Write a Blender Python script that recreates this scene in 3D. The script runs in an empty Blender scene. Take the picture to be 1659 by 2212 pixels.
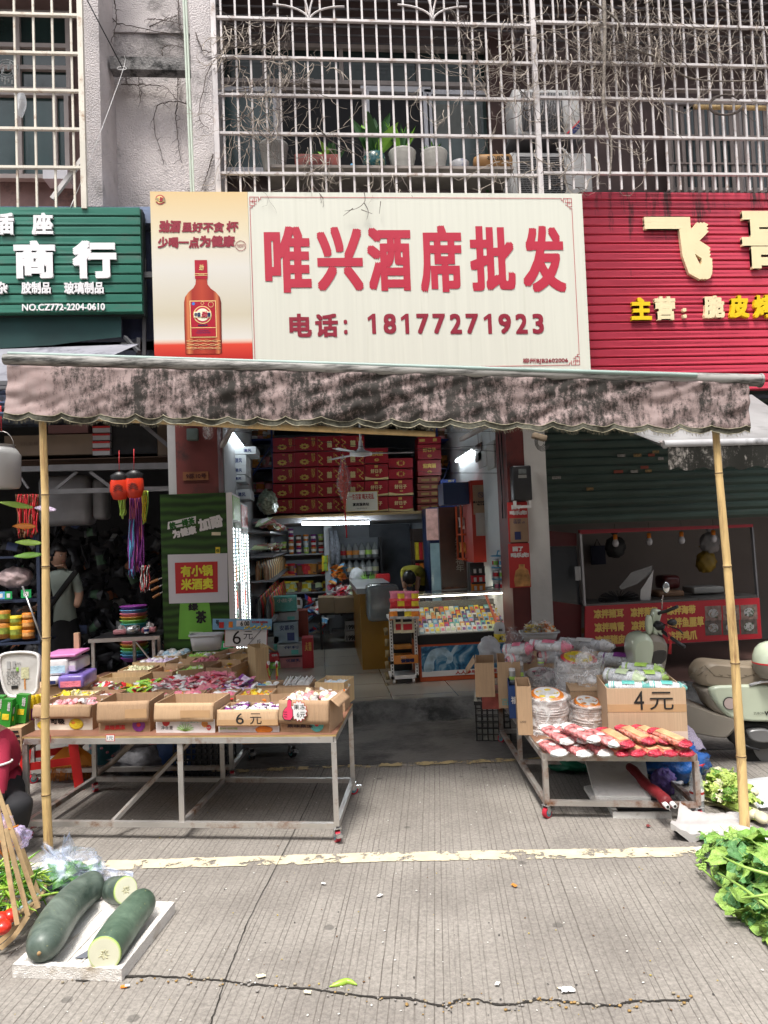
import bpy,bmesh,math,random
from mathutils import Vector,Matrix,noise as NZ
random.seed(7)
SC=bpy.context.scene;COL=SC.collection
V=Vector;R=math.radians
CAMH=1.6;FPX=1534.0;CXP,CYP=829.5,1106.0
YAW,PIT,ROL=R(5.2),R(2.2),R(2.25)
Fw=V((math.sin(YAW)*math.cos(PIT),math.cos(YAW)*math.cos(PIT),math.sin(PIT)))
R0=V((math.cos(YAW),-math.sin(YAW),0));U0=R0.cross(Fw)
Rt=R0*math.cos(ROL)-U0*math.sin(ROL);Up=U0*math.cos(ROL)+R0*math.sin(ROL)
CAM=V((0,0,CAMH))
cd=bpy.data.cameras.new('camera');cam=bpy.data.objects.new('camera',cd);COL.objects.link(cam)
cam.matrix_world=Matrix(((Rt.x,Up.x,-Fw.x,0),(Rt.y,Up.y,-Fw.y,0),(Rt.z,Up.z,-Fw.z,CAMH),(0,0,0,1)))
cd.sensor_fit='VERTICAL';cd.sensor_height=24;cd.lens=24*FPX/2212;cd.clip_start=.05;cd.clip_end=500
SC.camera=cam
w=bpy.data.worlds.new('World');SC.world=w;w.use_nodes=True
nt=w.node_tree;bg=nt.nodes['Background'];sk=nt.nodes.new('ShaderNodeTexSky');sk.sky_type='NISHITA'
SUN_EL,SUN_AZ=R(67),R(203)
sk.sun_disc=False;sk.sun_elevation=SUN_EL;sk.sun_rotation=SUN_AZ;sk.air_density=1.0;sk.dust_density=4.0;sk.ozone_density=.6
hs=nt.nodes.new('ShaderNodeHueSaturation');hs.inputs['Saturation'].default_value=.35
nt.links.new(sk.outputs[0],hs.inputs['Color']);nt.links.new(hs.outputs[0],bg.inputs[0]);bg.inputs[1].default_value=.15
sl=bpy.data.lights.new('sun','SUN');sl.energy=2.0;sl.angle=R(14);sl.color=(1,.96,.9)
so=bpy.data.objects.new('sun',sl);COL.objects.link(so)
sd=V((math.sin(SUN_AZ)*math.cos(SUN_EL),math.cos(SUN_AZ)*math.cos(SUN_EL),math.sin(SUN_EL)))
so.rotation_euler=sd.to_track_quat('Z','Y').to_euler();so.location=(0,0,20)
SC.view_settings.view_transform='Standard';SC.view_settings.look='None';SC.view_settings.exposure=1.0;SC.view_settings.gamma=1
SC.cycles.max_bounces=8;SC.cycles.diffuse_bounces=4;SC.cycles.glossy_bounces=3;SC.cycles.transmission_bounces=6;SC.cycles.transparent_max_bounces=12
SC.cycles.caustics_reflective=False;SC.cycles.caustics_refractive=False;SC.cycles.sample_clamp_indirect=4
SC.cycles.use_denoising=True
def ray(px,py):return Fw*FPX+Rt*(px-CXP)-Up*(py-CYP)
def aty(px,py,Y):d=ray(px,py);return CAM+d*(Y/d.y)
def atz(px,py,z=0.):d=ray(px,py);return CAM+d*((z-CAMH)/d.z)
def atx(px,py,X):d=ray(px,py);return CAM+d*(X/d.x)
MATS={}
def mt(name,col,rough=.6,var=.12,scale=6.,bump=0.,metal=0.,emit=0.,trans=0.,alpha=1.,dirt=None,dirtamt=.0,dscale=3.,stretch=None,spec=.5,coat=0.,ior=1.45,sss=0.,bscale=None):
 if name in MATS:return MATS[name]
 m=bpy.data.materials.new(name);m.use_nodes=True;t=m.node_tree;b=t.nodes['Principled BSDF']
 c4=(*col,1)
 b.inputs['Roughness'].default_value=rough;b.inputs['Metallic'].default_value=metal
 b.inputs['Specular IOR Level'].default_value=spec;b.inputs['IOR'].default_value=ior
 b.inputs['Transmission Weight'].default_value=trans;b.inputs['Alpha'].default_value=alpha;b.inputs['Coat Weight'].default_value=coat
 tc=t.nodes.new('ShaderNodeTexCoord');mp=t.nodes.new('ShaderNodeMapping');t.links.new(tc.outputs['Object'],mp.inputs[0])
 if stretch:mp.inputs['Scale'].default_value=stretch
 src=None
 if var>0:
  n=t.nodes.new('ShaderNodeTexNoise');n.inputs['Scale'].default_value=scale;n.inputs['Detail'].default_value=6;t.links.new(mp.outputs[0],n.inputs[0])
  mr=t.nodes.new('ShaderNodeMapRange');mr.inputs[1].default_value=.3;mr.inputs[2].default_value=.7;mr.inputs[3].default_value=1-var;mr.inputs[4].default_value=1+var
  t.links.new(n.outputs[0],mr.inputs[0])
  mx=t.nodes.new('ShaderNodeMix');mx.data_type='RGBA';mx.blend_type='MULTIPLY';mx.inputs[0].default_value=1;mx.inputs[6].default_value=c4
  t.links.new(mr.outputs[0],mx.inputs[7]);src=mx.outputs[2]
  if rough>.08:
   m2=t.nodes.new('ShaderNodeMapRange');m2.inputs[3].default_value=max(.02,rough*.8);m2.inputs[4].default_value=min(1,rough*1.2);t.links.new(n.outputs[0],m2.inputs[0]);t.links.new(m2.outputs[0],b.inputs['Roughness'])
 else:b.inputs['Base Color'].default_value=c4
 if dirt:
  n2=t.nodes.new('ShaderNodeTexNoise');n2.inputs['Scale'].default_value=dscale;n2.inputs['Detail'].default_value=10;n2.inputs['Roughness'].default_value=.7;t.links.new(mp.outputs[0],n2.inputs[0])
  r2=t.nodes.new('ShaderNodeMapRange');r2.inputs[1].default_value=.62-dirtamt*.3;r2.inputs[2].default_value=.75-dirtamt*.25;t.links.new(n2.outputs[0],r2.inputs[0])
  m3=t.nodes.new('ShaderNodeMix');m3.data_type='RGBA';t.links.new(r2.outputs[0],m3.inputs[0])
  if src:t.links.new(src,m3.inputs[6])
  else:m3.inputs[6].default_value=c4
  m3.inputs[7].default_value=(*dirt,1);src=m3.outputs[2]
 if src:t.links.new(src,b.inputs['Base Color'])
 if bump:
  n3=t.nodes.new('ShaderNodeTexNoise');n3.inputs['Scale'].default_value=bscale or scale*3;n3.inputs['Detail'].default_value=5;t.links.new(mp.outputs[0],n3.inputs[0])
  bp=t.nodes.new('ShaderNodeBump');bp.inputs['Strength'].default_value=bump;bp.inputs['Distance'].default_value=.02;t.links.new(n3.outputs[0],bp.inputs['Height']);t.links.new(bp.outputs[0],b.inputs['Normal'])
 if emit:b.inputs['Emission Color'].default_value=c4;b.inputs['Emission Strength'].default_value=emit
 MATS[name]=m;return m
def pal(cols,name,rough=.35,scale=30.,bump=.3,alpha=1.,trans=0.):
 """candy/packaging material: colour picked per island-sized voronoi cell"""
 if name in MATS:return MATS[name]
 m=bpy.data.materials.new(name);m.use_nodes=True;t=m.node_tree;b=t.nodes['Principled BSDF']
 tc=t.nodes.new('ShaderNodeTexCoord');v=t.nodes.new('ShaderNodeTexVoronoi');v.inputs['Scale'].default_value=scale;t.links.new(tc.outputs['Object'],v.inputs[0])
 sx=t.nodes.new('ShaderNodeSeparateColor');t.links.new(v.outputs['Color'],sx.inputs[0])
 cr=t.nodes.new('ShaderNodeValToRGB');cr.color_ramp.interpolation='CONSTANT'
 el=cr.color_ramp.elements;el[0].color=(*cols[0],1);el[1].position=1/len(cols);el[1].color=(*cols[1],1)
 for i in range(2,len(cols)):e=el.new(i/len(cols));e.color=(*cols[i],1)
 t.links.new(sx.outputs[0],cr.inputs[0]);t.links.new(cr.outputs[0],b.inputs['Base Color'])
 b.inputs['Roughness'].default_value=rough;b.inputs['Alpha'].default_value=alpha;b.inputs['Transmission Weight'].default_value=trans
 n3=t.nodes.new('ShaderNodeTexNoise');n3.inputs['Scale'].default_value=scale*3;t.links.new(tc.outputs['Object'],n3.inputs[0])
 bp=t.nodes.new('ShaderNodeBump');bp.inputs['Strength'].default_value=bump;bp.inputs['Distance'].default_value=.01;t.links.new(n3.outputs[0],bp.inputs['Height']);t.links.new(bp.outputs[0],b.inputs['Normal'])
 MATS[name]=m;return m
class M:
 def __init__(s):s.v=[];s.f=[];s.mi=[];s.sm=[];s.T=None
 def add(s,vs,fs,m=0,smooth=False):
  o=len(s.v)
  if s.T is not None:vs=[s.T@V(p)for p in vs]
  s.v+=[tuple(p)for p in vs];s.f+=[tuple(o+i for i in f)for f in fs];s.mi+=[m]*len(fs);s.sm+=[smooth]*len(fs);return s
 def box(s,a,b,m=0):
  (x0,y0,z0),(x1,y1,z1)=a,b
  return s.add([(x0,y0,z0),(x1,y0,z0),(x1,y1,z0),(x0,y1,z0),(x0,y0,z1),(x1,y0,z1),(x1,y1,z1),(x0,y1,z1)],
                     [(3,2,1,0),(4,5,6,7),(0,1,5,4),(1,2,6,5),(2,3,7,6),(3,0,4,7)],m)
 def bbox(s,a,b,r=.01,m=0):
  bm=bmesh.new();bmesh.ops.create_cube(bm,size=1)
  for q in bm.verts:q.co=V([a[i]+(q.co[i]+.5)*(b[i]-a[i])for i in range(3)])
  bmesh.ops.bevel(bm,geom=bm.edges[:],offset=r,segments=2,affect='EDGES',profile=.5)
  bm.verts.index_update();s.add([q.co.copy()for q in bm.verts],[[q.index for q in f.verts]for f in bm.faces],m,True);bm.free();return s
 def quad(s,a,b,c,d,m=0):return s.add([a,b,c,d],[(0,1,2,3)],m)
 def slab(s,q,n,m=0):
  n=V(n);return s.add([V(p)for p in q]+[V(p)+n for p in q],[(0,1,2,3),(7,6,5,4),(0,4,5,1),(1,5,6,2),(2,6,7,3),(3,7,4,0)],m)
 def cyl(s,p0,p1,r0,r1=None,n=12,m=0,caps=True,smooth=True):
  p0,p1=V(p0),V(p1);r1=r0 if r1 is None else r1;d=(p1-p0).normalized()
  a=d.orthogonal().normalized();b=d.cross(a);vs=[]
  for p,r in((p0,r0),(p1,r1)):vs+=[p+(a*math.cos(t)+b*math.sin(t))*r for t in[6.28318*i/n for i in range(n)]]
  s.add(vs,[(i,(i+1)%n,n+(i+1)%n,n+i)for i in range(n)],m,smooth)
  if caps:s.add(vs[:n],[tuple(range(n))[::-1]],m);s.add(vs[n:],[tuple(range(n))],m)
  return s
 def tube(s,pts,r,n=6,m=0,smooth=True,closed=False):
  pts=[V(p)for p in pts];k=len(pts);rs=r if isinstance(r,(list,tuple))else[r]*k;vs=[];up=None
  for i,p in enumerate(pts):
   d=(pts[min(i+1,k-1)]-pts[max(i-1,0)])
   if d.length<1e-9:d=V((0,0,1))
   d.normalize()
   if up is None:a=d.orthogonal().normalized()
   else:
    a=(up-d*up.dot(d));a=a.normalized()if a.length>1e-6 else d.orthogonal().normalized()
   up=a;b=d.cross(a)
   vs+=[p+(a*math.cos(t)+b*math.sin(t))*rs[i]for t in[6.28318*j/n for j in range(n)]]
  fs=[(i*n+j,i*n+(j+1)%n,(i+1)*n+(j+1)%n,(i+1)*n+j)for i in range(k-1)for j in range(n)]
  fs+=[tuple(range(n))[::-1],tuple(range((k-1)*n,k*n))]
  return s.add(vs,fs,m,smooth)
 def rod(s,p0,p1,w,h=None,m=0):
  p0,p1=V(p0),V(p1);h=h or w;d=(p1-p0).normalized();u=V((0,0,1))if abs(d.z)<.9 else V((0,1,0))
  a=d.cross(u).normalized()*w/2;b=a.cross(d).normalized()*h/2
  return s.add([p0-a-b,p0+a-b,p0+a+b,p0-a+b,p1-a-b,p1+a-b,p1+a+b,p1-a+b],[(3,2,1,0),(4,5,6,7),(0,1,5,4),(1,2,6,5),(2,3,7,6),(3,0,4,7)],m)
 def lathe(s,prof,o=(0,0,0),n=20,m=0,sx=1,sy=1,smooth=True):
  o=V(o);vs=[]
  for r,z in prof:vs+=[o+V((math.cos(t)*r*sx,math.sin(t)*r*sy,z))for t in[6.28318*i/n for i in range(n)]]
  k=len(prof);fs=[(i*n+j,i*n+(j+1)%n,(i+1)*n+(j+1)%n,(i+1)*n+j)for i in range(k-1)for j in range(n)]
  s.add(vs,fs,m,smooth)
  if prof[0][0]>1e-4:s.add(vs[:n],[tuple(range(n))[::-1]],m)
  if prof[-1][0]>1e-4:s.add(vs[-n:],[tuple(range(n))],m)
  return s
 def ell(s,c,r,n=12,k=8,m=0,rot=None,jit=0,smooth=True):
  c=V(c);vs=[]
  for i in range(k+1):
   ph=math.pi*i/k
   for j in range(n):
    t=6.28318*j/n;p=V((math.sin(ph)*math.cos(t)*r[0],math.sin(ph)*math.sin(t)*r[1],math.cos(ph)*r[2]))
    if jit:p*=1+jit*NZ.noise(p*18+c*7)*2
    if rot:p=rot@p
    vs.append(c+p)
  return s.add(vs,[(i*n+j,(i+1)*n+j,(i+1)*n+(j+1)%n,i*n+(j+1)%n)for i in range(k)for j in range(n)],m,smooth)
 def grid(s,fn,nu,nv,m=0,smooth=True,thick=None):
  vs=[V(fn(i/nu,j/nv))for j in range(nv+1)for i in range(nu+1)]
  fs=[(j*(nu+1)+i,j*(nu+1)+i+1,(j+1)*(nu+1)+i+1,(j+1)*(nu+1)+i)for j in range(nv)for i in range(nu)]
  return s.add(vs,fs,m,smooth)
 def prism(s,poly,fr,w0,w1,m=0):
  k=len(poly);a=[fr(u,v,w0)for u,v in poly];b=[fr(u,v,w1)for u,v in poly]
  return s.add(a+b,[tuple(range(k))[::-1],tuple(range(k,2*k))]+[(i,(i+1)%k,k+(i+1)%k,k+i)for i in range(k)],m)
 def build(s,name,mats,parent=None):
  me=bpy.data.meshes.new(name);me.from_pydata(s.v,[],s.f)
  for a in(mats if isinstance(mats,(list,tuple))else[mats]):me.materials.append(a)
  me.polygons.foreach_set('material_index',s.mi);me.polygons.foreach_set('use_smooth',s.sm);me.update()
  o=bpy.data.objects.new(name,me);COL.objects.link(o)
  if parent:o.parent=parent
  return o
def tag(o,label,cat=None,group=None,kind=None):
 if label:o['label']=label
 if cat:o['category']=cat
 if group:o['group']=group
 if kind:o['kind']=kind
 return o
def E(name,label,cat,group=None,loc=(0,0,0),rz=0):
 o=bpy.data.objects.new(name,None);COL.objects.link(o);o.empty_display_size=.1;o.location=loc;o.rotation_euler=(0,0,rz)
 return tag(o,label,cat,group)
def dup(o,loc=None,rz=None,label=None,parent=None):
 c=o.copy();COL.objects.link(c);c.parent=parent
 if loc is not None:c.location=loc
 if rz is not None:c.rotation_euler=(c.rotation_euler[0],c.rotation_euler[1],rz)
 if label:c['label']=label
 for ch in list(o.children):dup(ch,parent=c)
 return c
def struct(name,mb,mat):return tag(mb.build(name,mat),None,kind='structure')
def stuff(name,mb,mat,label,cat,group=None):return tag(mb.build(name,mat),label,cat,group,'stuff')
class Fr:
 """origin O, unit right U, unit up W, normal N towards the viewer side"""
 def __init__(s,O,U,W=(0,0,1)):s.O=V(O);s.U=V(U).normalized();s.W=V(W).normalized();s.N=s.U.cross(s.W)
 def __call__(s,u,v,w=0.):return s.O+s.U*u+s.W*v+s.N*w
 def px(s,x,y):
  d=ray(x,y);t=(s.O-CAM).dot(s.N)/d.dot(s.N);p=CAM+d*t-s.O;return p.dot(s.U),p.dot(s.W)
 def rect(s,mb,u0,v0,u1,v1,w0=0.,w1=.002,m=0):return mb.prism([(u0,v0),(u1,v0),(u1,v1),(u0,v1)],s,w0,w1,m)
 def pxrect(s,mb,x0,y0,x1,y1,w0=0.,w1=.002,m=0):
  (u0,v1),(u1,v0)=s.px(x0,y0),s.px(x1,y1);return s.rect(mb,min(u0,u1),min(v0,v1),max(u0,u1),max(v0,v1),w0,w1,m)
 def pxpoly(s,mb,pts,w0=0.,w1=.002,m=0):return mb.prism([s.px(*p)for p in pts][::-1],s,w0,w1,m)
def FrY(Y):return Fr((0,Y,0),(1,0,0))
_G={}
def glyphs(body,ext,res=3):
 k=(body,round(ext,5),res)
 if k not in _G:
  c=bpy.data.curves.new('g','FONT');c.body=body;c.resolution_u=res;c.extrude=ext/2;c.align_x='LEFT';c.space_line=.95
  o=bpy.data.objects.new('g',c);COL.objects.link(o)
  me=bpy.data.meshes.new_from_object(o.evaluated_get(bpy.context.evaluated_depsgraph_get()))
  vs=[v.co.copy()for v in me.vertices];fs=[tuple(p.vertices)for p in me.polygons]
  bpy.data.objects.remove(o);bpy.data.curves.remove(c);bpy.data.meshes.remove(me)
  x0=min(v.x for v in vs);x1=max(v.x for v in vs);y0=min(v.y for v in vs);y1=max(v.y for v in vs)
  _G[k]=([((v.x-x0)/(x1-x0),(v.y-y0)/(y1-y0),v.z)for v in vs],fs)
 return _G[k]
def text(mb,fr,body,u0,v0,u1,v1,m=0,w=.003,ext=0.,bold=0.,rot=0.,skew=0.,res=3,slope=0.):
 """fit the writing into the rectangle; bold = stroke growth in metres"""
 vs,fs=glyphs(body,ext,res);W_,H_=u1-u0-2*bold,v1-v0-2*bold;c,s_=math.cos(rot),math.sin(rot)
 offs=[(0,0)]if not bold else[(0,0)]+[(bold*i,bold*j)for i in(-1,0,1)for j in(-1,0,1)if i or j]
 for i,(du,dv)in enumerate(offs):
  out=[]
  for x,y,z in vs:
   a=u0+bold+x*W_+du+skew*y*H_;b=v0+bold+y*H_+dv+slope*x*W_
   if rot:cu,cv=(u0+u1)/2,(v0+v1)/2;a,b=cu+(a-cu)*c-(b-cv)*s_,cv+(a-cu)*s_+(b-cv)*c
   out.append(fr(a,b,w+z+i*.00025))
  mb.add(out,fs,m)
 return mb
def ptext(mb,fr,body,x0,y0,x1,y1,**k):
 (u0,v1),(u1,v0)=fr.px(x0,y0),fr.px(x1,y1);return text(mb,fr,body,u0,v0,u1,v1,**k)
def concrete_road():
 m=bpy.data.materials.new('grooved concrete');m.use_nodes=True;t=m.node_tree;b=t.nodes['Principled BSDF'];N=t.nodes.new;L=t.links.new
 def math_(op,a,c=None,c2=None):
  n=N('ShaderNodeMath');n.operation=op
  for i,q in enumerate((a,c,c2)):
   if q is None:continue
   if isinstance(q,(int,float)):n.inputs[i].default_value=q
   else:L(q,n.inputs[i])
  return n.outputs[0]
 tc=N('ShaderNodeTexCoord');mp=N('ShaderNodeMapping');mp.vector_type='POINT';mp.inputs['Rotation'].default_value=(0,0,R(9.2));L(tc.outputs['Object'],mp.inputs[0])
 sep=N('ShaderNodeSeparateXYZ');L(mp.outputs[0],sep.inputs[0])
 n1=N('ShaderNodeTexNoise');n1.inputs['Scale'].default_value=1.3;n1.inputs['Detail'].default_value=8;n1.inputs['Roughness'].default_value=.65;L(mp.outputs[0],n1.inputs[0])
 n2=N('ShaderNodeTexNoise');n2.inputs['Scale'].default_value=60;n2.inputs['Detail'].default_value=8;n2.inputs['Roughness'].default_value=.8;L(mp.outputs[0],n2.inputs[0])
 n3=N('ShaderNodeTexNoise');n3.inputs['Scale'].default_value=9;n3.inputs['Detail'].default_value=6;L(mp.outputs[0],n3.inputs[0])
 wob=math_('MULTIPLY',math_('SUBTRACT',n3.outputs[0],.5),.006)
 u=math_('ADD',sep.outputs[0],wob)
 n1d=N('ShaderNodeTexNoise');n1d.noise_dimensions='1D';n1d.inputs['Scale'].default_value=6;L(sep.outputs[0],n1d.inputs['W'])
 u=math_('ADD',u,math_('MULTIPLY',math_('SUBTRACT',n1d.outputs[0],.5),.10))
 q=math_('DIVIDE',u,.031);cell=math_('FLOOR',q);fr=math_('SUBTRACT',q,cell)
 wn=N('ShaderNodeTexWhiteNoise');wn.noise_dimensions='1D';L(cell,wn.inputs['W'])
 d=math_('ABSOLUTE',math_('SUBTRACT',fr,math_('ADD',math_('MULTIPLY',wn.outputs[0],.5),.25)))
 def ss(x,lo,hi,a=0.,c=1.):
  n=N('ShaderNodeMapRange');n.interpolation_type='SMOOTHSTEP';n.inputs[1].default_value=lo;n.inputs[2].default_value=hi;n.inputs[3].default_value=a;n.inputs[4].default_value=c;L(x,n.inputs[0]);return n.outputs[0]
 g=ss(d,.03,.085,1.,0.)
 wn2=N('ShaderNodeTexWhiteNoise');wn2.noise_dimensions='1D';L(math_('ADD',cell,71.3),wn2.inputs['W'])
 st=math_('MULTIPLY',ss(wn2.outputs[0],.1,.9,.5,1.),ss(n3.outputs[0],.35,.6,.6,1.))
 st=math_('MULTIPLY',st,ss(n1.outputs[0],.36,.56,.65,1.))
 g=math_('MULTIPLY',g,st)
 base=N('ShaderNodeMix');base.data_type='RGBA';base.inputs[6].default_value=(.195,.177,.158,1);base.inputs[7].default_value=(.295,.272,.243,1);L(ss(n1.outputs[0],.3,.7),base.inputs[0])
 sp=N('ShaderNodeMix');sp.data_type='RGBA';sp.blend_type='MULTIPLY';sp.inputs[0].default_value=1;L(base.outputs[2],sp.inputs[6])
 L(ss(n2.outputs[0],.3,.7,.68,1.3),sp.inputs[7])
 vo=N('ShaderNodeTexVoronoi');vo.inputs['Scale'].default_value=3.1;L(mp.outputs[0],vo.inputs[0])
 vd=math_('ADD',vo.outputs['Distance'],math_('MULTIPLY',n2.outputs[0],.04))
 spot=ss(vd,.075,.095,1.,0.)
 s2=N('ShaderNodeMix');s2.data_type='RGBA';L(math_('MULTIPLY',spot,.55),s2.inputs[0]);L(sp.outputs[2],s2.inputs[6]);s2.inputs[7].default_value=(.07,.065,.06,1)
 gm=N('ShaderNodeMix');gm.data_type='RGBA';L(math_('MULTIPLY',g,.72),gm.inputs[0]);L(s2.outputs[2],gm.inputs[6]);gm.inputs[7].default_value=(.055,.045,.036,1)
 L(gm.outputs[2],b.inputs['Base Color']);b.inputs['Roughness'].default_value=.85;b.inputs['Specular IOR Level'].default_value=.25
 h=math_('SUBTRACT',math_('MULTIPLY',n2.outputs[0],.35),g)
 bp=N('ShaderNodeBump');bp.inputs['Strength'].default_value=.5;bp.inputs['Distance'].default_value=.006;L(h,bp.inputs['Height']);L(bp.outputs[0],b.inputs['Normal'])
 return m
road=M();road.quad((-40,-40,0),(40,-40,0),(40,60,0),(-40,60,0));struct('road',road,concrete_road())
DCONC=mt('damp pavement concrete',(.13,.12,.11),.75,.35,2.2,.5,dirt=(.045,.04,.038),dirtamt=.5,dscale=1.5,bscale=25)
g=M()
def pav(x,y):return(x,y,.004)
pts=[(-9,5.75),(-1.2,5.3),(-.03,5.13),(1.3,5.04),(3,4.9),(9,4.5)]
for(xa,ya),(xb,yb)in zip(pts,pts[1:]):g.quad(pav(xa,ya),pav(xb,yb),pav(xb,6.3),pav(xa,6.3))
struct('pavement',g,DCONC)
g=M()
def rampf(u,v):
 x=-9+18*u;y0=6.12+.05*math.sin(x*2.1);y=y0+(6.5-y0)*v;z=.004+.146*min(1,max(0,(v-.15)/.55))**.8
 return(x,y,z+.006*NZ.noise(V((x*5,y*9,0)))if 0<v<1 else z)
g.grid(rampf,160,10);struct('pavement_step',g,mt('ramp concrete',(.17,.165,.155),.85,.45,4,.8,dirt=(.04,.04,.037),dirtamt=.55,dscale=2.4,bscale=40))
def worn(name,col,thr):
 m=mt(name,col,.7,.12,12);t=m.node_tree;b=t.nodes['Principled BSDF'];n=t.nodes.new('ShaderNodeTexNoise');n.inputs['Scale'].default_value=7;n.inputs['Detail'].default_value=12;n.inputs['Roughness'].default_value=.75
 tc=t.nodes.new('ShaderNodeTexCoord');t.links.new(tc.outputs['Object'],n.inputs[0]);r=t.nodes.new('ShaderNodeMapRange');r.inputs[1].default_value=thr;r.inputs[2].default_value=thr+.03
 t.links.new(n.outputs[0],r.inputs[0]);t.links.new(r.outputs[0],b.inputs['Alpha']);return m
def strip(name,pts,wid,mat,z=.004,jag=.012,n=220):
 g=M();P=[V(p)for p in pts]
 def fn(u,v):
  k=u*(len(P)-1);i=min(int(k),len(P)-2);p=P[i].lerp(P[i+1],k-i)
  j=jag*NZ.noise(V((u*60,v*9,3)))+jag*.6*NZ.noise(V((u*190,v*9,3)))
  return(p.x,p.y+(v-.5)*wid+(j if v in(0,1)else 0),z)
 g.grid(fn,n,2,0,False);return struct(name,g,mat)
p0,p1,p2=atz(170,1872),atz(850,1852),atz(1500,1841)
strip('road_line',[p0+(p0-p1)*1.2,p0,p1,p2,p2+(p2-p1)*.25],.105,worn('cream road paint',(.60,.53,.38),.435))
q0,q1=atz(640,1662),atz(1180,1641)
strip('pavement_edge_line',[q0+(q0-q1)*.4,q0,q1],.07,worn('worn yellow paint',(.50,.38,.19),.48),z=.008,jag=.03)
def slit(name,pts,wid,seg=14,jag=.012,z=.004,mat=None):
 g=M();pts=[V(p)for p in pts];L_=[]
 for a,b in zip(pts,pts[1:]):
  for i in range(seg):L_.append(a.lerp(b,i/seg))
 L_.append(pts[-1]);L2=[]
 for i,p in enumerate(L_):L2.append(V((p.x+jag*NZ.noise(V((i*.7,0,5))),p.y+jag*NZ.noise(V((i*.6,9,1))),z)))
 vs=[]
 for i,p in enumerate(L2):
  d=(L2[min(i+1,len(L2)-1)]-L2[max(i-1,0)]).normalized();nrm=V((-d.y,d.x,0));wv=wid*(.35+.9*abs(NZ.noise(V((i*.45,4,7)))))
  vs+=[p+nrm*wv,p-nrm*wv]
 g.add(vs,[(2*i,2*i+1,2*i+3,2*i+2)for i in range(len(L2)-1)]);return struct(name,g,mat or mt('crack shadow dirt',(.03,.026,.022),1,.4,30)),L2
C8=lambda x,y:atz((700+x*1.2055)/1.8517,(2900+y*1.2055)/1.8517)
crk=[(-330,850),(-120,836),(0,838),(60,846),(165,850),(230,862),(350,870),(470,880),(530,890),(650,905),(780,910),(840,925),(900,938),(940,915),(1000,912),(1060,930),(1130,930),(1190,915),(1250,915),(1340,925),(1400,932),(1470,935),(1500,920),(1600,918),(1700,915)]
o,line=slit('road_crack',[C8(*p)for p in crk],.009,seg=7,jag=.012)
slit('road_joint',[atz(440,2260),atz(486,2120),atz(536,1990),atz(664,1742),atz(705,1650)],.004,jag=.006,seg=20)
slit('road_joint',[atz(1640,1860),atz(1659,1950),atz(1800,2400)],.003,jag=.004)
g=M()
for i in range(150):
 p=random.choice(line)+V((random.gauss(0,.03),random.gauss(-.012,.016),0));r=random.uniform(.0015,.006);g.ell((p.x,p.y,.004+r*.4),(r*1.4,r,r*.7),5,3,random.randrange(3))
stuff('crack_debris',g,[mt('pale grit',(.33,.28,.2),.9),mt('grey grit',(.3,.28,.26),.9),mt('leaf crumbs',(.35,.22,.08),.9)],'pale crumbs and grit lying along the long road crack','debris')
g=M()
for i in range(420):
 p=atz(random.uniform(-40,1700),random.uniform(1640,2230));r=random.choice([.0015,.002,.003,.004]);g.ell((p.x,p.y,.005),(r*1.5,r,r*.4),5,3,random.choice([0,0,1,2,3]),rot=Matrix.Rotation(random.random()*3,3,'Z'))
stuff('road_litter',g,[mt('white litter',(.75,.74,.70),.8),mt('brown litter',(.18,.10,.05),.9),mt('yellow litter',(.45,.35,.08),.9),mt('grey litter',(.08,.075,.07),.9)],'tiny scraps of paper leaf and grit scattered on the road','litter')
STUC=mt('pinkish stucco',(.58,.535,.53),.9,.16,2.5,.9,dirt=(.18,.165,.16),dirtamt=.25,dscale=1.6,bscale=70)
STUD=mt('streaked recess stucco',(.60,.55,.54),.9,.25,1.3,.9,dirt=(.15,.14,.135),dirtamt=.35,dscale=1.1,bscale=70)
PINKW=mt('old pink wall',(.30,.20,.185),.9,.25,3,.4,dirt=(.12,.10,.10),dirtamt=.3)
BRWN=mt('brown inner wall',(.14,.10,.095),.9,.25,3,.2)
DARK=mt('dark interior',(.02,.02,.022),.9,.2,3)
CONC=mt('stained beam concrete',(.25,.24,.235),.9,.4,5,.8,dirt=(.03,.03,.03),dirtamt=.6,dscale=5,bscale=50)
BLUEW=mt('peeling blue paint',(.17,.21,.31),.8,.3,5,.5,dirt=(.045,.045,.05),dirtamt=.55,dscale=4)
F66=FrY(6.6)
bld=E('apartment_building','grey stucco apartment block with caged balconies above the row of shops','building')
def px_box(mb,x0,y0,x1,y1,Y,dep,m=0,ext=None):
 a=aty(x0,y0,Y);b=aty(x1,y1,Y);mb.box((min(a.x,b.x),Y,min(a.z,b.z)),(max(a.x,b.x),Y+dep,max(a.z,b.z)),m)
def WX(px,Y,py=300):return aty(px,py,Y).x
ZT=7.6;ZS=4.55
xL0,xL1=WX(181,6.6),WX(219,6.6);xR0,xR1=WX(417,6.6),WX(462,6.6)
M().box((xL0,6.6,ZS),(xL1,7.6,9)).build('wall_pier',STUC,bld)
M().box((xR0,6.6,ZS),(xR1,7.6,9)).build('wall_pier',STUC,bld)
M().box((xL1,7.12,ZS),(xR0,7.4,9)).build('recess_wall',STUD,bld)
z1=aty(300,38,6.9).z;M().box((xL1,7.10,z1),(xR0,7.12,9)).build('upper_ledge',STUC,bld)
z0,z1=aty(320,150,6.86).z,aty(320,123,6.86).z;M().box((xL1+.02,6.86,z0),(xR0+.01,6.98,z1)).build('concrete_beam',CONC,bld)
for dx in(0,.024):
 g=M();x=WX(411,6.62,300)+dx;g.cyl((x,6.62,ZS),(x-.035,6.62,ZT),.011);g.build('drain_pipe',mt('pale green pipe',(.55,.62,.53),.4,.06),bld)
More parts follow.
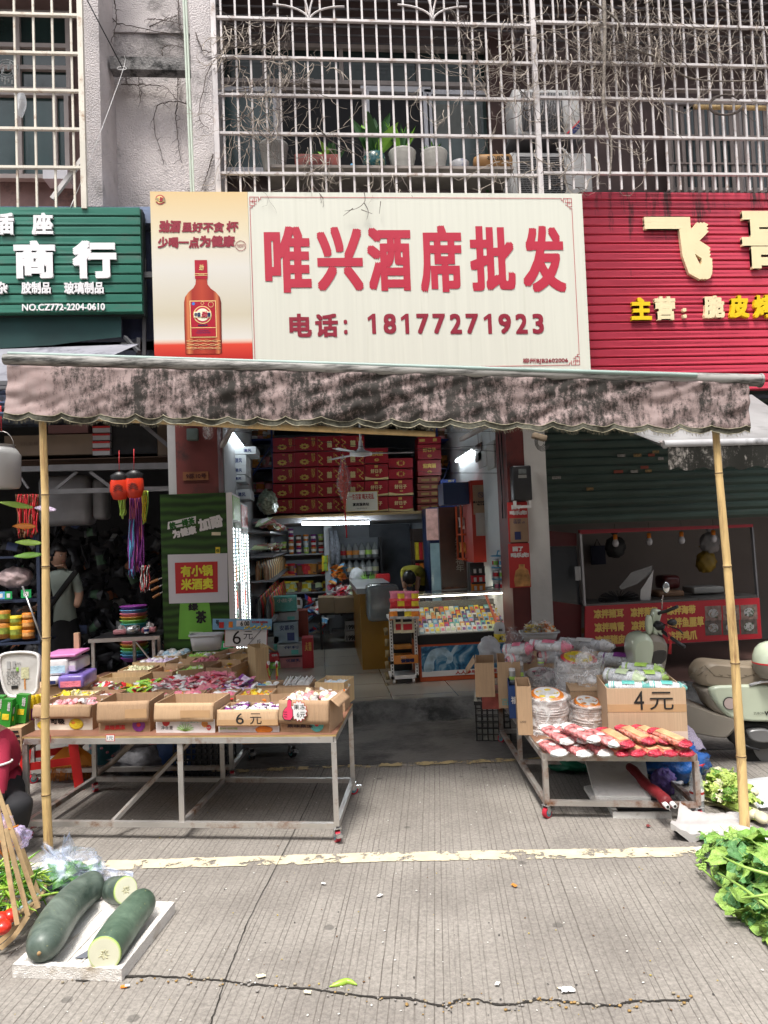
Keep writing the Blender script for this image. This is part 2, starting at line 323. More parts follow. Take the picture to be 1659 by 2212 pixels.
M().box((-9,6.62,2.9),(9,7.6,ZS)).build('lintel_wall',BLUEW,bld)
M().box((-9,6.45,ZS-.02),(xR0,6.62,ZS+.13)).build('floor_edge',BLUEW,bld)
gl=mt('dark window glass',(.014,.03,.028),.12,.3,2,spec=.7);glt=mt('teal window glass',(.03,.065,.065),.15,.4,1.5,spec=.6)
ALU=mt('pinkish aluminium frame',(.40,.35,.33),.5,.15,4);WHT=mt('white window frame',(.62,.62,.66),.4,.08,4)
M().box((-9,7.6,ZS),(xL0,7.7,ZT)).build('balcony_wall',PINKW,bld)
M().box((xR1,7.6,ZS),(9,7.7,ZT)).build('balcony_wall',BRWN,bld)
for xa,xb in((-9,xL0),(xR1,9)):M().box((xa,6.4,ZT),(xb,7.7,ZT+.15)).build('balcony_ceiling',mt('rusty ceiling sheet',(.10,.085,.08),.8,.3,4,stretch=(1,12,1)),bld)
g=M()
for i in range(14):y=6.2+i*.1;g.cyl((xR1,y,ZT-.35-i*.02),(7,y,ZT-.35-i*.02),.012,n=6)
g.build('ceiling_battens',mt('batten grey',(.13,.12,.125),.7),bld)
M().box((xR1,6.42,4.66),(9,7.6,4.78)).build('balcony_floor',CONC,bld)
M().box((-9,6.62,ZS+.1),(xL0,7.6,ZS+.2)).build('balcony_floor',PINKW,bld)
def pane_window(Y,x0,y0,x1,y1,name='window',mat=gl,fm=ALU,fw=.045,vs=(),hs=(),pane=True):
 a=aty(x0,y0,Y);b=aty(x1,y1,Y);X0,X1,Z0,Z1=a.x,b.x,b.z,a.z
 f=M()
 for(p,q)in(((X0,Z0),(X1,Z0)),((X0,Z1),(X1,Z1))):f.box((X0-fw,Y-.05,p[1]-fw/2),(X1+fw,Y+.03,p[1]+fw/2))
 for X in(X0,X1):f.box((X-fw/2,Y-.053,Z0+fw/2),(X+fw/2,Y+.03,Z1-fw/2))
 for v in vs:X=aty(v,y0,Y).x;f.box((X-fw/2,Y-.046,Z0+fw/2),(X+fw/2,Y+.02,Z1-fw/2))
 for h in hs:Z=aty(x0,h,Y).z;f.box((X0,Y-.043,Z-fw/2),(X1,Y+.022,Z+fw/2))
 fo=f.build(name,fm,bld)
 if pane:M().box((X0,Y+.0,Z0),(X1,Y+.01,Z1)).build('pane',mat,fo)
 return fo
pane_window(7.52,-60,30,152,200,mat=gl,fm=ALU,hs=(100,148),vs=(40,));pane_window(7.5,-60,205,150,386,mat=glt,fm=ALU,vs=(44,120))
g=M();px_box(g,92,358,146,386,7.3,.2);g.build('sill_box',WHT,bld)
pane_window(7.5,470,100,1095,190,mat=gl,vs=(570,735,900,1010))
pane_window(7.5,478,197,600,372,mat=glt,fm=WHT,fw=.05);pane_window(7.48,600,197,790,372,mat=DARK,fm=ALU,fw=.03)
pane_window(7.5,790,197,925,372,mat=DARK,fm=WHT,fw=.06);pane_window(7.5,925,204,1085,372,mat=mt('reflecting glass',(.05,.075,.07),.12,.6,1.2,spec=.6),fm=WHT,fw=.05)
g=M();px_box(g,935,225,1040,290,7.47,.02);g.build('curtain',mt('grey curtain',(.16,.17,.16),.9,.3,3),bld)
g=M();px_box(g,1050,60,1120,372,7.35,.2);g.build('wall_column',mt('dark maroon column',(.08,.045,.04),.8,.3,3),bld)
pane_window(7.5,1440,225,1730,415,mat=gl,fm=ALU,vs=(1440,1590));pane_window(7.3,1150,200,1165,415,mat=BRWN)
g=M();px_box(g,1470,415,1476,225,7.2,.03)
for i in range(16):
 x=1445+i*15;px_box(g,x,225,x+4,420,7.1,.012)
for y in(225,290,350):px_box(g,1440,y,1700,y+6,7.09,.012)
g.build('inner_bars',mt('inner rusty bars',(.17,.14,.13),.6),bld)
g=M();px_box(g,1445,190,1700,198,7.0,.06);px_box(g,1170,195,1445,199,7.0,.02);g.build('curtain_rail',ALU,bld)
M().box((-9,7.4,9),(9,9,14)).build('upper_wall',STUC,bld)
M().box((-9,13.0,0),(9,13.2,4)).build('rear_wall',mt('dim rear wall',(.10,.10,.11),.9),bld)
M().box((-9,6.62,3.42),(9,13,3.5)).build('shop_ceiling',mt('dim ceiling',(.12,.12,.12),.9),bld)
M().box((-9.2,6.6,0),(-9,13,4)).build('end_wall',DARK,bld);M().box((9,6.6,0),(9.2,13,4)).build('end_wall',DARK,bld)
TILE=mt('shop tile',(.42,.38,.33),.12,.1,2,spec=.6)
t_=TILE.node_tree;br=t_.nodes.new('ShaderNodeTexBrick');br.offset=0;br.inputs['Scale'].default_value=1;br.inputs['Brick Width'].default_value=.6;br.inputs['Row Height'].default_value=.6;br.inputs['Mortar Size'].default_value=.004
br.inputs['Color1'].default_value=(.36,.33,.28,1);br.inputs['Color2'].default_value=(.33,.30,.255,1);br.inputs['Mortar'].default_value=(.10,.09,.08,1)
tc_=t_.nodes.new('ShaderNodeTexCoord');t_.links.new(tc_.outputs['Object'],br.inputs[0]);t_.links.new(br.outputs[0],t_.nodes['Principled BSDF'].inputs['Base Color'])
g=M();g.quad((-.95,6.5,.151),(1.95,6.42,.151),(1.95,13,.151),(-.95,13,.151));struct('shop_floor',g,TILE)
g=M();g.quad((-9,6.5,.15),(-.95,6.5,.15),(-.95,13,.15),(-9,13,.15));struct('hardware_shop_floor',g,mt('dark shop floor',(.06,.055,.05),.6,.3,3))
g=M();g.quad((1.95,6.42,.15),(9,6.42,.15),(9,13,.15),(1.95,13,.15));struct('deli_shop_floor',g,mt('reddish floor tile',(.15,.085,.07),.45,.25,3))
MAR=mt('maroon pillar',(.13,.028,.025),.6,.25,5,dirt=(.03,.02,.02),dirtamt=.3);WP=mt('whitewashed pillar',(.60,.59,.57),.8,.07,4,.2)
M().box((WX(380,6.6,1000),6.6,.004),(-.91,6.95,3.0)).build('shop_pillar',MAR,bld);M().box((-1.36,6.61,.004),(WX(380,6.6,1000),6.9,3.0)).build('pillar_edge',mt('grey plaster',(.33,.33,.34),.8),bld)
xa,xb=WX(1100,6.6,1100),WX(1138,6.6,1100);xc=WX(1184,6.6,1100)
M().box((xa,6.61,.004),(xb,7.0,3.0)).build('shop_pillar',MAR,bld);M().box((xb,6.6,.004),(xc,7.0,3.0)).build('shop_pillar',WP,bld)
M().box((-1.0,6.95,.15),(-.9,13,3.42)).build('party_wall',mt('grey party wall',(.40,.41,.42),.85,.1,2),bld)
M().box((1.86,7.0,.15),(1.96,13,3.42)).build('party_wall',mt('white party wall',(.62,.64,.65),.85,.08,2),bld)
M().box((-.9,12.0,.15),(1.86,12.1,3.42)).build('shop_back_wall',mt('blue grey back wall',(.36,.38,.42),.85,.1,2),bld)
M().box((-.9,9.55,1.86),(1.86,12.0,1.94)).build('loft_floor',mt('loft board',(.25,.25,.27),.7,.2,3),bld)
M().box((-.62,9.50,1.93),(1.7,9.55,1.965)).build('loft_edge',mt('pale wood edge',(.38,.27,.13),.7),bld)
rear_clut=M().box((.82,11.85,.15),(1.5,11.98,1.85)).build('rear_door',mt('steel grey door',(.07,.08,.10),.4,.5,3),bld)
M().box((-30,-9,0),(30,-8,11)).build('unseen_opposite_front',mt('opposite block',(.35,.33,.31),.9,.2,1),bld)  # unseen house across the street, added to block low sky light
GR=mt('cream painted steel',(.66,.62,.53),.45,.12,3,dirt=(.35,.22,.13),dirtamt=.25,dscale=9);GR2=mt('silver painted steel',(.62,.58,.57),.4,.15,3,dirt=(.3,.2,.15),dirtamt=.25,dscale=9)
def grille(label,Y,x0,x1,ztop,zbot,nb,rails,mat,arches=(),edge=True,posts=()):
 G_=E('security_grille',label,'window grille','steel security grilles on the balconies',((x0+x1)/2,Y,zbot))
 o_=V(G_.location)
 def sub(mb,name):mb.T=None;mb.v=[tuple(V(p)-o_)for p in mb.v];return mb.build(name,mat,G_)
 for z in rails:sub(M().rod((x0,Y,z),(x1,Y,z),.03,.022),'rail')
 for x in[x0+(x1-x0)*(i+.5)/nb for i in range(nb)]:
  for za,zb in zip([zbot]+list(rails),list(rails)+[ztop]):
   pass
  sub(M().rod((x,Y+.012,zbot),(x,Y+.012,ztop),.017,.017),'bar')
 for x in posts:sub(M().rod((x,Y-.01,zbot-.02),(x,Y-.01,ztop),.045,.045),'post')
 for(xc_,r,z)in arches:
  for s in(-1,1):
   for rr in(1.,.55):
    sub(M().tube([(xc_+s*r*(.72 if(rr>.9)else .45)*(1-math.cos(a)),Y-.005,z+r*(.33 if(rr>.9)else .8)*math.sin(a))for a in[i*math.pi/2/8 for i in range(9)]],.009,5),'scroll')
 return G_
Yg=6.3
ra=[aty(400,y,Yg).z for y in(373,290,208,128,43)]
xg0,xg1=WX(466,Yg,200),WX(1157,Yg,200)
grille('wide cream steel cage across the balcony with the potted plants',Yg,xg0,xg1,7.3,4.60,23,[aty(800,y,Yg).z for y in(377,292,210,130,47)],GR2,arches=[(WX(668,Yg,40),.45,aty(668,47,Yg).z),(WX(935,Yg,40),.45,aty(935,47,Yg).z)],posts=(xg0,xg1))
grille('silver steel cage wrapped in dead vine beside the air conditioners',Yg-.02,xg1+.03,5.4,7.3,4.78,28,[aty(1400,y,Yg).z for y in(378,300,218,142,58)],GR2)
grille('cream steel cage over the green curtained window by the grey pier',Yg,-3.55,WX(176,Yg,200),7.3,4.60,10,[aty(90,y,Yg).z for y in(362,279,196,115,32)],GR,arches=[(-3.0,.5,aty(90,32,Yg).z)],posts=(WX(178,Yg,200),))
RED=mt('sign red',(.46,.022,.05),.45,.03,3);DRED=mt('deep sign red',(.27,.015,.035),.45,.03,3)
IVORY=mt('ivory sign film',(.66,.665,.575),.35,.035,2,dirt=(.61,.615,.52),dirtamt=.2,dscale=1.6,stretch=(14,1,.35))
FS=FrY(6.2)
sg=E('shop_sign','large ivory signboard with red Chinese characters and a phone number','shop sign',None,(.9,6.2,3.02))
def onto(parent,mb):o_=V(parent.location);mb.v=[tuple(V(p)-o_)for p in mb.v];return mb
uL,_=FS.px(329,600);uM,_=FS.px(541,600);uR,_=FS.px(1266,600);zb=3.02;zt=FS.px(800,416)[1]
g=M();g.box((uM,6.2,zb),(uR,6.33,zt));onto(sg,g).build('sign_board',IVORY,sg)
def printmat():
 m=bpy.data.materials.new('liquor poster print');m.use_nodes=True;t=m.node_tree;b=t.nodes['Principled BSDF'];tc=t.nodes.new('ShaderNodeTexCoord');s=t.nodes.new('ShaderNodeSeparateXYZ');t.links.new(tc.outputs['Object'],s.inputs[0])
 r=t.nodes.new('ShaderNodeMapRange');r.inputs[1].default_value=zb-3.02;r.inputs[2].default_value=zt-3.02;t.links.new(s.outputs[2],r.inputs[0]);c=t.nodes.new('ShaderNodeValToRGB');e=c.color_ramp.elements
 e[0].position=.1;e[0].color=(.42,.01,.012,1);e[1].position=.195;e[1].color=(.68,.06,.03,1)
 for p,q in((.21,(.75,.50,.38)),(.225,(.70,.68,.62)),(.35,(.58,.53,.40)),(.6,(.66,.64,.58)),(.8,(.68,.60,.42)),(1,(.68,.50,.25))):k=e.new(p);k.color=(*q,1)
 t.links.new(r.outputs[0],c.inputs[0]);t.links.new(c.outputs[0],b.inputs['Base Color']);b.inputs['Roughness'].default_value=.35;return m
g=M();g.box((uL,6.2,zb),(uM-.002,6.33,zt));pst=onto(sg,g).build('liquor_poster',printmat(),sg)
P5=lambda x,y:(313.2+x*.2995,405+y*.2995);P6=lambda x,y:(783.1+x*.30925,405+y*.30925)
g=M()
for ch,x0,y0,x1,y1 in(('唯',569,489,674,632),('兴',682,490,786,628),('酒',791,492,891,628),('席',904,487,1001,631),('批',1012,489,1115,628),('发',1125,488,1224,631)):
 ptext(g,FS,ch,x0,y0,x1,y1,bold=.017,w=.003)
onto(sg,g).build('lettering',RED,sg)
g=M()
ptext(g,FS,'电',624,678,674,728,bold=.008);ptext(g,FS,'话',680,678,731,728,bold=.008);ptext(g,FS,':',742,691,751,722,bold=.004);onto(sg,g).build('phone_heading',DRED,sg);g=M()
for ch,a,b in zip('18177271923',(33,143,265,374,487,607,718,843,946,1065,1183),(95,237,327,466,581,695,812,905,1040,1155,1268)):
 if ch=='1':
  (u0,v1),(u1,v0)=FS.px(783.1+a*.30925,678),FS.px(783.1+b*.30925,721);q=lambda x,y:(u0+(u1-u0)*x,v0+(v1-v0)*y)
  g.prism([q(.52,0),q(1,0),q(1,1),q(.66,1),q(0,.80),q(.06,.64),q(.52,.76)],FS,.003,.0036);continue
 ptext(g,FS,ch,783.1+a*.30925,678,783.1+b*.30925,721,bold=.007)
onto(sg,g).build('phone_number',DRED,sg);g=M();ptext(g,FS,'柳州BJB2602006',1129,774,1227,785,bold=.001);onto(sg,g).build('permit_lettering',DRED,sg)
g=M();T=.0045
a0,b1=FS.px(*P5(755,73));a1,b0=FS.px(1252,786);b1=FS.px(900,427.5)[1];b0=FS.px(1150,790)[1]
def ln(u0,v0,u1,v1):FS.rect(g,min(u0,u1)-T/2,min(v0,v1)-T/2,max(u0,u1)+T/2,max(v0,v1)+T/2,.003,.0036)
K=.115
ln(a0+K,b1,a1-K,b1);ln(a0+K,b0,a1-K,b0);ln(a0,b0+K,a0,b1-K);ln(a1,b0+K,a1,b1-K)
for cx,cz,sx,sz in((a0,b1,1,-1),(a1,b1,-1,-1),(a1,b0,-1,1),(a0,b0,1,1)):
 q=K/6
 for x0,z0,x1,z1 in((0,0,4,0),(0,0,0,4),(4,0,4,2),(0,4,2,4),(0,2,3,2),(2,0,2,4),(1.2,1.2,1.2,2.8),(3,2,3,1),(2,3.2,3,3.2),(4,1,5,1),(5,1,5,0),(5,0,6,0),(1,4,1,5),(0,5,1,5),(0,5,0,6)):
  ln(cx+sx*x0*q,cz+sz*z0*q,cx+sx*x1*q,cz+sz*z1*q)
onto(sg,g).build('fret_border',RED,sg)
g=M()
ptext(g,FS,'劲酒',342,476,389,503,bold=.005,skew=.12);ptext(g,FS,'虽好不贪',392,480,484,502,bold=.004,skew=.06);ptext(g,FS,'杯',488,478,515,501,bold=.004,skew=.06)
ptext(g,FS,'少喝一点',340,512,430,536,bold=.004,skew=.06);ptext(g,FS,'为健康',430,509,507,534,bold=.005,skew=.06);ptext(g,FS,'免疫调节',512,527,529,535,bold=0)
def ring(mb,cx,cy,r,t,w,m=0,n=28,fr=FS,sq=1.):
 u,v=fr.px(cx,cy)
 for i in range(n):
  a,b=6.28318*i/n,6.28318*(i+1)/n
  mb.prism([(u+math.cos(a)*(r-t),v+math.sin(a)*(r-t)*sq),(u+math.cos(a)*r,v+math.sin(a)*r*sq),(u+math.cos(b)*r,v+math.sin(b)*r*sq),(u+math.cos(b)*(r-t),v+math.sin(b)*(r-t)*sq)],fr,w,w+.0006,m)
def disc(mb,cx,cy,r,w,m=0,n=28,fr=FS,sq=1.):
 u,v=fr.px(cx,cy);mb.prism([(u+math.cos(6.28318*i/n)*r,v+math.sin(6.28318*i/n)*r*sq)for i in range(n)],fr,w,w+.0006,m)
ring(g,520,531,.046,.004,.003)
onto(sg,g).build('slogan_lettering',DRED,pst)
g=M();disc(g,346,431.5,.042,.003);disc(g,346,431.5,.033,.0045,1);FS.pxrect(g,336,428,357,436,.006,.0066,1);ptext(g,FS,'中国',336.5,428,343,435,m=2,w=.008);ptext(g,FS,'酒',351,428,357,435,m=2,w=.008);ptext(g,FS,'劲',343.5,426,351,437,m=0,w=.008,bold=.0012,skew=.2)
onto(sg,g)
GOLD=mt('printed gold',(.80,.62,.25),.4,.05);NAVY=mt('printed navy',(.02,.03,.12),.4,.05)
g.build('round_emblem',[RED,GOLD,NAVY],pst)
def botmat():
 m=bpy.data.materials.new('printed amber bottle');m.use_nodes=True;t=m.node_tree;b=t.nodes['Principled BSDF'];tc=t.nodes.new('ShaderNodeTexCoord');s=t.nodes.new('ShaderNodeSeparateXYZ');t.links.new(tc.outputs['Object'],s.inputs[0])
 x0=FS.px(397,700)[0]-.9;x1=FS.px(479,700)[0]-.9
 r=t.nodes.new('ShaderNodeMapRange');r.inputs[1].default_value=x0;r.inputs[2].default_value=x1;t.links.new(s.outputs[0],r.inputs[0]);c=t.nodes.new('ShaderNodeValToRGB');e=c.color_ramp.elements
 e[0].position=0;e[0].color=(.10,.01,.008,1);e[1].position=1;e[1].color=(.08,.008,.006,1)
 for p,q in((.06,(.40,.05,.02)),(.12,(.62,.20,.07)),(.25,(.34,.025,.014)),(.5,(.46,.055,.025)),(.8,(.30,.02,.012)),(.9,(.60,.18,.07)),(.96,(.22,.02,.01))):k=e.new(p);k.color=(*q,1)
 t.links.new(r.outputs[0],c.inputs[0]);t.links.new(c.outputs[0],b.inputs['Base Color']);b.inputs['Roughness'].default_value=.35;return m
BM=botmat();g=M()
bt=[(292,1197),(284,1000),(282,830),(290,790),(315,755),(350,725),(364,700),(368,660),(446,660),(452,700),(475,730),(510,755),(540,790),(550,830),(552,1000),(556,1190),(540,1200),(305,1202)]
FS.pxpoly(g,[P5(*p)for p in bt[::-1]],.003,.0036,0)
onto(sg,g);bo=g.build('bottle_print',BM,pst)
g=M();CAPR=mt('printed cap red',(.40,.01,.03),.35,.1)
def R5(x0,y0,x1,y1,w,m):(a,b),(c,d)=P5(x0,y0),P5(x1,y1);FS.pxrect(g,a,b,c,d,w,w+.0006,m)
R5(358,525,452,660,.0045,0);R5(357,622,453,625,.006,1);R5(357,634,453,637,.006,1)
ptext(g,FS,'劲',*P5(388,558),*P5(422,600),m=1,w=.006,bold=.001,skew=.15);ptext(g,FS,'中国劲酒',*P5(385,622),*P5(428,634),m=1,w=.0068)
R5(322,818,520,1082,.005,1);R5(328,824,514,1076,.006,0);R5(330,1012,512,1014,.007,1)
cx,cy=P5(416,920);disc(g,cx,cy,.078,.007,1);disc(g,cx,cy,.070,.008,2);disc(g,cx,cy,.055,.009,3);R5(352,898,480,942,.010,1);R5(355,901,477,939,.011,3)
ptext(g,FS,'中国',*P5(358,905),*P5(402,936),m=4,w=.0125,bold=.0012);ptext(g,FS,'酒',*P5(450,905),*P5(474,936),m=4,w=.0125,bold=.0012);ptext(g,FS,'劲',*P5(404,896),*P5(448,942),m=2,w=.0125,bold=.002,skew=.2)
cx,cy=P5(415,836);ring(g,cx,cy,.014,.003,.007,1);cx,cy=P5(476,846);ring(g,cx,cy,.024,.003,.007,1);cx,cy=P5(350,840);disc(g,cx,cy,.014,.007,5,8)
ptext(g,FS,'保健食品不是药物',*P5(378,1030),*P5(460,1040),m=4,w=.007);ptext(g,FS,'不能代替药物治疗疾病',*P5(368,1044),*P5(472,1055),m=4,w=.007);ptext(g,FS,'劲牌有限公司',*P5(384,990),*P5(452,1001),m=4,w=.007,bold=.0005)
onto(sg,g).build('bottle_label',[CAPR,GOLD,RED,mt('printed cream',(.85,.80,.60),.4,.03),NAVY,mt('printed blue',(.05,.2,.6),.4)],bo)
g=M()
for k,yy in enumerate((1108,1135,1160)):
 for s_ in(1,-1):
  g.tube([FS(*FS.px(*P5(300+248*i/24,yy+s_*6*math.sin(i*.55+k))),.0045)for i in range(25)],.0016,4)
onto(sg,g).build('wave_lines',GOLD,bo)
g=M();(a,b),(c,d)=P5(560,1195),P5(760,1212);FS.pxrect(g,a,b,c,d,.003,.0036)
GRN=mt('green sign plank',(.04,.18,.13),.35,.12,1.5,dirt=(.10,.17,.14),dirtamt=.3,dscale=1.3,stretch=(1,1,4));LW=mt('white sign letters',(.80,.79,.80),.45,.04,5)
FG=FrY(6.3)
gs=E('shop_sign','green slatted signboard with raised white Chinese characters','shop sign',None,(-2.5,6.3,3.66))
xl,xr=-3.9,FG.px(305,560)[0];zt_,zb_=FG.px(150,447)[1],FG.px(200,677)[1];n=11;h_=(zt_-zb_)/n
for i in range(n):
 g=M();z=zb_+i*h_;g.add([(xl,6.292,z+.003),(xr,6.292,z+.003),(xr,6.285,z+.011),(xl,6.285,z+.011),(xl,6.287,z+h_-.009),(xr,6.287,z+h_-.009),(xl,6.34,z+h_-.003),(xr,6.34,z+h_-.003),(xl,6.34,z+.002),(xr,6.34,z+.002)],[(0,1,3,2),(2,3,5,4),(4,5,7,6),(8,9,1,0),(1,9,7,5,3)])
 onto(gs,g).build('plank',GRN,gs)
g=M();g.box((xl,6.34,zb_-.01),(xr+.01,6.44,zt_));onto(gs,g).build('backing',mt('black backing',(.02,.03,.03),.7),gs)
FG2=FrY(6.283)
for s_,a,b,c,d,bo_ in(('插',-15,462,33,509,.007),('座',70,462,117,509,.007),('商',31,522,122,603,.016),('行',157,522,254,603,.018),('杂',-6,611,19,636,.0035),('胶制品',48,611,112,636,.0035),('玻璃制品',140,611,226,636,.0035),('NO.CZ772-2204-0610',49,658,228,671,.002)):
 g=M();ptext(g,FG2,s_,a,b,c,d,bold=bo_,ext=.025 if bo_>.003 else .01,w=.01);onto(gs,g).build('lettering',LW,gs)
g=M();f=lambda x,y,Y=6.36:aty(x,y,Y)
g.add([f(-160,676),f(262,676),f(262,728),f(200,734),f(110,746),f(-160,762)],[(0,1,2,3,4,5)]);o=g.build('cloth_hem',mt('dark green cloth',(.015,.05,.05),.8,.2,4));tag(o,'dark green cloth hem hanging under the green signboard','cloth')
g=M();g.grid(lambda u,v:aty(264+70*u,500+232*v,6.5)+V((0,.02*math.sin(u*9),0)),8,4);tag(g.build('tarpaulin',mt('navy cloth',(.018,.025,.06),.8,.4,4)),'dark navy tarpaulin hanging between the green and the ivory signboards','tarpaulin')
g=M();g.grid(lambda u,v:aty(-160+460*u-60*v*u,760-17*u+(135-105*u)*v,5.9-.7*v)+V((0,0,.02*math.sin(u*7)*v)),20,8);tag(g.build('canvas_awning',mt('grey canvas',(.22,.22,.25),.85,.25,2,.3,dirt=(.06,.06,.08),dirtamt=.3)),'pale grey canvas awning sagging below the green signboard','awning')
g=M();g.rod(aty(-100,828,5.2),aty(60,828,5.2),.03);g.rod(aty(-100,836,5.18),aty(60,838,5.18),.02)
for i in range(3):g.rod(aty(-100,845+i*25,5.25),aty(40,850+i*22,5.25),.11,.01,1)
tag(g.build('folded_awning',[mt('dark awning rail',(.12,.12,.13),.6),mt('blue awning stripe',(.10,.14,.24),.8)]),'blue folded awning behind the left end of the mouldy valance','awning')
g=M()
g.rod(aty(262,745,6.2),aty(298,745,6.2),.03);g.rod(aty(300,730,6.25),aty(298,790,6.25),.03);g.rod(aty(270,728,6.25),aty(300,760,6.0),.025);g.rod(aty(312,560,6.4),aty(312,770,6.4),.03);g.rod(aty(308,595,6.38),aty(334,595,6.38),.05)
tag(g.build('awning_bracket',mt('dark bracket iron',(.05,.05,.055),.6,.3)),'dark iron bracket in the gap between the two left signboards','bracket')
def redplank():
 m=mt('red sign plank',(.58,.055,.095),.35,.10,2,stretch=(1,1,4));t=m.node_tree;b=t.nodes['Principled BSDF'];N=t.nodes.new;L=t.links.new
 tc=N('ShaderNodeTexCoord');mp=N('ShaderNodeMapping');mp.inputs['Scale'].default_value=(3.2,1,.5);L(tc.outputs['Object'],mp.inputs[0])
 n=N('ShaderNodeTexNoise');n.inputs['Scale'].default_value=1.5;n.inputs['Detail'].default_value=12;n.inputs['Roughness'].default_value=.72;L(mp.outputs[0],n.inputs[0])
 s=N('ShaderNodeSeparateXYZ');L(tc.outputs['Object'],s.inputs[0]);r=N('ShaderNodeMapRange');r.inputs[1].default_value=.9;r.inputs[2].default_value=1.95;r.inputs[3].default_value=-.12;r.inputs[4].default_value=.09;L(s.outputs[2],r.inputs[0])
 a=N('ShaderNodeMath');L(n.outputs[0],a.inputs[0]);L(r.outputs[0],a.inputs[1]);k=N('ShaderNodeMapRange');k.inputs[1].default_value=.56;k.inputs[2].default_value=.64;L(a.outputs[0],k.inputs[0])
 old=b.inputs['Base Color'].links[0].from_socket;mx=N('ShaderNodeMix');mx.data_type='RGBA';L(k.outputs[0],mx.inputs[0]);L(old,mx.inputs[6]);mx.inputs[7].default_value=(.09,.035,.035,1);L(mx.outputs[2],b.inputs['Base Color']);return m
FRD=FrY(6.4);rs=E('shop_sign','red slatted signboard stained black, with raised cream and yellow characters','shop sign',None,(3.6,6.4,2.86))
xl,xr=FRD.px(1264,600)[0],6.2;zt_=FRD.px(1450,415)[1];zb_=FRD.px(1600,843)[1];n=23;h_=(zt_-zb_)/n;RP=redplank()
for i in range(n):
 g=M();z=zb_+i*h_;g.add([(xl,6.394,z+.004),(xr,6.394,z+.004),(xr,6.385,z+.012),(xl,6.385,z+.012),(xl,6.388,z+h_-.010),(xr,6.388,z+h_-.010),(xl,6.44,z+h_-.004),(xr,6.44,z+h_-.004),(xl,6.44,z+.002),(xr,6.44,z+.002)],[(0,1,3,2),(2,3,5,4),(4,5,7,6),(8,9,1,0),(0,2,4,6,8)])
 onto(rs,g).build('plank',RP,rs)
g=M();g.box((xl,6.44,zb_-.01),(xr,6.55,zt_+.02));onto(rs,g).build('backing',mt('black backing',(.02,.03,.03),.7),rs)
CRM=mt('cream sign letters',(.80,.68,.42),.5,.05,4,dirt=(.4,.3,.2),dirtamt=.1);YEL=mt('yellow sign letters',(.80,.55,.01),.4,.03)
FR2=FrY(6.383)
for s_,a,b,c,d,bo_,mm in(('飞',1388,472,1537,606,.032,CRM),('哥',1595,459,1745,592,.021,CRM),('主',1359,645,1405,693,.010,YEL),('营',1410,643,1457,693,.009,CRM),(':',1471,668,1480,689,.006,CRM),('脆',1515,641,1562,689,.009,CRM),('皮',1570,641,1615,688,.010,YEL),('烤',1623,640,1672,688,.009,YEL),('鸭',1680,638,1728,687,.009,YEL)):
 if s_=='鸭':continue
 g=M();ptext(g,FR2,s_,a,b,c,d,bold=bo_,ext=.035,w=.015);onto(rs,g).build('lettering',mm,rs)
def mold(name,base,mold_,lo,hi,sc=3.2):
 m=bpy.data.materials.new(name);m.use_nodes=True;t=m.node_tree;b=t.nodes['Principled BSDF'];N=t.nodes.new;L=t.links.new
 tc=N('ShaderNodeTexCoord');n1=N('ShaderNodeTexNoise');n1.inputs['Scale'].default_value=2.2;n1.inputs['Detail'].default_value=8;n1.inputs['Roughness'].default_value=.65
 mp=N('ShaderNodeMapping');mp.inputs['Scale'].default_value=(1.3,1.3,.75);L(tc.outputs['Object'],mp.inputs[0]);L(mp.outputs[0],n1.inputs[0])
 n2=N('ShaderNodeTexNoise');n2.inputs['Scale'].default_value=34;n2.inputs['Detail'].default_value=9;n2.inputs['Roughness'].default_value=.9;L(tc.outputs['Object'],n2.inputs[0])
 n4=N('ShaderNodeTexNoise');n4.inputs['Scale'].default_value=9;n4.inputs['Detail'].default_value=8;n4.inputs['Roughness'].default_value=.7;m4=N('ShaderNodeMapping');m4.inputs['Scale'].default_value=(2.8,3,.75);L(tc.outputs['Object'],m4.inputs[0]);L(m4.outputs[0],n4.inputs[0])
 s=N('ShaderNodeSeparateXYZ');L(tc.outputs['Object'],s.inputs[0])
 e=N('ShaderNodeMapRange');e.inputs[1].default_value=1.2;e.inputs[2].default_value=2.1;e.inputs[3].default_value=.015;e.inputs[4].default_value=-.07
 ab=N('ShaderNodeMath');ab.operation='ABSOLUTE';L(s.outputs[0],ab.inputs[0]);L(ab.outputs[0],e.inputs[0])
 def ma(op,x,y):
  q=N('ShaderNodeMath');q.operation=op
  for i,k in enumerate((x,y)):
   if isinstance(k,float):q.inputs[i].default_value=k
   else:L(k,q.inputs[i])
  return q.outputs[0]
 f=ma('ADD',ma('MULTIPLY',n1.outputs[0],.30),ma('ADD',ma('MULTIPLY',n2.outputs[0],.38),ma('MULTIPLY',n4.outputs[0],.32)));f=ma('ADD',f,e.outputs[0])
 r=N('ShaderNodeMapRange');r.inputs[1].default_value=lo;r.inputs[2].default_value=hi;L(f,r.inputs[0])
 bc=N('ShaderNodeMix');bc.data_type='RGBA';bc.inputs[6].default_value=(*base,1);bc.inputs[7].default_value=(base[0]*.8,base[1]*.62,base[2]*.62,1);L(n4.outputs[0],bc.inputs[0])
 mx=N('ShaderNodeMix');mx.data_type='RGBA';L(r.outputs[0],mx.inputs[0]);L(bc.outputs[2],mx.inputs[6]);mx.inputs[7].default_value=(*mold_,1);L(mx.outputs[2],b.inputs['Base Color']);b.inputs['Roughness'].default_value=.95;b.inputs['Specular IOR Level'].default_value=.1
 bp=N('ShaderNodeBump');bp.inputs['Strength'].default_value=.4;bp.inputs['Distance'].default_value=.01;L(n2.outputs[0],bp.inputs['Height']);L(bp.outputs[0],b.inputs['Normal']);return m
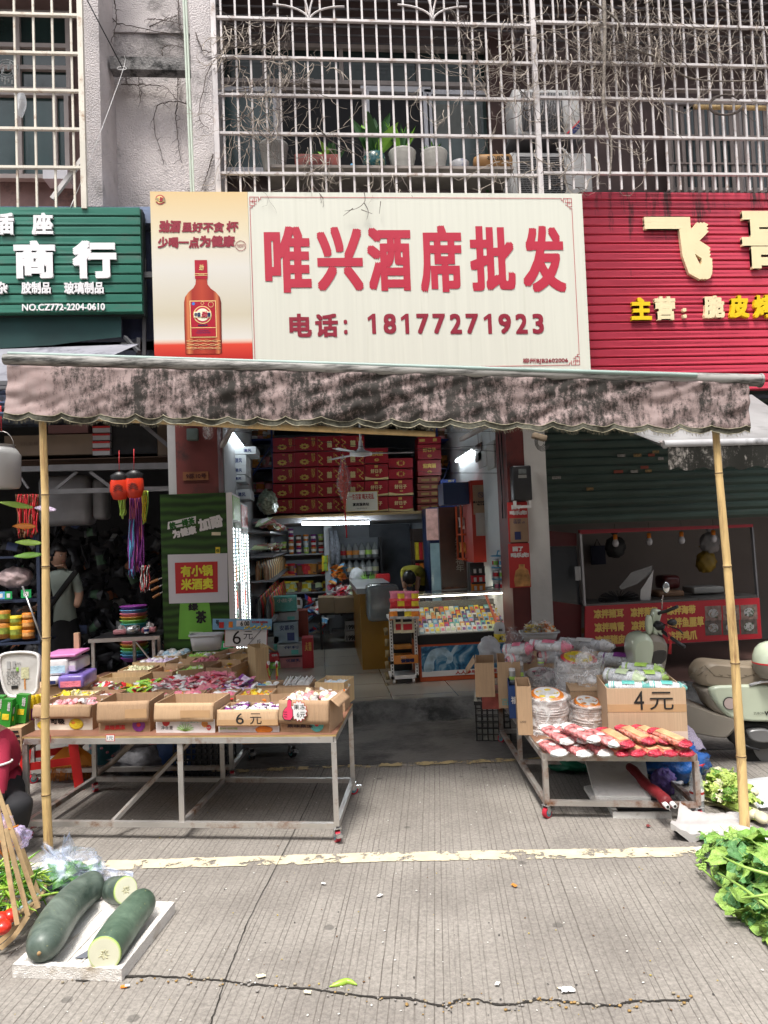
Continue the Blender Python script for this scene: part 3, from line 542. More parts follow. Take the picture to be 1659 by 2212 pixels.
A0,A1=aty(18,776,4.0),aty(1640,822,3.6);V0,V1=aty(18,790,4.0),aty(1612,828,3.607);mid=(A0+A1)/2
aw=E('awning','long pinkish fabric awning blackened with mould, scalloped valance on bamboo poles','awning',None,tuple(mid));aw.rotation_euler=(0,0,math.atan2(A1.y-A0.y,A1.x-A0.x));bpy.context.view_layer.update();AI=aw.matrix_world.inverted()
def ontoM(mb,I):mb.v=[tuple(I@V(p))for p in mb.v];return mb
B0,B1=aty(16,905,4.0),aty(1614,935,3.607);NS=23
def val(u,v):
 top=V0.lerp(V1,u);bot=B0.lerp(B1,u);s=abs(math.sin(u*NS*math.pi+.4+1.1*NZ.noise(V((u*9,0,0)))));bot=bot+V((0,0,.012-.026*s**.7));p=top.lerp(bot,v)
 rip=.010*math.sin(u*NS*math.pi*2+.5)*v**2+.035*NZ.noise(V((u*11,v*1.5,2)))*v+.02*NZ.noise(V((u*26+v*5,v*1.5,8)))+.012*NZ.noise(V((u*45,v*5,7)))
 sag=-.012*math.sin(u*math.pi*3)
 return p+V((0,-.02-rip,sag*.3+.006*NZ.noise(V((u*70,0,3)))*v))
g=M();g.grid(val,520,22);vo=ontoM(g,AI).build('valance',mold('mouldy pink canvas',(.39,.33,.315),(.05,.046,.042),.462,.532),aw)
sol=vo.modifiers.new('s','SOLIDIFY');sol.thickness=.003
g=M()
for vv,rr in((.935,.0035),(.965,.003)):pass
def hem(u,v):
 p=val(u,.90+.1*v);return p+V((0,-.004,0))
g.grid(hem,520,2);ontoM(g,AI).build('hem_binding',mt('dark mossy binding',(.07,.068,.05),.95,.6,50),aw)
g=M()
for k in range(2):
 g.tube([val(i/520,1-.1*k)+V((0,-.006,0))for i in range(521)],.0022,4)
for i in range(1500):
 u=random.random();p=val(u,1);g.tube([p,p+V((random.gauss(0,.006),-.004,-random.uniform(.004,.022)))],.0006,3)
ontoM(g,AI).build('frayed_edge',mt('pale frayed thread',(.34,.31,.22),.95,.4,60),aw)
g=M();g.cyl(A0+V((-.02,0,0)),A1,.030,.033,18);g.cyl(A0+V((0,0,.03)),A1+V((-.35,0,.035)),.012,.012,8,1)
g.cyl(A1,A1+(A1-A0).normalized()*.012,.038,n=18)
ontoM(g,AI).build('front_roller',[mt('grubby white roller',(.36,.35,.33),.6,.15,3,dirt=(.05,.05,.045),dirtamt=.6,dscale=9,stretch=(.4,3,3)),mt('faint green trim',(.28,.37,.34),.5)],aw)
g=M();zA=3.02
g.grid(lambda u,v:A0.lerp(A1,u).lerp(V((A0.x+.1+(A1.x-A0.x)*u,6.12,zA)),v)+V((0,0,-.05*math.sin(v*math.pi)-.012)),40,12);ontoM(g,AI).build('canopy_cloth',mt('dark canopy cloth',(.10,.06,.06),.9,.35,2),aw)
for(xa_,xb_,xk)in((300,380,400),(1180,1330,1240)):
 p0=A0.lerp(A1,(xa_-18)/1622);g=M();g.rod(p0+V((0,.05,-.03)),V((p0.x+.45,5.2,2.62)),.035);g.rod(V((p0.x+.45,5.2,2.62)),V((p0.x+.1,6.5,2.5)),.035);ontoM(g,AI).build('folding_arm',mt('grey arm steel',(.30,.28,.27),.5,.2),aw)
g=M();g.tube([aty(150,898,4.03),aty(600,922,4.0),aty(940,938,3.9)],[.022,.02,.016],10)
tag(g.build('bamboo_crossbar',mt('dry bamboo',(.58,.42,.20),.5,.15,6,stretch=(6,6,1))),'bamboo pole lying across under the scalloped valance','bamboo pole')
def bamboo(label,px,r0,r1):
 P=[V(p)for p in px];nodes=[p.z for p in P[1:-1]]
 rt=E('bamboo_pole',label,'bamboo pole','bamboo poles propping the awning',tuple(P[-1]))
 pts=[];rs_=[];
 for i in range(61):
  z=P[0].z+(P[-1].z-P[0].z)*i/60
  pts.append(z)
 for zn in nodes:pts+=[zn-.012,zn-.004,zn+.004,zn+.012]
 pts=sorted(set(pts),reverse=True);W_=[]
 for z in pts:
  for a,b in zip(P,P[1:]):
   if a.z>=z>=b.z-1e-6:t=(a.z-z)/max(1e-6,a.z-b.z);W_.append(a.lerp(b,t));break
  else:W_.append(P[-1])
  r=r0+(r1-r0)*(P[0].z-z)/(P[0].z-P[-1].z)
  for zn in nodes:
   if abs(z-zn)<.0045:r*=1.07
   elif abs(z-zn)<.013:r*=.96
  rs_.append(r)
 g=M();g.tube(W_,rs_,16);onto(rt,g)
 c_=mt('golden bamboo',(.64,.45,.20),.42,.14,5,bump=.15,stretch=(9,9,.7),dirt=(.26,.15,.07),dirtamt=.30,dscale=2.2,bscale=20);g.build('cane',c_,rt)
 for zn in nodes:
  k=min(range(len(pts)),key=lambda i:abs(pts[i]-zn));g=M();g.tube([W_[k]+V((0,0,.0035)),W_[k]-V((0,0,.003))],rs_[k]+.0006,16);onto(rt,g).build('node_ring',mt('bamboo node',(.16,.10,.05),.8,.3,40),rt)
 return rt
bl=[(91,880,4.0),(97.4,1070,4.01),(98.7,1225,4.02),(100,1379,4.02),(97.4,1552,4.03),(99.7,1718,4.03)]
bamboo('golden bamboo pole standing behind the winter melons',[aty(*p)for p in bl]+[atz(105,1838)],.0185,.0235)
br_=[(1544,905,3.66),(1553,1024,3.65),(1571,1223,3.63),(1588,1432,3.61),(1601,1635,3.59)]
bamboo('split leaning bamboo pole standing by the heap of squash greens',[aty(*p)for p in br_]+[atz(1610,1808)],.0185,.025)
a2=E('awning','short awning of the deli, its white cloth hem black with mould','awning',None,(3.2,5.0,2.2))
ra_,rb_=aty(1433,960,5.0),aty(1800,951,4.9)
g=M();g.cyl(ra_,rb_,.03,n=14);onto(a2,g).build('front_roller',mt('grey roller',(.42,.42,.43),.5,.2,4,dirt=(.06,.06,.06),dirtamt=.3),a2)
g=M();g.grid(lambda u,v:ra_.lerp(rb_,u)+V((.02,-.02-.015*math.sin(u*25)*v,-(.02+.17*v)+.012*math.sin(u*40)*v+.01*NZ.noise(V((u*30,v*4,1))))),90,8);onto(a2,g).build('valance',mold('black mouldy canvas',(.50,.50,.46),(.025,.025,.022),.40,.50),a2)
g=M();g.grid(lambda u,v:ra_.lerp(rb_,u).lerp(V((ra_.x-.25+(rb_.x-ra_.x+.6)*u,6.38,2.84)),v)+V((0,0,-.03*math.sin(v*3.14))),20,10);onto(a2,g).build('canopy_cloth',mt('grey white canopy',(.24,.24,.24),.9,.25,2,dirt=(.15,.15,.15),dirtamt=.3),a2)
g=M();g.rod(aty(1360,925,6.3),ra_,.03);g.rod(V((3.9,6.4,2.5)),aty(1659,962,4.95),.03);onto(a2,g).build('folding_arm',mt('grey arm steel',(.30,.28,.27),.5,.2),a2)
CARD=mt('corrugated card',(.50,.335,.20),.8,.10,3,bump=.12,stretch=(30,30,1.5),dirt=(.40,.26,.15),dirtamt=.2);CARDI=mt('card inside',(.40,.27,.16),.85,.12,4,stretch=(30,30,1.5));CARDS=[CARD,mt('darker card',(.40,.26,.155),.8,.15,3,bump=.12,stretch=(30,30,1.5),dirt=(.30,.19,.11),dirtamt=.3),mt('yellowish card',(.52,.37,.20),.8,.12,3,bump=.12,stretch=(30,30,1.5))];TAPE=mt('brown parcel tape',(.50,.31,.16),.15,.08,6,spec=.7)
STEEL=mt('weathered steel frame',(.50,.48,.46),.38,.18,5,metal=.6,dirt=(.24,.12,.06),dirtamt=.30,dscale=5);RUST=mt('rusty steel frame',(.46,.43,.40),.45,.2,5,metal=.45,dirt=(.22,.09,.04),dirtamt=.5,dscale=5)
WHITE=mt('white card',(.74,.73,.72),.6,.04,5);BLK=mt('black ink',(.015,.015,.015),.6,.0);REDINK=mt('red ink',(.50,.03,.03),.5,.05)
BLACKP=mt('black plastic',(.02,.02,.022),.4,.2,6);CLEAR=None
def clearmat(name='clear film',tint=(.9,.9,.9),a=.28,rough=.12,sc=13):
 if name in MATS:return MATS[name]
 m=mt(name,tint,rough,.0,4,alpha=a,spec=.8);t=m.node_tree;b=t.nodes['Principled BSDF'];tc=t.nodes.new('ShaderNodeTexCoord');n=t.nodes.new('ShaderNodeTexNoise');n.inputs['Scale'].default_value=sc;n.inputs['Detail'].default_value=4;n.inputs['Distortion'].default_value=2.2;t.links.new(tc.outputs['Object'],n.inputs[0])
 r=t.nodes.new('ShaderNodeMapRange');r.inputs[1].default_value=.45;r.inputs[2].default_value=.7;r.inputs[3].default_value=a*.3;r.inputs[4].default_value=min(1,a*2.2);t.links.new(n.outputs[0],r.inputs[0]);t.links.new(r.outputs[0],b.inputs['Alpha'])
 bp=t.nodes.new('ShaderNodeBump');bp.inputs['Strength'].default_value=.9;bp.inputs['Distance'].default_value=.01;t.links.new(n.outputs[0],bp.inputs['Height']);t.links.new(bp.outputs[0],b.inputs['Normal']);return m
FILM=clearmat(a=.2);FILMW=clearmat('milky film',(.85,.86,.88),.5,.2)
def C(*a):return tuple(a)
COLS=dict(pink=(.75,.30,.33),rose=(.74,.20,.30),white=(.78,.77,.76),cream=(.75,.68,.48),yellow=(.80,.62,.04),green=(.30,.62,.10),lime=(.45,.70,.12),orange=(.80,.25,.03),blue=(.12,.38,.65),sky=(.45,.65,.78),lilac=(.62,.50,.68),purple=(.22,.04,.26),red=(.62,.03,.04),teal=(.10,.42,.38),jelly=(.60,.60,.38),brown=(.16,.07,.03),black=(.03,.03,.03),paleg=(.60,.72,.45),amber=(.6,.25,.05),navy=(.03,.05,.2))
def cm(n,rough=.3):return mt('goods '+n,COLS[n],rough,.12,25,bump=.35,spec=.55,bscale=90)
def cup(g,c,s,m,m2,rot):
 n=8;p=[];prof=[(.0,0),(.72,0),(1,1.0),(1.18,1.0),(1.18,1.1),(0,1.12)]
 vs=[]
 for r,z in prof:vs+=[V(c)+rot@V((math.cos(6.2832*i/n)*r*s,math.sin(6.2832*i/n)*r*s,(z-.5)*s*1.5))for i in range(n)]
 fs=[(i*n+j,i*n+(j+1)%n,(i+1)*n+(j+1)%n,(i+1)*n+j)for i in range(5)for j in range(n)]
 g.add(vs,fs[:2*n],m,True);g.add(vs,fs[2*n:],m2,False)
def packet(g,c,L,W,H,m,m2,rot,k=0):
 """crimped pillow packet"""
 nu,nv=8,5;top=[];bot=[]
 for j in range(nv+1):
  for i in range(nu+1):
   u,v=i/nu*2-1,j/nv*2-1;e=max(0,(1-u**4))*max(0,(1-v**2))**.5;x=u*L/2;y=v*W/2*(1-.12*(1-abs(u)));h=H/2*e*(1+.5*NZ.noise(V((u*2+k,v*2,k*.7))))+.003*NZ.noise(V((u*4+k*3,v*4,k)))
   if i in(0,nu):y*=1.12;h=.003*math.sin(v*9+k)
   top.append(V(c)+rot@V((x,y,h+.0004)));bot.append(V(c)+rot@V((x,y,-h*.7-.0004)))
 fs=[(j*(nu+1)+i,j*(nu+1)+i+1,(j+1)*(nu+1)+i+1,(j+1)*(nu+1)+i)for j in range(nv)for i in range(nu)]
 ctr=[f for q,f in enumerate(fs)if 2<=q%nu<=nu-3];end=[f for q,f in enumerate(fs)if not 2<=q%nu<=nu-3]
 g.add(top,ctr,m,True);g.add(top,end,m2,True);g.add(bot,[f[::-1]for f in fs],m2,True)
def rrot(tilt=3.14):
 return Matrix.Rotation(random.uniform(0,6.28),3,'Z')@Matrix.Rotation(random.uniform(-tilt,tilt),3,'X')@Matrix.Rotation(random.uniform(-tilt,tilt),3,'Y')
def heap(name,label,org,rz,W,D,z0,hh,kind,cols,n,size=.016,tilt=None,cat='sweets',group='sweets heaped in the open boxes',part=1.):
 g=M();T=Matrix.Translation(V(org))@Matrix.Rotation(rz,4,'Z');g.T=T
 for i in range(n):
  x,y=random.uniform(.04,.96)*W,random.uniform(.05,.95)*D;e=(1-(2*x/W-1)**4)*(1-(2*y/D-1)**4);z=z0+hh*e*random.uniform(.35,1)*(.7+.5*NZ.noise(V((x*8,y*8,n))))
  a,b=random.randrange(len(cols)),random.randrange(len(cols));s=size*random.uniform(.85,1.15)
  if kind=='cup':cup(g,(x,y,z),s,a,b,rrot(tilt or 1.6))
  elif kind=='egg':g.ell((x,y,z),(s,s,s*1.15),8,6,a,rot=rrot())
  elif kind=='pack':packet(g,(x,y,z),s*4.4,s*2.6,s*1.1,a,b,rrot(tilt or .5),i)
  elif kind=='bowl':g.T=T;cup(g,(x,y,z),s*1.7,a,b,rrot(tilt or 1.2))
 g.T=None;ms=[cm(c)if isinstance(c,str)else c for c in cols]
 g2=M();
 o=bpy.data.objects;c0=V(org);g.v=[tuple(V(p)-c0)for p in g.v];ob=g.build(name,ms);ob.location=c0
 return tag(ob,label,cat,group,'stuff')
ZB=.566
def cbox(label,fl,fr,dep,h,zb=ZB,flap=None,mat=None,low=None,group='cardboard boxes of sweets on the steel tables',name='cardboard_box',bk=0.,tape=False,dd=None,sideflap=0,lowmat=None,cat='cardboard box'):
 """fl, fr: rim front corners in the photograph; returns root, width, rz"""
 a,b=atz(*fl,zb+h),atz(*fr,zb+h);d=b-a;rz=math.atan2(d.y,d.x);W=d.length;r=E(name,label,cat,group,(a.x,a.y,zb),rz);t=.005;mat=mat or random.choice(CARDS)
 g=M();w=.97
 for m_,(x0,y0,x1,y1)in((0,(0,0,W,t)),(0,(0,dep-t,W,dep)),(0,(0,t,t,dep-t)),(0,(W-t,t,W,dep-t))):
  hh=h+random.uniform(-.006,.002)+(bk if y0>t*2 and x0==0 and x1==W else 0);g.box((x0,y0,0),(x1,y1,hh),m_)
 g.box((t,t,.001),(W-t,dep-t,.006),1);g.build('box_body',[mat,CARDI],r)
 if low:M().box((.0,-.0016,.001),(W,-.0002,low)).build('printed_band',lowmat or WHITE,r)
 if flap:
  g=M();g.grid(lambda u,v:(W*u,-.006-.014*math.sin(v*1.9)-.002*math.sin(u*7+h*50),h+.002-flap*v+.004*NZ.noise(V((u*4,h*90,0)))*v),14,5);f_=g.build('flap',mat,r);s=f_.modifiers.new('s','SOLIDIFY');s.thickness=.004
 if sideflap:
  g=M();g.grid(lambda u,v:(W+.004+sideflap*v*.75,dep*(.04+.92*u),h-sideflap*.65*v),8,4);f_=g.build('flap',mat,r);s=f_.modifiers.new('s','SOLIDIFY');s.thickness=.004
 if tape:M().box((0,-.022 if flap else-.002,h*.30),(W,-.0205 if flap else-.0006,h*.50)).build('tape',TAPE,r)
 return r,W,rz
def bfr(r,W,off=.0022):
 return Fr((0,-off,0),(1,0,0))
def ltext(r,body,u0,v0,u1,v1,mat,off=.003,bold=0.,name='lettering',rot=0.,skew=0.):
 g=M();text(g,Fr((0,-off,0),(1,0,0)),body,u0,v0,u1,v1,bold=bold,w=0,rot=rot,skew=skew);return g.build(name,mat,r)
FLc,FRc,BLc,BRc=V((-1.70,4.23,0)),V((.032,3.865,0)),V((-1.55,4.95,0)),V((.15,4.56,0));MFc,MBc=atz(394,1779,.085),atz(482,1685,.085)
def caster(loc,rz,wheelmat,parent):
 f=M();f.box((-.022,-.02,.07),(.022,.02,.074));f.box((-.018,-.012,.03),(-.015,.014,.07));f.box((.015,-.012,.03),(.018,.014,.07));c=f.build('caster',mt('zinc plate',(.6,.6,.6),.25,.1,metal=.8),parent);c.location=loc;c.rotation_euler=(0,0,rz)
 wv=M();wv.cyl((-.013,0,.03),(.013,0,.03),.030,n=20);wv.cyl((-.0145,0,.03),(.0145,0,.03),.020,n=16,m=1);wv.cyl((-.016,0,.03),(.016,0,.03),.008,n=8,m=2);wv.build('wheel',[wheelmat,mt('teal hub',(.08,.25,.30),.5),mt('zinc plate',(.6,.6,.6),.25,.1,metal=.8)],c)
 br=M();br.box((-.016,-.05,.035),(.016,-.015,.05));br.build('brake',mt('zinc plate',(.6,.6,.6),.25,.1,metal=.8),c);return c
WRED=mt('red wheel',(.45,.02,.04),.4,.1)
def steel_table(label,corners,mids,ztop,zlow,mat,topmat,edgemat,topth=.010,name='steel_table'):
 FL,FR_,BR_,BL=corners;loc=(FL+FR_)/2;r=E(name,label,'table','steel framed stall tables',(loc.x,loc.y,0));o_=V((loc.x,loc.y,0));z=lambda p,h:V((p.x,p.y,h))-o_
 zf=ztop-topth
 for p in corners+list(mids):M().rod(z(p,zlow),z(p,zf-.03),.028).build('leg',mat,r)
 for a,b in zip(corners,corners[1:]+corners[:1]):M().rod(z(a,zlow),z(b,zlow),.028).build('rail',mat,r);M().rod(z(a,zf-.0155),z(b,zf-.0155),.028,.031).build('rail',mat,r)
 if mids:M().rod(z(mids[0],zlow),z(mids[1],zlow),.026).build('rail',mat,r);M().rod(z(mids[0],zf-.0155),z(mids[1],zf-.0155),.026).build('rail',mat,r)
 g=M();k=[FL,FR_,BR_,BL];cen=sum(k,V((0,0,0)))/4;q=[z(cen+(p-cen)*1.018,zf)for p in k];g.slab(q,(0,0,topth),1);g.quad(*[p+V((0,0,topth+.0008))for p in q],0);g.build('table_top',[topmat,edgemat],r)
 for p,a in zip(corners,(2.2,.3,1.9,.6)):c=caster(z(p,0)*1.,a,WRED,r)
 return r
PLY=mt('red brown ply',(.23,.11,.07),.55,.3,5,stretch=(1,8,1));PLYE=mt('yellow ply edge',(.42,.29,.12),.6,.25,8)
tA=steel_table('long weathered steel trolley table carrying boxes of jellies, three legs along its front',[FLc,FRc,BRc,BLc],(MFc,MBc),.566,.085,STEEL,PLY,PLYE)
M().rod(V((FLc.lerp(MFc,.55).x,FLc.lerp(MFc,.55).y,.085))-V(tA.location),V((MBc.x-.05,MBc.y-.05,.5))-V(tA.location),.022).build('brace',STEEL,tA)
for(x0,y0,x1,y1,s_)in((97,1586,117,1600,'2元'),(233,1584,254,1597,'1元')):
 a=aty(x0,y0,4.12 if x0<200 else 4.03);b=aty(x1,y1,4.12 if x0<200 else 4.03);t_=E('price_tag','small white price tag handwritten %s taped to the table rail'%('two yuan' if s_[0]=='2' else 'one yuan'),'price tag',None,((a.x+b.x)/2,a.y-.012,b.z),0);t_.rotation_euler=(0,0,math.atan2(FRc.y-FLc.y,FRc.x-FLc.x));W=abs(b.x-a.x);H=a.z-b.z
 M().box((-W/2,-.02,0),(W/2,-.018,H)).build('card',REDINK,t_);M().box((-W/2+.003,-.0206,.003),(W/2-.003,-.0201,H-.003)).build('paper',WHITE,t_);ltext(t_,s_,-W/2*.7,.008,W/2*.7,H-.008,BLK,off=.0212)
PB=mt('printed yellow white card',(.70,.66,.55),.5,.25,9);
r,W,z=cbox('worn carton with a ragged taped front flap and yellow mango print, beside the bamboo pole',(75,1523),(199,1522),.245,.145,flap=.075,low=.07,tape=False,lowmat=PB)
for k,(x,zc,s,m_)in enumerate(((.05,.03,.035,'yellow'),(W-.10,.035,.045,'yellow'),(W-.11,.04,.028,'orange'))):M().ell((x,-.004,zc),(s,.003,s*.7),14,8).build('printed_fruit',cm(m_),r)
ltext(r,'可吸',.10,.035,.19,.065,BLK,off=.004,bold=.002);heap('jelly_cups','pale pink jelly cups in the worn carton beside the bamboo pole',r.location,z,W,.245,.10,.05,'cup',['pink','pink','white'],55,.017)
r,W,z=cbox('empty carton with red fruit jelly lettering and a purple disc under its front flap',(212,1517),(323,1513),.25,.175,flap=.115,sideflap=0)
M().box((W*.55,-.0265,.085),(W*.97,-.0255,.135)).build('tape',TAPE,r);ltext(r,'果味果冻',.035,.018,W*.52,.045,REDINK,bold=.0012)
g=M();g.cyl((W*.78,-.0035,.040),(W*.78,-.001,.040),.036,n=24);g.cyl((W*.78,-.0045,.042),(W*.78,-.003,.042),.012,n=16,m=1);g.build('printed_disc',[cm('purple'),cm('red')],r)
r,W,z=cbox('empty carton with white lower band printed with plants, third from the bamboo pole',(336,1519),(463,1518),.25,.165,flap=.10,low=.075)
M().box((W*.45,-.0265,.09),(W*.95,-.0255,.13)).build('tape',TAPE,r)
g=M();g.cyl((.06,-.004,.06),(.06,-.002,.06),.022,n=18);g.cyl((W-.035,-.004,.03),(W-.035,-.002,.03),.014,n=18);g.build('printed_disc',REDINK,r);ltext(r,'40克',W-.046,.024,W-.024,.036,WHITE,off=.005);ltext(r,'热带果肉',W*.42,.055,W*.72,.075,cm('teal'),off=.003)
g=M();g.cyl((W*.83,-.003,.05),(W*.83,-.001,.05),.020,.020,n=8);g.build('printed_fruit',cm('amber'),r)
g=M()
for i in range(16):a=i*.4;g.tube([(W*.5,-.003,.01),(W*.5+.05*math.cos(a),-.003,.02+.035*abs(math.sin(a)))],.0012,3)
g.build('printed_leaves',cm('green'),r);ltext(r,'净含量',.03,.018,.10,.04,BLK)
r,W,z=cbox('low carton with 6 yuan handwritten on its front flap, holding purple wrapped sweets',(471,1533),(602,1532),.19,.125,flap=.088,low=.035,tape=False)
M().box((0,-.0265,.045),(W,-.0255,.075)).build('tape',TAPE,r);ltext(r,'6',W*.32,.052,W*.45,.112,BLK,off=.028);ltext(r,'元',W*.55,.052,W*.74,.110,BLK,off=.028);ltext(r,'配料 白砂糖',.008,.016,.11,.028,cm('green'),off=.0035);M().ell((W*.75,-.003,.015),(.05,.002,.02),16,8).build('printed_fruit',cm('orange'),r)
heap('wrapped_sweets','purple and white wrapped sweets in the low carton marked 6 yuan',r.location,z,W,.19,.10,.035,'pack',['white','lilac','purple','white'],60,.013)
r,W,z=cbox('tall carton on the table corner with a pink thumbs up price star and green disc',(604,1512),(711,1513),.26,.175,flap=.125,sideflap=.06)
ltext(r,'果味果冻',.04,.026,W*.66,.044,mt('dark print',(.06,.03,.03),.6),bold=.0008);g=M();g.cyl((W*.74,-.0035,.044),(W*.74,-.001,.044),.038,n=24);g.cyl((W*.74,-.0045,.048),(W*.74,-.003,.048),.013,n=16,m=1);g.build('printed_disc',[cm('teal'),cm('red')],r)
heap('jelly_cups','white and pink jelly cups in the tall carton on the table corner',r.location,z,W,.26,.14,.045,'cup',['white','pink','white','cream'],60,.018)
ps=E('price_star','white starburst price card with a pink thumbs up, handwritten 6 yuan','price card',None,r.location+V((0,-.03,0)),z)
LF=Fr((0,-.006,0),(1,0,0));g=M();cxs,czs=W*.40,.125
pts_=[(cxs+(.050 if i%2==0 else .040)*1.0*math.cos(i*math.pi/14),czs+(.060 if i%2==0 else .048)*math.sin(i*math.pi/14))for i in range(28)];g.prism(pts_,LF,0,.002,0);g.prism([(cxs+(a-cxs)*.93,czs+(b-czs)*.93)for a,b in pts_],LF,.002,.003,1);g.build('card',[REDINK,WHITE],ps)
g=M();text(g,LF,'果冻',cxs-.028,czs+.008,cxs+.036,czs+.035,w=.004);text(g,LF,'6元',cxs-.012,czs-.035,cxs+.036,czs-.004,w=.004);g.build('lettering',BLK,ps)
g=M();HK=mt('pink hand card',(.75,.05,.13),.5);hx=cxs-.062
thumb=[(-.02,-.045),(.012,-.048),(.026,-.03),(.026,.005),(.018,.02),(.022,.05),(.012,.062),(0,.055),(-.004,.022),(-.016,.012),(-.026,-.002),(-.03,-.03)]
g.prism([(hx+a*1.12,czs+b*1.1)for a,b in thumb][::-1],LF,.003,.0036,1);g.prism([(hx+a,czs+b)for a,b in thumb][::-1],LF,.0036,.0046,0)
for k in range(3):g.tube([LF(hx-.024,czs-.004-.013*k,.0052),LF(hx-.004,czs-.006-.013*k,.0052)],.0011,4,1)
g.build('thumb_print',[HK,BLK],ps)
ROW=[((509,1501),(582,1500),.17,.11,'open box of yellow jelly cups and spotted sweets','cup',['yellow','cream','yellow','orange'],38,.019,.04),
 ((584,1500),(665,1498),.17,.11,'nearly empty box with a few pale jelly rings','cup',['jelly','paleg'],9,.014,.0),
 ((666,1496),(744,1495),.17,.12,'box with a clump of yellow and white cups at one end','cup',['yellow','white','orange'],14,.017,.03),
 ((527,1482),(596,1481),.19,.11,'box of blue and yellow candy balls in clear wrap','egg',['blue','yellow','white','paleg','white'],30,.021,.04),
 ((599,1481),(669,1480),.19,.12,'box holding bundles of clear plastic straws','straw',['white'],60,.02,.05),
 ((680,1473),(743,1474),.20,.15,'tall box of small white yogurt pots with blue lids','cup',['white','white','sky'],26,.023,.03),
 ((107,1506),(190,1504),.20,.11,'box of yellow star shaped jelly tubs behind the bamboo pole','cup',['yellow','yellow','cream','jelly'],44,.020,.05),
 ((194,1504),(246,1503),.19,.11,'box of red and white wrapped biscuits','pack',['red','white','rose'],30,.017,.03),
 ((303,1503),(356,1504),.19,.11,'box with one orange jelly left and a slip of card','cup',['orange','pink','cream'],7,.020,.02),
 ((358,1506),(433,1503),.17,.11,'box of pink and orange domed jellies','bowl',['pink','rose','orange','white'],26,.015,.04),
 ((436,1503),(506,1501),.19,.11,'box of pink jellies topped with red wrapped bars','pack',['rose','pink','red','white'],40,.018,.05),
 ((164,1484),(234,1483),.21,.10,'box of green and white wrapped sweets with red hearts','pack',['green','white','white','red'],46,.016,.04)]
for fl,fr_,dp,h,lb,kd,cs,n,s,hh in ROW:
 r,W,z=cbox(lb,fl,fr_,dp,h,bk=random.uniform(0,.006));nm={'cup':'jelly_cups','egg':'candy_balls','pack':'wrapped_sweets','bowl':'domed_jellies','straw':'straw_bundles'}[kd]
 if kd=='straw':
  g=M()
  for b_ in range(3):
   for i in range(46):
    x,q=.03+W*.28*b_+random.uniform(0,.05),random.uniform(0,.05);g.tube([(x,.02+q*.2,.06+q+.02),(x+random.uniform(-.01,.01),.17,.10+q)],.0022,4)
  o=g.build(nm,cm('white'));o.location=r.location;o.rotation_euler=(0,0,z);tag(o,'bundles of clear white straws filling their box','straws',None,'stuff')
 else:heap(nm,'the sweets inside the '+lb.replace('nearly empty ','').replace('tall ',''),r.location,z,W,dp,h*.62,hh,kd,cs,n,s)
for x0,x1,y,cs,n,lb in((250,325,1474,['lime','green','yellow','white','red'],70,'heap of green and yellow fruit packets spilling over boxes'),(322,400,1471,['white','rose','red','white','pink','white'],90,'heap of red and white packets in the middle of the sweets'),(388,462,1467,['rose','pink','white','rose','white','red'],95,'heap of crimson and pink packets with white ends'),(466,533,1475,['purple','white','rose','lilac'],50,'heap of purple and white packets beside the pink ones')):
 a,b=atz(x0,y+17,.67),atz(x1,y+17,.67);d=b-a;rz=math.atan2(d.y,d.x)
 r,W,z=cbox('box buried under the '+lb.split('of ')[1],(x0,y+15),(x1,y+15),.22,.10)
 heap('sweet_packets',lb,(a.x,a.y,.60),rz,d.length*1.02,.34,.03,.10,'pack',cs,n,.019,tilt=.45)
tB=steel_table('second steel table behind, crowded with open cartons of sweets',[V((-2.05,5.22,0)),V((-.66,5.0,0)),V((-.50,6.2,0)),V((-1.85,6.25,0))],(),.566,.085,STEEL,PLY,mt('dark ply edge',(.10,.06,.03),.8))
ROWB=[((210,1465),(302,1463),.22,.11,'empty open carton at the near left corner of the rear table',None,[],0,.02,0,0),
 ((254,1448),(320,1446),.24,.11,'carton of pale yellow ring jellies','cup',['jelly','cream','jelly'],60,.017,.03,0),
 ((323,1451),(372,1450),.24,.11,'carton almost empty with a few brown sweets','pack',['amber','pink','cream'],12,.014,.0,0),
 ((286,1431),(357,1431),.24,.11,'carton of lilac and white marshmallow cups','egg',['lilac','white','lilac'],46,.021,.045,0),
 ((359,1434),(417,1433),.24,.11,'empty carton with one white sweet','egg',['white'],2,.018,.0,0),
 ((331,1417),(392,1416),.30,.12,'carton of blue and white wrapped milk sweets with a raised lid','egg',['white','sky','white','white','sky'],70,.026,.09,.1),
 ((403,1418),(456,1417),.24,.11,'carton of lime green jelly cups','cup',['lime','green','white'],42,.020,.035,0),
 ((410,1431),(470,1428),.24,.12,'carton of salmon pink jellies','bowl',['pink','pink','rose'],34,.014,.04,0),
 ((384,1448),(441,1443),.22,.11,'small carton of green jelly cups','cup',['lime','paleg','green'],26,.018,.03,0),
 ((444,1441),(500,1441),.30,.14,'taped carton holding loose brown paper curls','pack',['cream','amber'],16,.012,.0,0),
 ((412,1466),(497,1463),.20,.12,'carton of salmon domed jellies at the inner corner','bowl',['pink','rose','pink'],44,.016,.05,0),
 ((470,1425),(520,1425),.30,.15,'carton of flat yellow candy sachets','pack',['yellow','cream'],30,.020,.02,0),
 ((497,1413),(548,1412),.34,.17,'carton of stacked blue and yellow sachets','pack',['sky','yellow','white','blue'],50,.021,.02,0),
 ((458,1413),(494,1413),.30,.15,'carton of flat pink sachets beside the green card','pack',['pink','white'],30,.020,.02,0)]
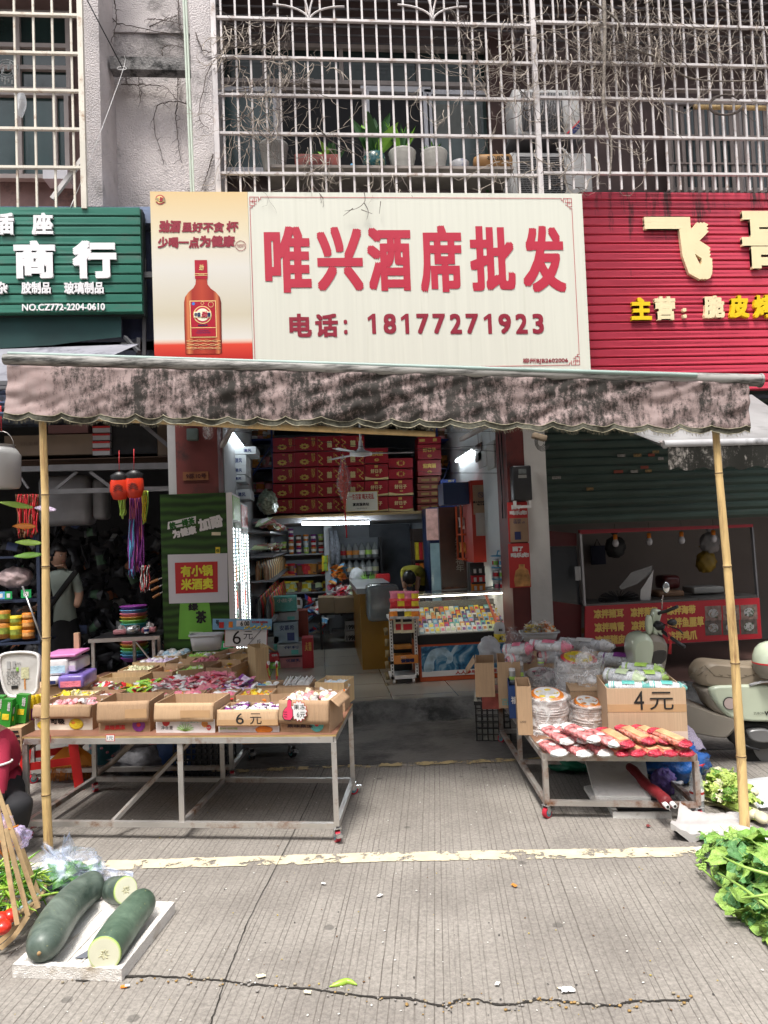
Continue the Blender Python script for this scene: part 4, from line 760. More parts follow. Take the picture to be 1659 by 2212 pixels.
for fl,fr_,dp,h,lb,kd,cs,n,s,hh,bk in ROWB:
 r,W,z=cbox(lb,fl,fr_,dp,h,bk=bk)
 if kd:heap({'cup':'jelly_cups','egg':'candy_balls','pack':'wrapped_sweets','bowl':'domed_jellies'}[kd],'the sweets inside the '+lb,r.location,z,W,dp,h*.66,hh,kd,cs,n,s,tilt=.25 if 'sachet' in lb else None)
 if 'loose brown' in lb:M().box((W+.0005,0,.04),(W+.0016,.3,.10)).build('tape',TAPE,r)
r,W,z=cbox('tall worn carton at the far right end of the rear table',(551,1392+8),(580,1391+6),.22,.26,sideflap=.07)
def tub(name,label,ctr,L,Wd,h,rz,mat,cat='tub',flare=1.18):
 r=E(name,label,cat,None,ctr,rz);g=M();n=32
 def rr(a,k):
  c,s_=math.cos(a),math.sin(a);p=4;q=(abs(c)**p+abs(s_)**p)**(-1/p);return(c*q*L/2*k,s_*q*Wd/2*k)
 for z0,z1,k0,k1 in((0,h,1/flare,1),(h,h,1,1.06),(h,h-.012,1.06,1.06)):
  g.add([(*rr(6.2832*i/n,k0),z0)for i in range(n)]+[(*rr(6.2832*i/n,k1),z1)for i in range(n)],[(i,(i+1)%n,n+(i+1)%n,n+i)for i in range(n)],0,True)
 g.add([(*rr(6.2832*i/n,1/flare),0)for i in range(n)],[tuple(range(n))]);o=g.build('tub_body',mat,r);o.modifiers.new('s','SOLIDIFY').thickness=.002;return r
c_=aty(447,1402,5.75);tub('plastic_tub','empty frosted plastic tub resting on the back cartons',(c_.x,5.75,c_.z),.25,.17,.12,-.1,mt('frosted plastic',(.62,.64,.66),.25,.05,4,alpha=.75))
def board(name,label,x0,y0,x1,y1,Y,tilt=0.,col=WHITE,border=None,cat='price board',th=.008):
 a,b=aty(x0,y1,Y),aty(x1,y0,Y);c0=aty(x1,y1,Y);W=c0.x-a.x;H=b.z-c0.z;r=E(name,label,cat,None,a,math.atan2(0,1));r.rotation_euler=(tilt,-math.atan2(c0.z-a.z,c0.x-a.x),0)
 if border:M().box((-.004,0,-.004),(W+.004,th,H+.004)).build('border',border,r);M().box((0,-.002,0),(W,-.0002,H)).build('card',col,r)
 else:M().box((0,0,0),(W,th,H)).build('card',col,r)
 return r,W,H
r,W,H=board('price_board','white price board in a red frame handwritten 6 yuan a jin',486,1360,576,1396,5.7,0,border=REDINK)
ltext(r,'6',W*.18,H*.12,W*.38,H*.94,BLK,off=.003);ltext(r,'元',W*.44,H*.42,W*.66,H*.9,BLK,off=.003);ltext(r,'斤',W*.76,.01,W*.86,H*.4,BLK,off=.003)
g=M();g.rod((W*.55,-.003,.01),(W*.86,-.003,H*.97),.003);g.build('stroke',BLK,r)
r,W,H=board('price_strip','blue printed price strip reading 6.00 above the white price board',459,1337,587,1360,5.68,0,col=mt('sky blue print',(.20,.42,.62),.4,.25,6))
M().box((W*.40,-.003,H*.3),(W*.63,-.001,H*.85)).build('label',WHITE,r);ltext(r,'6 00',W*.47,H*.36,W*.62,H*.8,BLK,off=.005,bold=.001);ltext(r,'号',W*.05,H*.4,W*.11,H*.9,BLK,off=.003,bold=.001)
M().box((W*.11,-.003,H*.15),(W*.19,-.001,H*.7)).build('stamp',REDINK,r);ltext(r,'东方顶鲜 自然好味',W*.66,H*.6,W*.93,H*.82,REDINK,off=.003,bold=.0005)
g=M()
for i in range(14):g.ell((W*(.55+.032*i),-.002,H*(.12+.08*(i%3))),(.008,.003,.006+.003*(i%2)),8,5)
g.build('printed_noodles',cm('yellow'),r);g=M();g.box((W*.27,-.003,H*.2),(W*.34,-.001,H*.75));g.ell((W*.83,-.002,H*.5),(.009,.002,.009),8,5);g.build('printed_cup',cm('orange'),r)
a=atz(490,1402,.70);r=E('payment_card','small bright green payment card propped on the sachets','card',None,(a.x,a.y,.70),.1);r.rotation_euler=(-.5,0,.1)
M().box((-.055,0,0),(.055,.004,.075)).build('card',mt('bright green',(.02,.35,.10),.4),r);M().box((-.03,-.002,.015),(.03,-.0004,.055)).build('label',WHITE,r)
for i,(x,y,l)in enumerate(((580,1445,'green sachet of tube sweets with a red cap by the cartons'),(598,1440,'yellow and red sachet of tube sweets with a white cap'))):
 a=atz(x,1468,.60);g=M();packet(g,(0,0,.06),.13,.035,.02,0,1,Matrix.Rotation(1.4+.2*i,3,'Y')@Matrix.Rotation(.3,3,'Z'),i);g.cyl((0,0,.11),(.005,0,.135),.012,.009,10,2);o=g.build('tube_sweet',[cm('lime' if i==0 else 'yellow'),cm('red'),WHITE]);o.location=a;tag(o,l,'sweet')
def rng():return random.uniform(-1,1)
def place(ob,loc,rz=0):ob.location=loc;ob.rotation_euler=(0,0,rz);return ob
ANG=math.atan2(3.77-3.96,2.0-1.21)
tR=steel_table('low rusty trolley table loaded with bowls, cups and noodles',[V((1.215,3.965,0)),V((2.0,3.775,0)),V((2.16,5.25,0)),V((1.34,5.45,0))],(V((1.275,4.70,0)),V((2.08,4.5,0))),.362,.085,RUST,mt('worn brown ply',(.28,.15,.09),.5,.35,5,dirt=(.10,.05,.03),dirtamt=.3),RUST)
ZR=.362
def wbox(label,x0,y0,x1,y1,zb,dep,flap=None,mat=None,rz=ANG,name='cardboard_box',group='cartons around the bowl and cup table',cat='cardboard box',lid=False,sideflap=0,inner=None):
 a=atz(x0,y1,zb);U=V((math.cos(rz),math.sin(rz),0));d1=ray(x1,y1);nn=V((-U.y,U.x,0));t=(a-CAM).dot(nn)/d1.dot(nn);b=CAM+d1*t;W=(b-a).dot(U);d2=ray(x0,y0);t=(a-CAM).dot(nn)/d2.dot(nn);H=(CAM+d2*t).z-zb
 r=E(name,label,cat,group,a,rz);g=M();t=.006;mat=mat or CARD
 for(p0,q0,p1,q1)in((0,0,W,t),(0,dep-t,W,dep),(0,t,t,dep-t),(W-t,t,W,dep-t)):g.box((p0,q0,0),(p1,q1,H+random.uniform(-.004,.004)),0)
 g.box((t,t,.001),(W-t,dep-t,.007),1)
 if lid:g.box((-.001,-.001,H),(W+.001,dep+.001,H+.006),0)
 g.build('box_body',[mat,inner or CARDI],r)
 if sideflap:
  g=M();g.grid(lambda u,v:(-.004-sideflap*v*.6+.01*math.sin(u*5),dep*u,H-sideflap*.75*v*(1+.2*u)),6,4);f_=g.build('flap',mat,r);f_.modifiers.new('s','SOLIDIFY').thickness=.004
 return r,W,H
BIGC=mt('pale kraft card',(.52,.37,.24),.75,.08,3,bump=.08,stretch=(40,40,1.2))
bc,W,H=wbox('big carton with 4 yuan handwritten on it and bags of cups on top',1316,1487,1487,1603,ZR,.40,mat=BIGC)
ltext(bc,'4',W*.34,H*.60,W*.47,H*.95,BLK,off=.004);ltext(bc,'元',W*.54,H*.60,W*.84,H*.93,BLK,off=.004);M().box((0,-.0016,H*.56),(W*1.001,-.0004,H*.70)).build('tape',TAPE,bc)
M().box((0.0,-.0014,0),(W,-.0002,H*.2)).build('printed_band',mt('pale print',(.62,.50,.42),.6),bc);ltext(bc,'执行标准 GB/T-2009',W*.17,H*.12,W*.80,H*.17,BLK,off=.003,bold=.0008);ltext(bc,'制造 有限公司',W*.17,H*.03,W*.88,H*.09,BLK,off=.003,bold=.0006)
b1,W,H=wbox('tall torn carton crammed with pink cup sleeves at the left back of the bowl table',1078,1430,1128,1530,ZR,.36,sideflap=.0);ltext(b1,'百花',.02,.02,W*.8,.07,cm('teal'),off=.002)
b2,W,H=wbox('open carton with torn flaps and a white bag, nearest the shop entrance',1028,1432,1070,1506,.44,.34,sideflap=.11)
b3,W,H=wbox('small red and white printed carton under the torn open carton',1042,1500,1082,1532,.31,.30,mat=mt('red stripe card',(.50,.12,.10),.6,.4,9),lid=True)
b4,W,H=wbox('narrow navy carton with a white crest between brown cartons',1101,1482,1124,1552,ZR,.28,mat=mt('navy card',(.02,.06,.20),.5,.1));ltext(b4,'福',W*.2,H*.45,W*.8,H*.68,WHITE,off=.002,bold=.001)
b5,W,H=wbox('plain brown carton with faded print at the left edge of the bowls',1120,1484,1152,1588,ZR,.30);ltext(b5,'品名 规格 数量 日期',W*.15,H*.25,W*.55,H*.30,BLK,off=.002)
b6,W,H=wbox('brown carton half hidden behind the bowl stacks',1235,1494,1312,1560,ZR,.28,lid=True)
b7,W,H=wbox('flat carton under the long clear cup sleeve',1228,1402,1322,1470,ZR,.30,lid=True)
b8,W,H=wbox('carton under the frosted tub of crackers',1120,1420,1200,1500,ZR,.3,lid=True)
FILMB=clearmat('bowl film',(.93,.93,.93),.40,.1,9);FOAM=mt('white foam bowl',(.80,.79,.78),.4,.05,20);FOAMP=mt('pinkish foam bowl',(.82,.74,.71),.35,.05,20)
def bowlstack(label,cx,ct,cb,rpx,mats,lid,brand,zb=ZR):
 base=atz(cx,cb,zb);Y=base.y+rpx/1534*base.y;c=aty(cx,ct,Y);r_=rpx/1534*Y;H=c.z-zb;r=E('bowl_stack',label,'bowls','film wrapped stacks of disposable bowls',(c.x,Y,zb));r.rotation_euler=(.09,.03*rng(),0);n=max(6,int(H/.014));tl=Matrix.Rotation(.05*rng(),3,'X')
 g=M();prof=[]
 for i in range(n):z=H*(i+.2)/n;q_=.95+.06*rng();prof+=[(r_*.88,z),(r_*q_,z+H*.35/n),(r_*q_,z+H*.55/n),(r_*.88,z+H*.75/n)]
 prof=[(r_*.6,0)]+prof+[(r_,H),(r_*.93,H+.002),(r_*.86,H-.006),(0,H-.008)];g.lathe(prof,(0,0,0),32);g.build('bowls',mats,r)
 g=M();g.lathe([(r_*.78,H-.0055),(r_*.76,H-.003),(0,H-.002)],(0,0,0),28,0);g.lathe([(r_*.62,H-.0015),(0,H-.001)],(0,.012,0),20,1)
 for i in range(5):a=i*1.25;g.ell((r_*.4*math.cos(a),r_*.4*math.sin(a),H),(r_*.17,r_*.11,.002),10,4,2)
 LT=Matrix.Rotation(.17,4,'X');ld=g.build('printed_lid',lid,r);ld.rotation_euler=(.17,0,0);ld.location=V((0,0,H))-LT.to_3x3()@V((0,0,H))+V((0,0,.012));fr=Fr((0,0,H+.017),(1,0,0),LT.to_3x3()@V((0,1,0)));g=M();text(g,fr,brand,-r_*.45,-r_*.15,r_*.45,r_*.2,bold=.0012,w=0);g.build('lettering',BLK if lid[0]in(WHITE,)else WHITE,r)
 g=M()
 def fil(u,v):
  a=u*6.28318;rr=r_*(1.07+.10*NZ.noise(V((math.cos(a)*3,math.sin(a)*3,v*7+cx)))+.07*NZ.noise(V((a*5,v*14,cx)))+(.10 if v<.1 else 0));z=H*(v*1.06)+.004+(.008*NZ.noise(V((a*3,v*3,2))))
  if v>.93:rr*=1-(v-.93)*1.5
  return(rr*math.cos(a),rr*math.sin(a),z)
 g.grid(fil,64,22);g.build('film',FILMB,r)
 for k in range(3):
  g=M();a0=k*2.1+cx;g.grid(lambda u,v:((r_*1.02+.05*v)*math.cos(a0+u*.5),(r_*1.02+.05*v)*math.sin(a0+u*.5),H*.2+H*.5*u-.04*v+.012*NZ.noise(V((u*9,v*9,k)))),8,5);g.build('film_end',FILMB,r)
 return r
bowlstack('tall stack of pinkish bowls with a big orange label, nearest the noodles',1181,1500,1590,45,FOAMP,[cm('orange'),cm('white'),cm('yellow')],'好面')
bowlstack('shorter stack of pinkish bowls with an orange label beside the big carton',1268,1517,1580,38,FOAMP,[cm('orange'),cm('white'),cm('amber')],'小碗')
bowlstack('stack of white bowls under a plain white lid with a pink rose',1172,1456,1520,44,FOAM,[WHITE,WHITE,cm('rose')],'10只装')
bowlstack('stack of white bowls under a red lid with yellow fruit',1245,1422,1540,50,FOAM,[cm('red'),cm('yellow'),cm('yellow')],'方便碗')
def pack3(name,label,c,L,Wd,H,rz,tilt,mats,group,k):
 g=M();RT=Matrix.Rotation(tilt,3,'Y')
 def body(u0,u1,m_):
  def fn(u,v):
   a=v*6.28318;t=u0+(u1-u0)*u;e=(1-abs(t)**7)**.5 if abs(t)<1 else 0;cy,cz=math.cos(a),math.sin(a);q=(abs(cy)**2.8+abs(cz)**2.8)**(-1/2.8);wr=1+.16*NZ.noise(V((t*9,a*2,k)))+((.18*math.sin(a*7+k)+.15*NZ.noise(V((t*30,a*5,k))))if abs(t)>.68 else 0)
   return RT@V((t*L/2,cy*q*Wd/2*e*wr,cz*q*H/2*e*wr*(.72 if abs(t)>.64 else 1)))
  g.grid(fn,10,22,m_)
 body(-1,-.62,1);body(-.62,.58,0);body(.58,1,1)
 if len(mats)>2:
  for i in range(9):
   y=(i-4)/4.6*Wd*.36;g.tube([RT@V((x*L/2*.56,y,H/2*1.02))for x in(-1,-.5,0,.5,1)],.0028,4,2)
 else:
  g.ell((0,0,H*.5),(L*.13,Wd*.22,.004),10,5,1)
 o=g.build(name,mats);o.location=c;o.rotation_euler=(0,0,rz);return tag(o,label,'noodles',group)
NW=[mt('red printed wrap',(.60,.20,.20),.25,.75,38,bump=.6,bscale=60,spec=.7),mt('white glossy wrap',(.72,.72,.70),.22,.15,20,bump=.7,bscale=60,spec=.7)];NR=[mt('red clear wrap',(.55,.17,.11),.2,.7,45,bump=.6,bscale=70,spec=.8),mt('crimson gloss wrap',(.52,.03,.06),.16,.6,20,bump=.8,bscale=60,spec=.9),mt('noodle sticks',(.62,.42,.22),.5,.2,30)]
zD=lambda x,y:(1080.1+x*.34896,1566.1+y*.34896);zC=lambda x,y:(999.1+x*.30925,1323.1+y*.30925)
lo=[((628,945),'white red noodle pack lying lowest at the left corner of the table'),((790,950),'white noodle pack in the lower row, second from the left corner'),((935,945),'white noodle pack in the lower row beside the first red ones')]
for k,(p,l)in enumerate(lo):
 c=atz(*zC(*p),ZR+.028);pack3('noodle_pack',l,c,.235,.10,.042,1.8+.08*rng(),-.10,NW,'packs of dried noodles along the table front',k)
for k,(p,l,z)in enumerate((((655,850),'red white noodle pack on top at the left end of the pile',.085),((752,845),'slim red noodle pack squeezed between two larger white ended packs',.085),((822,838),'highest noodle pack, its white folded end pointing at the street',.115),((960,870),'noodle pack with a long white tip lying over the middle',.09))):
 c=atz(*zC(*p),ZR+z+.005);pack3('noodle_pack',l,c,.25,.10 if k!=1 else .07,.036,1.98+.08*k,-.22,NW,'packs of dried noodles along the table front',k+9)
for k,x in enumerate((1065,1172,1285,1395,1505)):
 c=atz(*zC(x,950),ZR+.027);pack3('noodle_pack','crimson wrapped noodle stick pack in the lower row, %s'%('nearest the white packs','second after the white packs','in the middle of the red packs','second from the table corner','at the right table corner')[k],c,.21,.092,.040,1.75+.08*rng(),-.10,NR,'packs of dried noodles along the table front',k+20)
for k,(x,y)in enumerate(((1062,872),(1205,852),(1320,850),(1445,872))):
 c=atz(*zC(x,y),ZR+.088);pack3('noodle_pack','red pack with bare yellow noodle sticks showing, upper row, %s'%('next to the white tipped pack','second of four','third of four','last before the table corner')[k],c,.25,.098,.036,2.0+.05*k,-.20,NR,'packs of dried noodles along the table front',k+30)
def sleeve(label,p0,p1,r_,col,ribs=26,name='cup_sleeve',wrap=None,cat='cups',lettering=None):
 a,b=V(p0),V(p1);d=b-a;L=d.length;r=E(name,label,cat,'sleeves of disposable cups',a);r.rotation_euler=d.to_track_quat('X','Z').to_euler();g=M();prof=[]
 for i in range(ribs):t=i/ribs;q=r_*(1-.18*t);prof+=[(q,L*t),(q*1.0,L*(t+.45/ribs)),(q*.88,L*(t+.5/ribs)),(q*.88,L*(t+.95/ribs))]
 g.T=Matrix.Rotation(math.pi/2,4,'Y');g.lathe(prof,(0,0,0),18);g.T=None;g.build('cups',mt('clear cup plastic',(.80,.83,.86),.12,.1,30,spec=.9),r)
 g=M();g.grid(lambda u,v:(L*(-.10+1.25*v),r_*(1.08 if .06<v<.94 else .45)*math.cos(u*6.283)*(1+.08*NZ.noise(V((u*20,v*12,L*9)))),r_*(1.08 if .06<v<.94 else .4)*math.sin(u*6.283)*(1+.08*NZ.noise(V((u*20,v*12,5))))),24,16);g.build('wrapper',wrap or FILM,r)
 g=M();c_=cm(col);
 g.grid(lambda u,v:(L*(-.10+.26*v),r_*1.1*(.35+.65*v)*math.cos(u*6.283),r_*1.1*(.3+.7*v)*math.sin(u*6.283)),20,4);g.grid(lambda u,v:(L*(.9+.26*v),r_*1.1*(1-.6*v)*math.cos(u*6.283),r_*1.1*(1-.75*v)*math.sin(u*6.283)),20,4)
 g.grid(lambda u,v:(L*(.36+.34*v),r_*1.115*math.cos(.3+u*2.2),r_*1.115*math.sin(.3+u*2.2)),10,2);g.build('coloured_film',c_,r);return r
def P_(x,y,z):return atz(*zC(x,y),z)
sleeve('sleeve of clear cups in pink film lying across the torn carton',P_(300,262,.76),P_(470,252,.78),.045,'rose')
sleeve('sleeve of clear cups with pink ends on top beside the cracker tub',P_(480,225,.80),P_(730,240,.80),.040,'rose')
sleeve('short sleeve of clear cups with a navy barcode label',P_(540,300,.72),P_(700,290,.72),.062,'pink',ribs=16)
sleeve('bent sleeve of pink film cups deep in the torn carton',P_(320,330,.70),P_(470,310,.70),.045,'pink',ribs=16)
sleeve('long clear sleeve of large cups with a red tie at its end',P_(690,215,.68),P_(1010,235,.68),.050,'white',ribs=40)
sleeve('sleeve of cups in purple film behind the green ones',P_(960,325,.66),P_(1260,345,.66),.052,'purple',ribs=30)
sleeve('sleeve of cups in bright green film, topmost on the big carton',P_(1120,390,.70),P_(1370,405,.70),.040,'lime')
sleeve('sleeve of cups with green leaf ends leaning over the carton edge',P_(1180,450,.68),P_(1400,455,.67),.042,'lime')
sleeve('fat sleeve of cups with a pale green printed label above the 4 yuan',P_(1010,440,.68),P_(1240,470,.68),.050,'paleg')
sleeve('teal printed cup sleeve lying along the front rim of the big carton',P_(1020,515,.67),P_(1280,520,.67),.032,'teal',ribs=20)
sleeve('teal and lime cup sleeve at the right front rim of the big carton',P_(1300,515,.67),P_(1530,525,.66),.034,'teal',ribs=20)
def crumple(name,label,c,rad,mat,cat='plastic bag',knot=True,amp=.16,seed=0,group=None,seg=36,tall=1.,fr=2.2):
 g=M();vs=[];n,k=seg,seg//2
 for i in range(k+1):
  ph=math.pi*i/k
  for j in range(n):
   t=6.28318*j/n;d=V((math.sin(ph)*math.cos(t),math.sin(ph)*math.sin(t),math.cos(ph)));f=1+amp*NZ.noise(d*fr+V((seed,0,0)))+amp*.55*abs(NZ.noise(d*fr*2.6+V((0,seed,3))))*2-amp*.3+amp*.25*NZ.noise(d*fr*7)
   p=V((d.x*rad[0]*f,d.y*rad[1]*f,max(-rad[2]*.98,d.z*rad[2]*f)));vs.append(p+V((0,0,rad[2])))
 g.add(vs,[(i*n+j,(i+1)*n+j,(i+1)*n+(j+1)%n,i*n+(j+1)%n)for i in range(k)for j in range(n)],0,True)
 if knot:g.grid(lambda u,v:((.012+.05*v*v*min(1,rad[0]*8))*math.cos(u*6.283)*(1+.5*math.sin(u*19)),(.012+.03*v*v)*math.sin(u*6.283)*(1+.5*math.cos(u*13)),rad[2]*1.92+rad[2]*.55*v*tall),20,5)
 o=g.build(name,mat);o.location=c;return tag(o,label,cat,group)
WB=mt('thin white plastic',(.66,.68,.71),.3,.06,8,alpha=.85,bump=.6,bscale=25)
a=aty(1060,1400,5.6);crumple('plastic_bag','white plastic bag sitting in the torn open carton',(aty(1062,1440,5.65).x,5.70,.56),(.09,.1,.11),WB,seed=4,knot=False)
a=P_(370,215,.76);crumple('plastic_bag','crinkled clear bag beside the yellow labelled jar',(a.x,a.y+.08,.74),(.08,.07,.055),FILM,seed=8)
a=P_(285,240,.70);r=E('plastic_jar','frosted jar with a yellow label and black handwriting behind the cup sleeves','jar',None,(a.x,a.y+.1,.72));g=M();g.lathe([(.04,0),(.046,.02),(.046,.12),(.04,.15),(.03,.165),(.0,.168)],n=20);g.build('jar_body',mt('frosted plastic',(.62,.64,.66),.25,.05,4,alpha=.75),r)
g=M();g.lathe([(.047,.01),(.0475,.075)],n=20);g.build('label',cm('yellow'),r);g=M();text(g,Fr((0,-.049,0),(1,0,0)),'人仁',-.02,.03,.02,.06,bold=.002);text(g,Fr((0,-.049,0),(1,0,0)),'红',-.02,.10,.015,.12,bold=.0015);g.build('lettering',BLK,r)
a=P_(570,200,.74);tub('plastic_tub','frosted tub heaped with orange and yellow cracker bags',(a.x,a.y+.12,.735),.30,.2,.07,-.15,mt('frosted plastic',(.62,.64,.66),.25,.05,4,alpha=.75))
for k,(dx,col,l)in enumerate(((-.05,('cream','yellow'),'clear bag of yellow crackers in the frosted tub'),(.05,('orange','cream'),'clear bag of orange prawn crackers in the frosted tub'))):
 g=M()
 for i in range(26):packet(g,(rng()*.05,rng()*.05,.02+random.random()*.06),.07,.04,.012,i%2,(i+1)%2,rrot(.8),i)
 vs=None;o=g.build('cracker_bag',[cm(col[0]),cm(col[1])]);o.location=(a.x+dx,a.y+.11,.775);tag(o,l,'snack bag')
 g=M();g.ell((0,0,.05),(.075,.07,.065),18,12,jit=.25);f_=g.build('wrapper',FILM,o)
for k,(x,y,h,l)in enumerate(((357,485,.11,'upright roll of cling film with a yellow green label at the left'),(415,470,.14,'taller roll of cling film beside the rose lidded bowls'),(557,372,.05,'end of a cling film roll over a yellow carton'))):
 b=P_(x,y,ZR+.2 if k<2 else .66);g=M();g.lathe([(.0,0),(.022,0),(.022,h),(.010,h),(.010,h-.01),(0,h-.01)],n=18);g.lathe([(.0225,h*.2),(.0225,h*.85)],n=18,m=1);g.lathe([(.0228,h*.3),(.0228,h*.5)],n=18,m=2);o=g.build('film_roll',[WHITE,mt('silver print',(.5,.52,.5),.25,.1,metal=.5),cm('lime')]);o.location=(b.x,b.y+.03,b.z-.02 if k<2 else b.z);tag(o,l,'cling film','rolls of cling film on the bowl table')
a=P_(470,500,.5)
def crate(name,label,c,L,Wd,H,rz,mat,nx=9,nz=5,group=None):
 r=E(name,label,'crate',group,c,rz);g=M()
 for y in(-Wd/2,Wd/2):
  for i in range(nx+1):x=-L/2+L*i/nx;g.box((x-.005,y-.004,.01),(x+.005,y+.004,H-.02))
  for j in range(nz+1):z=.006+(H-.012)*j/nz;g.box((-L/2,y-.006,z-.004),(L/2,y+.006,z+.004))
  g.box((-L/2,y-.012,H-.03),(L/2,y+.012,H))
 for x in(-L/2,L/2):
  for i in range(7):y=-Wd/2+Wd*i/6;g.box((x-.004,y-.005,.01),(x+.004,y+.005,H-.03))
  for j in range(nz+1):z=.006+(H-.012)*j/nz;g.box((x-.007,-Wd/2,z-.0045),(x+.007,Wd/2,z+.0045))
  g.box((x-.012,-Wd/2,H-.031),(x+.012,Wd/2,H-.001))
 g.build('crate_body',mat,r);M().box((-L/2,-Wd/2,0),(L/2,Wd/2,.005)).build('base',mat,r);return r
c=atz(1072,1604,0);crate('plastic_crate','black plastic crate standing on end below the torn open carton',(c.x+.03,c.y+.2,0),.26,.34,.31,ANG,BLACKP,6,6)
r=E('hand_truck','small hand truck with a yellow bent handle under the bowl table','hand truck',None,(1.50,4.9,0));YP=mt('yellow pipe',(.60,.38,.02),.4,.15)
p=[(-.12,.1,.23),(-.02,.05,.24),(.04,0,.22),(.07,-.05,.12),(.09,-.08,.04)];M().tube(p,.012,8).build('handle',YP,r);M().tube([(.12,0,.05),(.14,.5,.06),(.3,.5,.06),(.28,0,.05)],.011,8).build('frame',YP,r)
for x in(.05,.42):g=M();g.cyl((x,.25,.055),(x+.035,.25,.055),.055,n=20);g.cyl((x-.002,.25,.055),(x+.037,.25,.055),.025,n=12,m=1);g.build('wheel',[BLACKP,STEEL],r)
GB=mt('green woven bag',(.01,.16,.09),.35,.3,7,bump=.7,bscale=30);PB_=mt('purple bag film',(.18,.11,.42),.22,.2,10,bump=.9,bscale=30,spec=.7);BB=mt('blue bag film',(.02,.12,.42),.16,.25,6,bump=.9,bscale=16,spec=.8)
c=atz(1258,1676,0);crumple('woven_bag','dark green woven bag slumped under the bowl table',(c.x,c.y+.12,0),(.20,.13,.06),GB,'bag',False,.3,2)
c=atz(1352,1668,0);crumple('plastic_bag','dull purple bag in the shade behind the styrofoam sheets',(c.x,c.y+.1,0),(.10,.09,.05),PB_,knot=False,seed=5)
c=atz(1444,1722,.0);crumple('plastic_bag','crumpled violet plastic ball beside the red umbrella',(c.x,c.y+.05,0),(.072,.07,.075),PB_,knot=False,seed=7,amp=.25,fr=3.5)
c=atz(1500,1712,0);crumple('rubbish_bag','big shiny blue bag bulging behind the table corner',(c.x,c.y+.22,0),(.21,.17,.115),BB,knot=False,seed=3,amp=.28)
c=atz(1470,1735,0);crumple('plastic_bag','small whitish bag knotted like a tail beside the violet ball',(c.x+.01,c.y+.02,0),(.03,.03,.045),WB,seed=12,amp=.3)
LIL=mt('lilac speckled cloth',(.46,.40,.52),.9,.35,120,bump=.6,bscale=120);c=atz(1512,1690,0)
g=M();g.grid(lambda u,v:(.13*(1-v)*0+(-.14+.25*u)*(.5+.5*v),-.10*v+.03*math.sin(u*6)*v,.26-.13*v**1.3+.02*NZ.noise(V((u*5,v*5,1)))-.04*abs(u-.5)),16,12);o=g.build('cloth_hat',LIL);o.location=(c.x,c.y+.22,.05);o.modifiers.new('s','SOLIDIFY').thickness=.008;tag(o,'lilac speckled cloth hat resting on the blue bag','hat')
STY=mt('styrofoam',(.70,.69,.66),.75,.06,9,bump=.35,bscale=160,dirt=(.45,.40,.35),dirtamt=.25,dscale=6)
g=M();q=[zD(525,300),(zD(900,300)),zD(935,470),zD(590,468)];K=[atz(*p,.09)for p in q];g.slab([K[3],K[2],K[1]+V((0,0,.10)),K[0]+V((0,0,.10))],(0,0,.02));tag(g.build('foam_sheet',STY),'grey white styrofoam sheet with a torn edge leaning on the lower rail','foam sheet')
g=M();q=[zD(520,400),zD(590,385),zD(680,465),zD(560,462)];K=[atz(*p,.075)for p in q];g.slab([K[3],K[2],K[1],K[0]],(0,0,.02));tag(g.build('foam_sheet',STY),'smaller rounded piece of styrofoam below the large sheet','foam sheet')
c0,c1=atz(*zD(700,578),0),atz(*zD(1065,578),0);r=E('foam_tray','shallow white styrofoam tray with a black inside under the table','tray',None,c0,math.atan2(c1.y-c0.y,c1.x-c0.x));W=(c1-c0).length;M().box((0,0,0),(W,.2,.035)).build('tray_body',STY,r);M().box((.03,.006,.036),(W-.01,.19,.040)).build('inner',BLACKP,r)
a,b=atz(*zD(800,262),.19),atz(*zD(1040,490),.13);r=E('rolled_umbrella','rolled dark red umbrella with two white tube ends across the lower rail','umbrella',None,b);d=a-b;g=M();g.tube([d*t+V((0,0,.008*math.sin(t*9)))for t in[i/14 for i in range(15)]],[.033*(1+.08*math.sin(i*1.7))*(1-.25*i/14)for i in range(15)],14);g.build('cloth',mt('dark red cloth',(.15,.008,.012),.6,.25,8,bump=.4),r)
dn=d.normalized()
for s_ in(-1,1):g=M();o_=V((.02*s_,0,.004));g.cyl(dn*-.035+o_,dn*.02+o_,.013,n=12);g.cyl(dn*-.0365+o_,dn*-.034+o_,.008,n=10,m=1);g.build('tube_end',[WHITE,BLK],r)
c=atz(1515,1765,0);r=E('water_bottle','large clear water bottle half full, white cap and red tag, by the table leg','bottle',None,(c.x,c.y+.035,0));g=M();g.lathe([(.036,0),(.038,.01),(.036,.03),(.038,.05),(.036,.07),(.038,.09),(.038,.17),(.030,.22),(.014,.26),(.013,.28)],n=22);g.build('bottle_body',mt('clear bottle',(.75,.78,.78),.08,0,alpha=.35,spec=1.),r)
g=M();g.lathe([(.034,.003),(.035,.07),(0,.071)],n=20);g.build('water',mt('grey water',(.25,.26,.26),.1,.05,alpha=.75),r);g=M();g.lathe([(.0385,.085),(.0385,.135)],n=20);g.lathe([(.0388,.12),(.0388,.133)],n=20,m=1);g.build('label',[WHITE,REDINK],r);M().lathe([(.015,.278),(.015,.30),(0,.301)],n=14).build('cap',WHITE,r);M().tube([(.0,-.016,.272),(.03,-.016,.275),(.05,-.01,.28),(.03,-.016,.268)],.004,6).build('tag_string',cm('red'),r)
SACK=mt('white woven sack',(.46,.44,.43),.7,.05,12,bump=.25,bscale=200);q=[zD(1060,700),zD(1640,705),zD(1500,575),zD(1120,565)];K=[atz(*p,.02)for p in q]
